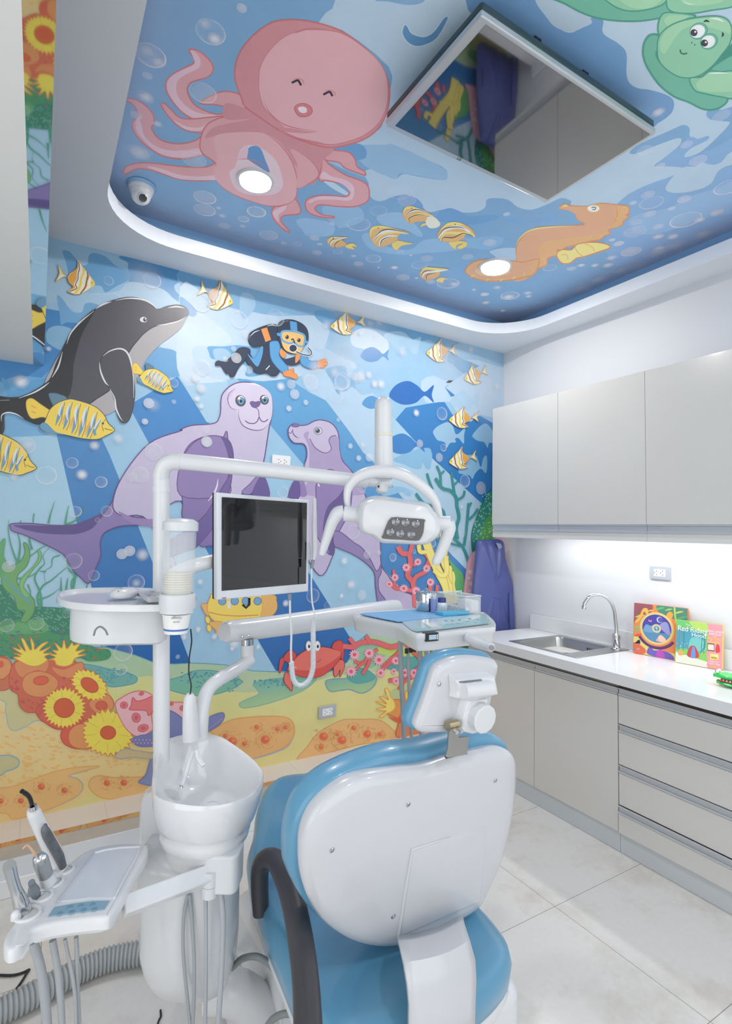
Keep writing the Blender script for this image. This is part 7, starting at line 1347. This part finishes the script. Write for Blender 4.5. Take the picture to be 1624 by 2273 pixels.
bm = nb(); box(bm, -.022, .022, -.0125, .0125, -.02, .004, M); fin('clock_frame', bm, BLACK, t, bevel=.001, angle=30)
bm = nb(); box(bm, -.013, .013, -.007, .007, .004, .005, M); fin('clock_display', bm, mat('lcd_blue', (178, 206, 222), .2), t, smooth=False)
bm = nb(); box(bm, .015, .019, -.008, .008, .004, .0052, M); fin('clock_button', bm, PLASTB, t, smooth=False)
bm = nb(); tube(bm, [AZ(1030, 1405, ZD - .05), AD(1045, 1420, 1.66), AD(1068, 1430, 1.6), AD(1090, 1437, 1.55)], [.016, .0165, .0155, .0125], 16, smooth=3); fin('handle_bar', bm, PLAST, t, angle=60)
mktube('handle_end', CHROME, [AD(1089, 1437, 1.55), AD(1092, 1438.5, 1.543)], .008, t)
# arm under the tray
t = thing('tray_arm', 'white swivel arm reaching from the spittoon unit to the instrument tray', 'arm', AD(440, 1620, 1.55))
bm = nb(); bent(bm, ((500, 1403, 1.72), (508, 1402, 1.73), (600, 1391, 1.87), (740, 1372, 2.08), (868, 1354, 2.28), (884, 1353, 2.30)), [.026, .0345, .0365, .040, .043, .036], 20, 3); fin('upper_arm', bm, PLAST, t, angle=60)
mktube('collar', CHROME, [AD(549, 1418, 1.77), AD(549, 1431, 1.77)], .0195, t, n=20)
mktube('swivel_post', PLAST, [AD(549, 1431, 1.77), AD(549, 1466, 1.77)], .021, t, n=20)
for x in (538, 552): screw(AD(x, 1413 - (x - 538) * .2, 1.722), CAMP - AD(x, 1410, 1.72), t, .004)
bm = nb(); bent(bm, ((556, 1462, 1.77), (530, 1482, 1.73), (490, 1506, 1.65), (464, 1528, 1.61), (451, 1560, 1.57), (446, 1600, 1.55), (444, 1640, 1.55)), [.0205, .0215, .0205, .0205, .021, .021, .0215], 18); fin('lower_arm', bm, PLAST, t, angle=60)
# tray hoses
for px, r, lab in (((( 888, 1420, 1.85), (890, 1500, 1.86), (894, 1580, 1.88), (897, 1652, 1.9), (899, 1760, 1.92)), .0085, 'first thick grey hose hanging under the instrument tray'), (((905, 1440, 1.85), (907, 1520, 1.86), (911, 1600, 1.88), (914, 1652, 1.9), (916, 1760, 1.92)), .0055, 'second grey hose under the tray, thinner than the first'), (((931, 1420, 1.88), (932, 1480, 1.88), (932, 1560, 1.9), (936, 1660, 1.92), (938, 1760, 1.94)), .008, 'grey hose hanging just left of the headrest'), (((943, 1425, 1.88), (946, 1450, 1.87), (955, 1480, 1.85), (975, 1520, 1.85), (990, 1600, 1.88), (990, 1760, 1.92)), .0075, 'grey hose running behind the headrest')):
    o = mktube('instrument_hose', GREYH, [AD(*p) for p in px], r, None, n=12, smooth=5); tag(o, lab, 'hose', 'hoses under the instrument tray')
for x, d_, lab in ((956, 1.9, 'hose stub above the headrest, leftmost of three'), (968, 1.92, 'hose stub above the headrest, second of three'), (978, 1.94, 'hose stub above the headrest, nearest the blue cushion top')):
    o = mktube('instrument_hose', GREYH, [AD(x - 6, 1418, d_), AD(x, 1440, d_), AD(x + 5, 1470, d_), AD(x + 12, 1560, d_)], .0062, None, n=12, smooth=4); tag(o, 'grey ' + lab, 'hose', 'hoses under the instrument tray')
for x, y in ((902, 1445), (911, 1443), (919.5, 1441.5), (1026, 1424), (995, 1429), (958, 1424)):
    mktube('hose_fitting', BLACK, [AD(x, y - 5, 1.80), AD(x, y + 5, 1.80)], .0062, DT, n=12)
# ---- things on the tray
def cyl_at(nm, lab, cat, x, y, prof, m, grp=None, zb=ZD + .003, n=28):
    p = AZ(x, y, zb); t_ = thing(nm, lab, cat, p, grp); return t_, p
k_ = 1.8 / FPX
p = AZ(*S('J 795,1152')[0], ZD + .003); s = (AZ(*S('J 843,1152')[0], ZD) - p).length
t = thing('steel_canister', 'shiny steel canister with lid on the back of the instrument tray', 'canister', p); MM = Matrix.Translation(p)
mklathe('body', CHROME, [(0, 0), (s * .95, 0), (s, .003), (s, .056), (s * .98, .058)], MM, t); mklathe('lid', CHROME, [(s * 1.05, .054), (s * 1.05, .066), (s * .95, .072), (s * .3, .076), (0, .077)], MM, t)
mklathe('lid_knob', CHROME, [(.004, .076), (.007, .082), (0, .086)], MM, t, n=16)
p = AZ(*S('J 850,1166')[0], ZD + .003); t = thing('blue_cup', 'narrow clear cup of bright blue liquid beside the steel canister', 'cup', p); MM = Matrix.Translation(p)
mklathe('liquid', mat('blue_liquid', (30, 96, 200), .2), [(0, 0), (.0105, 0), (.0115, .05), (0, .05)], MM, t, 24); mklathe('cup_wall', CLR, [(.0115, 0), (.0128, .066)], MM, t, 24)
p = AZ(*S('J 910,1168')[0], ZD + .003); t = thing('medicine_jar', 'small white jar with navy lid and printed label on the tray', 'jar', p); MM = Matrix.Translation(p)
mklathe('jar_body', mat('white_glass', (226, 230, 236), .15, coat=.6), [(0, 0), (.018, 0), (.019, .004), (.019, .034), (.014, .04)], MM, t); mklathe('lid', mat('navy_lid', (30, 50, 120), .35), [(.0155, .038), (.0155, .054), (.014, .056), (0, .056)], MM, t)
a0 = math.atan2(-p.y, -p.x); bm = nb(); lathe(bm, [(.0195, .008), (.0195, .028)], MM, 12, a0 - .8, a0 + .8); fin('label', bm, mat('label_print', (196, 210, 222), .5), t)
p = AZ(*S('J 985,1180')[0], ZD + .003); t = thing('bur_block', 'light blue block holding rows of small steel burs on the tray', 'bur block', p); bu = (AZ(*S('J 1075,1172')[0], ZD) - AZ(*S('J 890,1185')[0], ZD)); lw = bu.length; bu.normalize(); M = axM(p, (0, 0, 1), bu)
bm = nb(); slab(bm, rrect(lw, .05, .003, 3), .012, M); fin('block', bm, mat('sky_blue_plastic', (80, 180, 222), .3), t, bevel=.0015)
for i in range(9):
    for j in range(3):
        q = M @ Vector((-lw / 2 + .012 + i * (lw - .024) / 8, -.015 + j * .015, .012)); mktube('bur', STEEL, [q, q + UP * (.010 + .004 * ((i + j) % 2))], .0011, t, n=6)
p = AZ(*S('J 1020,1165')[0], ZD + .003); bx_ = [AZ(x, y, ZD + .003) for x, y in S('J 885,1120 1075,1158 1190,1166 1010,1128')]
pa, pb = AZ(*S('J 1078,1180')[0], ZD + .003), AZ(*S('J 1190,1170')[0], ZD + .003); bu = (pb - pa).normalized(); bv = UP.cross(bu)
if bv.dot(FW) < 0: bv = -bv
t = thing('acrylic_box', 'clear acrylic box of cotton supplies at the tray end', 'box', pa); M = Matrix(((bu.x, bv.x, 0, pa.x), (bu.y, bv.y, 0, pa.y), (0, 0, 1, pa.z), (0, 0, 0, 1))); Wb = (pb - pa).length; Lb = .16
for nm, b in (('side_panel', (0, Wb, 0, .0015, 0, .06)), ('side_panel', (0, Wb, Lb, Lb + .0015, 0, .06)), ('side_panel', (0, .0015, 0, Lb, 0, .06)), ('side_panel', (Wb - .0015, Wb, 0, Lb, 0, .06)), ('lid', (-.003, Wb + .003, -.003, Lb + .004, .0605, .0635))): bm = nb(); box(bm, *b, M); fin(nm, bm, CLR, t, smooth=False)
for (a, b) in (((0, 0), (Wb, 0)), ((Wb, 0), (Wb, Lb)), ((0, 0), (0, Lb)), ((0, Lb), (Wb, Lb))): mktube('lid_edge', mat('acrylic_edge', (226, 236, 240), .15), [M @ Vector((a[0], a[1], .0645)), M @ Vector((b[0], b[1], .0645))], .0016, t, n=6)
mktube('lid_handle', mat('acrylic_edge', (226, 236, 240), .15), [M @ Vector((Wb * .3, Lb * .5, .065)), M @ Vector((Wb * .3, Lb * .5, .075)), M @ Vector((Wb * .7, Lb * .5, .075)), M @ Vector((Wb * .7, Lb * .5, .065))], .002, t, n=6)
bm = nb(); box(bm, Wb * .42, Wb - .004, .004, Lb * .5, .001, .046, M); fin('cotton_pack', bm, mat('white_cotton', (240, 240, 238), .9, bump=.5, nscale=60), t, bevel=.005)
for k in range(5): q = M @ Vector((.014, .02 + k * .026, .012)); mktube('cotton_roll', mat('white_cotton', (240, 240, 238), .9, bump=.5, nscale=60), [q, q + bu * .03], .009, t, n=14)
# ================================================================ assistant's instrument holder
ZA = .73
t = thing('assistant_tray', 'white assistant instrument holder with blue keypad in the corner', 'instrument holder', AZ(180, 1990, ZA - .05)); AT = t
ao = S('Q 880,612 1000,585 1150,568 1280,566 1380,572 1404,590 1395,650 1330,760 1240,920 1150,1090 1060,1225 1010,1262 900,1270 650,1300 450,1335 340,1370 270,1420 215,1500 150,1560 80,1570 40,1520 45,1450 90,1370 160,1290 250,1210 330,1100 390,1040 480,940 570,850 650,760 760,670')
A1 = [Vector(v) for v in catmull([AZ(x, y, ZA) for x, y in ao], 3, True)]
bm = nb(); pad(bm, A1, UP, [(-.026, .004), (-.024, .0), (-.004, 0), (0, .003), (.001, .008)]); fin('holder_top', bm, PLAST, t, angle=45)
bm = nb(); lo_ = S('Q 950,640 1350,610 1330,700 1150,1050 1040,1230 700,1280 470,1320 330,1350 330,1250 420,1080 600,880'); pad(bm, [Vector(v) for v in catmull([AZ(x, y, ZA - .025) for x, y in lo_], 3, True)], UP, [(-.035, .006), (-.032, 0), (0, 0)]); fin('holder_underside', bm, PLASTB, t, angle=45)
bm = nb(); pts_ = [AZ(x, y, ZA + .002) for x, y in S('Q 895,655 1000,625 1150,605 1330,598 1290,690 1180,880 1080,1080 860,1080 700,1100 555,1115 720,890')]; bm.faces.new([bm.verts.new(p) for p in pts_]); bmesh.ops.recalc_face_normals(bm, faces=bm.faces); fin('tray_recess', bm, mat('pale_lilac_plastic', (214, 219, 226), .25, coat=.4), t, solid=.002, smooth=False)
mktube('recess_edge', mat('lilac_shadow', (196, 198, 210), .4), [AZ(x, y, ZA + .004) for x, y in S('Q 555,1115 720,890 895,658')], .0022, t, n=8)
mktube('recess_rim', PLAST, [AZ(x, y, ZA + .003) for x, y in S('Q 895,655 1000,625 1150,605 1330,598 1290,690 1180,880 1080,1080')], .003, t, n=8)
bm = nb(); pts_ = [AZ(x, y, ZA + .0025) for x, y in S('Q 515,1170 700,1135 880,1112 1038,1108 985,1188 700,1222 455,1258')]; bm.faces.new([bm.verts.new(p) for p in pts_]); bmesh.ops.recalc_face_normals(bm, faces=bm.faces); fin('keypad', bm, mat('steel_blue_keypad', (132, 168, 188), .3), t, solid=.002, smooth=False)
for x, y in ((662, 1168), (765, 1155), (878, 1142), (568, 1228), (680, 1215), (790, 1198), (893, 1187)): mklathe('key', mat('keypad_key', (104, 146, 170), .35), [(.0058, 0), (.005, .0015), (0, .0016)], Matrix.Translation(AZ(*S('Q %f,%f' % (x, y))[0], ZA + .0036)), t, n=14)
for x, y, a, b in ((600, 810, .026, .012), (490, 930, .027, .012), (390, 1060, .026, .012), (260, 1230, .028, .013)):
    p = AZ(*S('Q %f,%f' % (x, y))[0], ZA + .003); bm = nb(); tube(bm, [p + (Vector((1, -.2, 0)).normalized() * a * math.cos(q) * .8 + Vector((.2, 1, 0)).normalized() * a * .8 * math.sin(q)) for q in [2 * math.pi * k / 24 for k in range(25)]], .004, 8, cap=False); fin('holder_ring', bm, PLAST, t)
bm = nb(); pa = AZ(300, 2003, ZA - .045); pb = AZ(468, 1940, ZA - .045); tube(bm, [pa - (pb - pa) * .15, pa, pb], .027, 4, sq=(1.0, 1.0)); fin('support_bar', bm, PLAST, t, bevel=.004, angle=30)
for z0, z1 in ((-.06, -.035), (-.034, .0)): mktube('pivot', PLASTB, [AZ(467, 1930, ZA - .03) + UP * z0, AZ(467, 1930, ZA - .03) + UP * z1], .0195, t, n=24)
def inst(nm, lab, parts):
    t_ = thing(nm, lab, 'dental instrument', AZ(*parts[0][2][0][:2], ZA + .004) if False else AD(*parts[0][2][0]))
    for pn, m, px, r in parts: bm = nb(); bent(bm, px, r, 14); fin(pn, bm, m, t_, angle=60)
    return t_
def q3(s, d): return [(*p, d_) for p, d_ in zip(S(s), d)]
GR = mat('patterned_grey_grip', (112, 118, 126), .3, noise=.8, nscale=60)
inst('curing_light', 'white cordless curing light with black bent tip in the holder', (('body', PLAST, q3('Q 575,790 520,680 430,500 360,360 320,270 315,235', [1.27, 1.265, 1.25, 1.24, 1.23, 1.225]), [.017, .0185, .0165, .0155, .0145, .011]), ('grip_inlay', GR, q3('Q 598,790 560,690 500,580 450,490 425,430 430,380', [1.255, 1.25, 1.24, 1.23, 1.225, 1.225]), [.008, .0105, .0105, .0105, .0085, .003]), ('collar', CHROME, q3('Q 318,240 310,205', [1.225, 1.223]), [.0085, .0065]), ('light_tip', mat('glossy_black', (22, 20, 22), .15), q3('Q 302,195 285,140 260,105 225,80 205,68', [1.223, 1.22, 1.215, 1.21, 1.205]), [.0045, .0047, .0048, .0048, .0048])))
inst('air_water_syringe', 'grey three way syringe with copper coloured bent nozzle in the holder', (('handle', mat('brushed_grey', (168, 172, 176), .3, metal=.6), q3('Q 470,940 430,850 385,730 365,690', [1.2, 1.19, 1.18, 1.175]), [.014, .0145, .0155, .012]), ('sleeve', PLASTB, q3('Q 470,940 440,870', [1.195, 1.19]), [.0148, .015]), ('nozzle', mat('copper_tube', (226, 176, 140), .3), q3('Q 345,690 300,620 265,585 240,590 215,615', [1.175, 1.17, 1.165, 1.16, 1.155]), [.0028, .0024, .002, .002, .0018])))
for x, y in ((355, 722), (405, 695)): mklathe('button', CHROME, [(.0068, -.002), (.0068, .003), (.004, .0045), (0, .0045)], axM(AD(*S('Q %f,%f' % (x, y))[0], 1.155), CAMP - AD(80, 1900, 1.16)), bpy.data.objects['air_water_syringe'], n=16)
inst('saliva_ejector', 'short grey rubber saliva ejector nozzle between the steel handpieces', (('cone', mat('slate_rubber', (122, 130, 138), .5), q3('Q 320,1060 318,1010 305,960 297,930', [1.17, 1.165, 1.16, 1.155]), [.0125, .0115, .0068, .0065]), ('collar', CHROME, q3('Q 325,1085 322,1062', [1.17, 1.17]), [.0125, .013])))
inst('suction_handpiece', 'tall polished steel suction handpiece at the end of the holder', (('barrel', CHROME, q3('Q 225,1230 195,1120 155,1010 120,900 95,800 85,765', [1.12, 1.115, 1.11, 1.1, 1.09, 1.085]), [.0165, .0140, .0105, .0105, .0115, .0112]), ('lever', PLAST, q3('Q 150,1270 150,1230 165,1190', [1.1, 1.1, 1.105]), [.010, .0095, .005])))
for s, r, lab, d in (('Q 315,1500 345,1600 385,1750 415,1950 435,2150 450,2400', .0092, 'thickest grey hose hanging under the assistant holder', 1.12), ('Q 498,1480 515,1580 545,1750 565,1950 580,2150 590,2400', .0068, 'second grey hose hanging under the assistant holder', 1.13), ('Q 615,1470 640,1600 675,1760 700,1920 715,2080 720,2400', .0036, 'thin beige hose hanging under the assistant holder', 1.14), ('Q 720,1450 728,1600 728,1800 735,2000 745,2200 750,2400', .0046, 'thin grey hose, nearest the spittoon column', 1.15)):
    tag(mktube('suction_hose', GREYH, [AD(*p, d) for p in S(s)] + [Vector((AD(*S(s)[-1], d).x, AD(*S(s)[-1], d).y, z_)) for z_ in (.42, .36, .28, .18, .09, .012)], r, None, n=12, smooth=5), lab, 'hose', 'hoses under the assistant holder')
for px, r, lab in ((((417, 1985, 1.34), (408, 2030, 1.335), (406, 2100, 1.33), (412, 2180, 1.33), (424, 2300, 1.33)), .0042, 'thin grey hose looping out furthest over the front of the column'), (((421, 1985, 1.34), (427, 2060, 1.335), (431, 2140, 1.33), (430, 2220, 1.33), (426, 2300, 1.33)), .0045, 'dark grey thin hose crossing in front of the column'), (((456, 1975, 1.33), (457, 2050, 1.33), (457, 2150, 1.33), (455, 2300, 1.33)), .0048, 'straight pale grey hose in the middle of the column front'), (((484, 1965, 1.33), (492, 2000, 1.325), (495, 2060, 1.32), (490, 2180, 1.31), (482, 2300, 1.31)), .0068, 'thick grey hose at the column edge nearest the chair')):
    tag(mktube('suction_hose', GREYH if r < .0046 else mat('pale_grey_hose', (172, 178, 184), .45), [AD(*p) for p in px], r, None, n=12, smooth=5), lab, 'hose', 'hoses down the front of the column')
# ---- floor: ribbed waste hose, cables
cp = [AZ(x, y, .042) for x, y in S('Q -500,2330 -200,2240 0,2150 200,2055 400,1950 600,1845 800,1745 1050,1655 1340,1600 1600,1590 1900,1640 2150,1720')] + []
cq = catmull(cp, 40); L_ = [0]
for a, b in zip(cq, cq[1:]): L_.append(L_[-1] + (b - a).length)
n_ = int(L_[-1] / .0023); pp = []; rr_ = []
j = 0
for i in range(n_ + 1):
    s = L_[-1] * i / n_
    while j < len(L_) - 2 and L_[j + 1] < s: j += 1
    pp.append(cq[j].lerp(cq[j + 1], (s - L_[j]) / max(L_[j + 1] - L_[j], 1e-9))); rr_.append((.038, .0385, .038, .0345, .031, .0345)[i % 6])
bm = nb(); tube(bm, pp, rr_, 20); tag(fin('waste_hose', bm, mat('ribbed_grey_plastic', (164, 170, 172), .42), None, angle=20), 'ribbed grey waste hose lying across the floor behind the unit', 'hose')
tag(mktube('floor_cable', BLACK, [AZ(x, y, .006) for x, y in S('Q -300,1800 0,1812 120,1812 210,1790 275,1760 255,1790 200,1880 140,1960 95,2010')], .0042, None, n=8, smooth=5), 'thin black cable kinked on the floor at the left edge', 'cable')
tag(mktube('floor_cable', BLACK, [AZ(x, y, .004) for x, y in ((356, 2242), (357, 2256), (352, 2266), (346, 2290))], .003, None, n=8, smooth=5), 'short black cable end on the floor below the column', 'cable')
t = CH
bm = nb(); tube(bm, [AD(455, 2205, 1.55), AD(520, 2203, 1.56), AD(572, 2240, 1.58), AD(614, 2310, 1.6), AD(640, 2400, 1.62)], [.05, .058, .06, .06, .06], 24, smooth=5); fin('link_tube', bm, PLAST, t, angle=70)
for px, lab in ((((515, 2148, 1.5), (538, 2128, 1.47), (570, 2124, 1.44), (600, 2142, 1.44), (628, 2180, 1.46)), 'grey rubber hose arching beside the chair base'), (((585, 2290, 1.42), (606, 2262, 1.4), (636, 2250, 1.39), (672, 2256, 1.4)), 'grey rubber hose at the very bottom beside the armrest')):
    tag(mktube('water_hose', mat('dark_grey_hose', (128, 136, 136), .45), [AD(*p) for p in px], .0085, None, n=12, smooth=5), lab, 'hose')
# ================================================================ world and colour
w = bpy.data.worlds.new('world'); bpy.context.scene.world = w; w.use_nodes = True
w.node_tree.nodes['Background'].inputs['Color'].default_value = (.8, .88, 1, 1); w.node_tree.nodes['Background'].inputs['Strength'].default_value = .4
sc = bpy.context.scene
sc.view_settings.view_transform = 'Standard'; sc.view_settings.look = 'None'; sc.view_settings.exposure = 0.0; sc.view_settings.gamma = 1.12
sc.cycles.max_bounces = 7; sc.cycles.diffuse_bounces = 4; sc.cycles.glossy_bounces = 4; sc.cycles.transparent_max_bounces = 16; sc.cycles.transmission_bounces = 6
sc.cycles.use_denoising = True; sc.cycles.sample_clamp_indirect = 4; sc.cycles.caustics_reflective = False; sc.cycles.caustics_refractive = False
sc.cycles.use_adaptive_sampling = True; sc.cycles.adaptive_threshold = 0.05; sc.cycles.adaptive_min_samples = 16
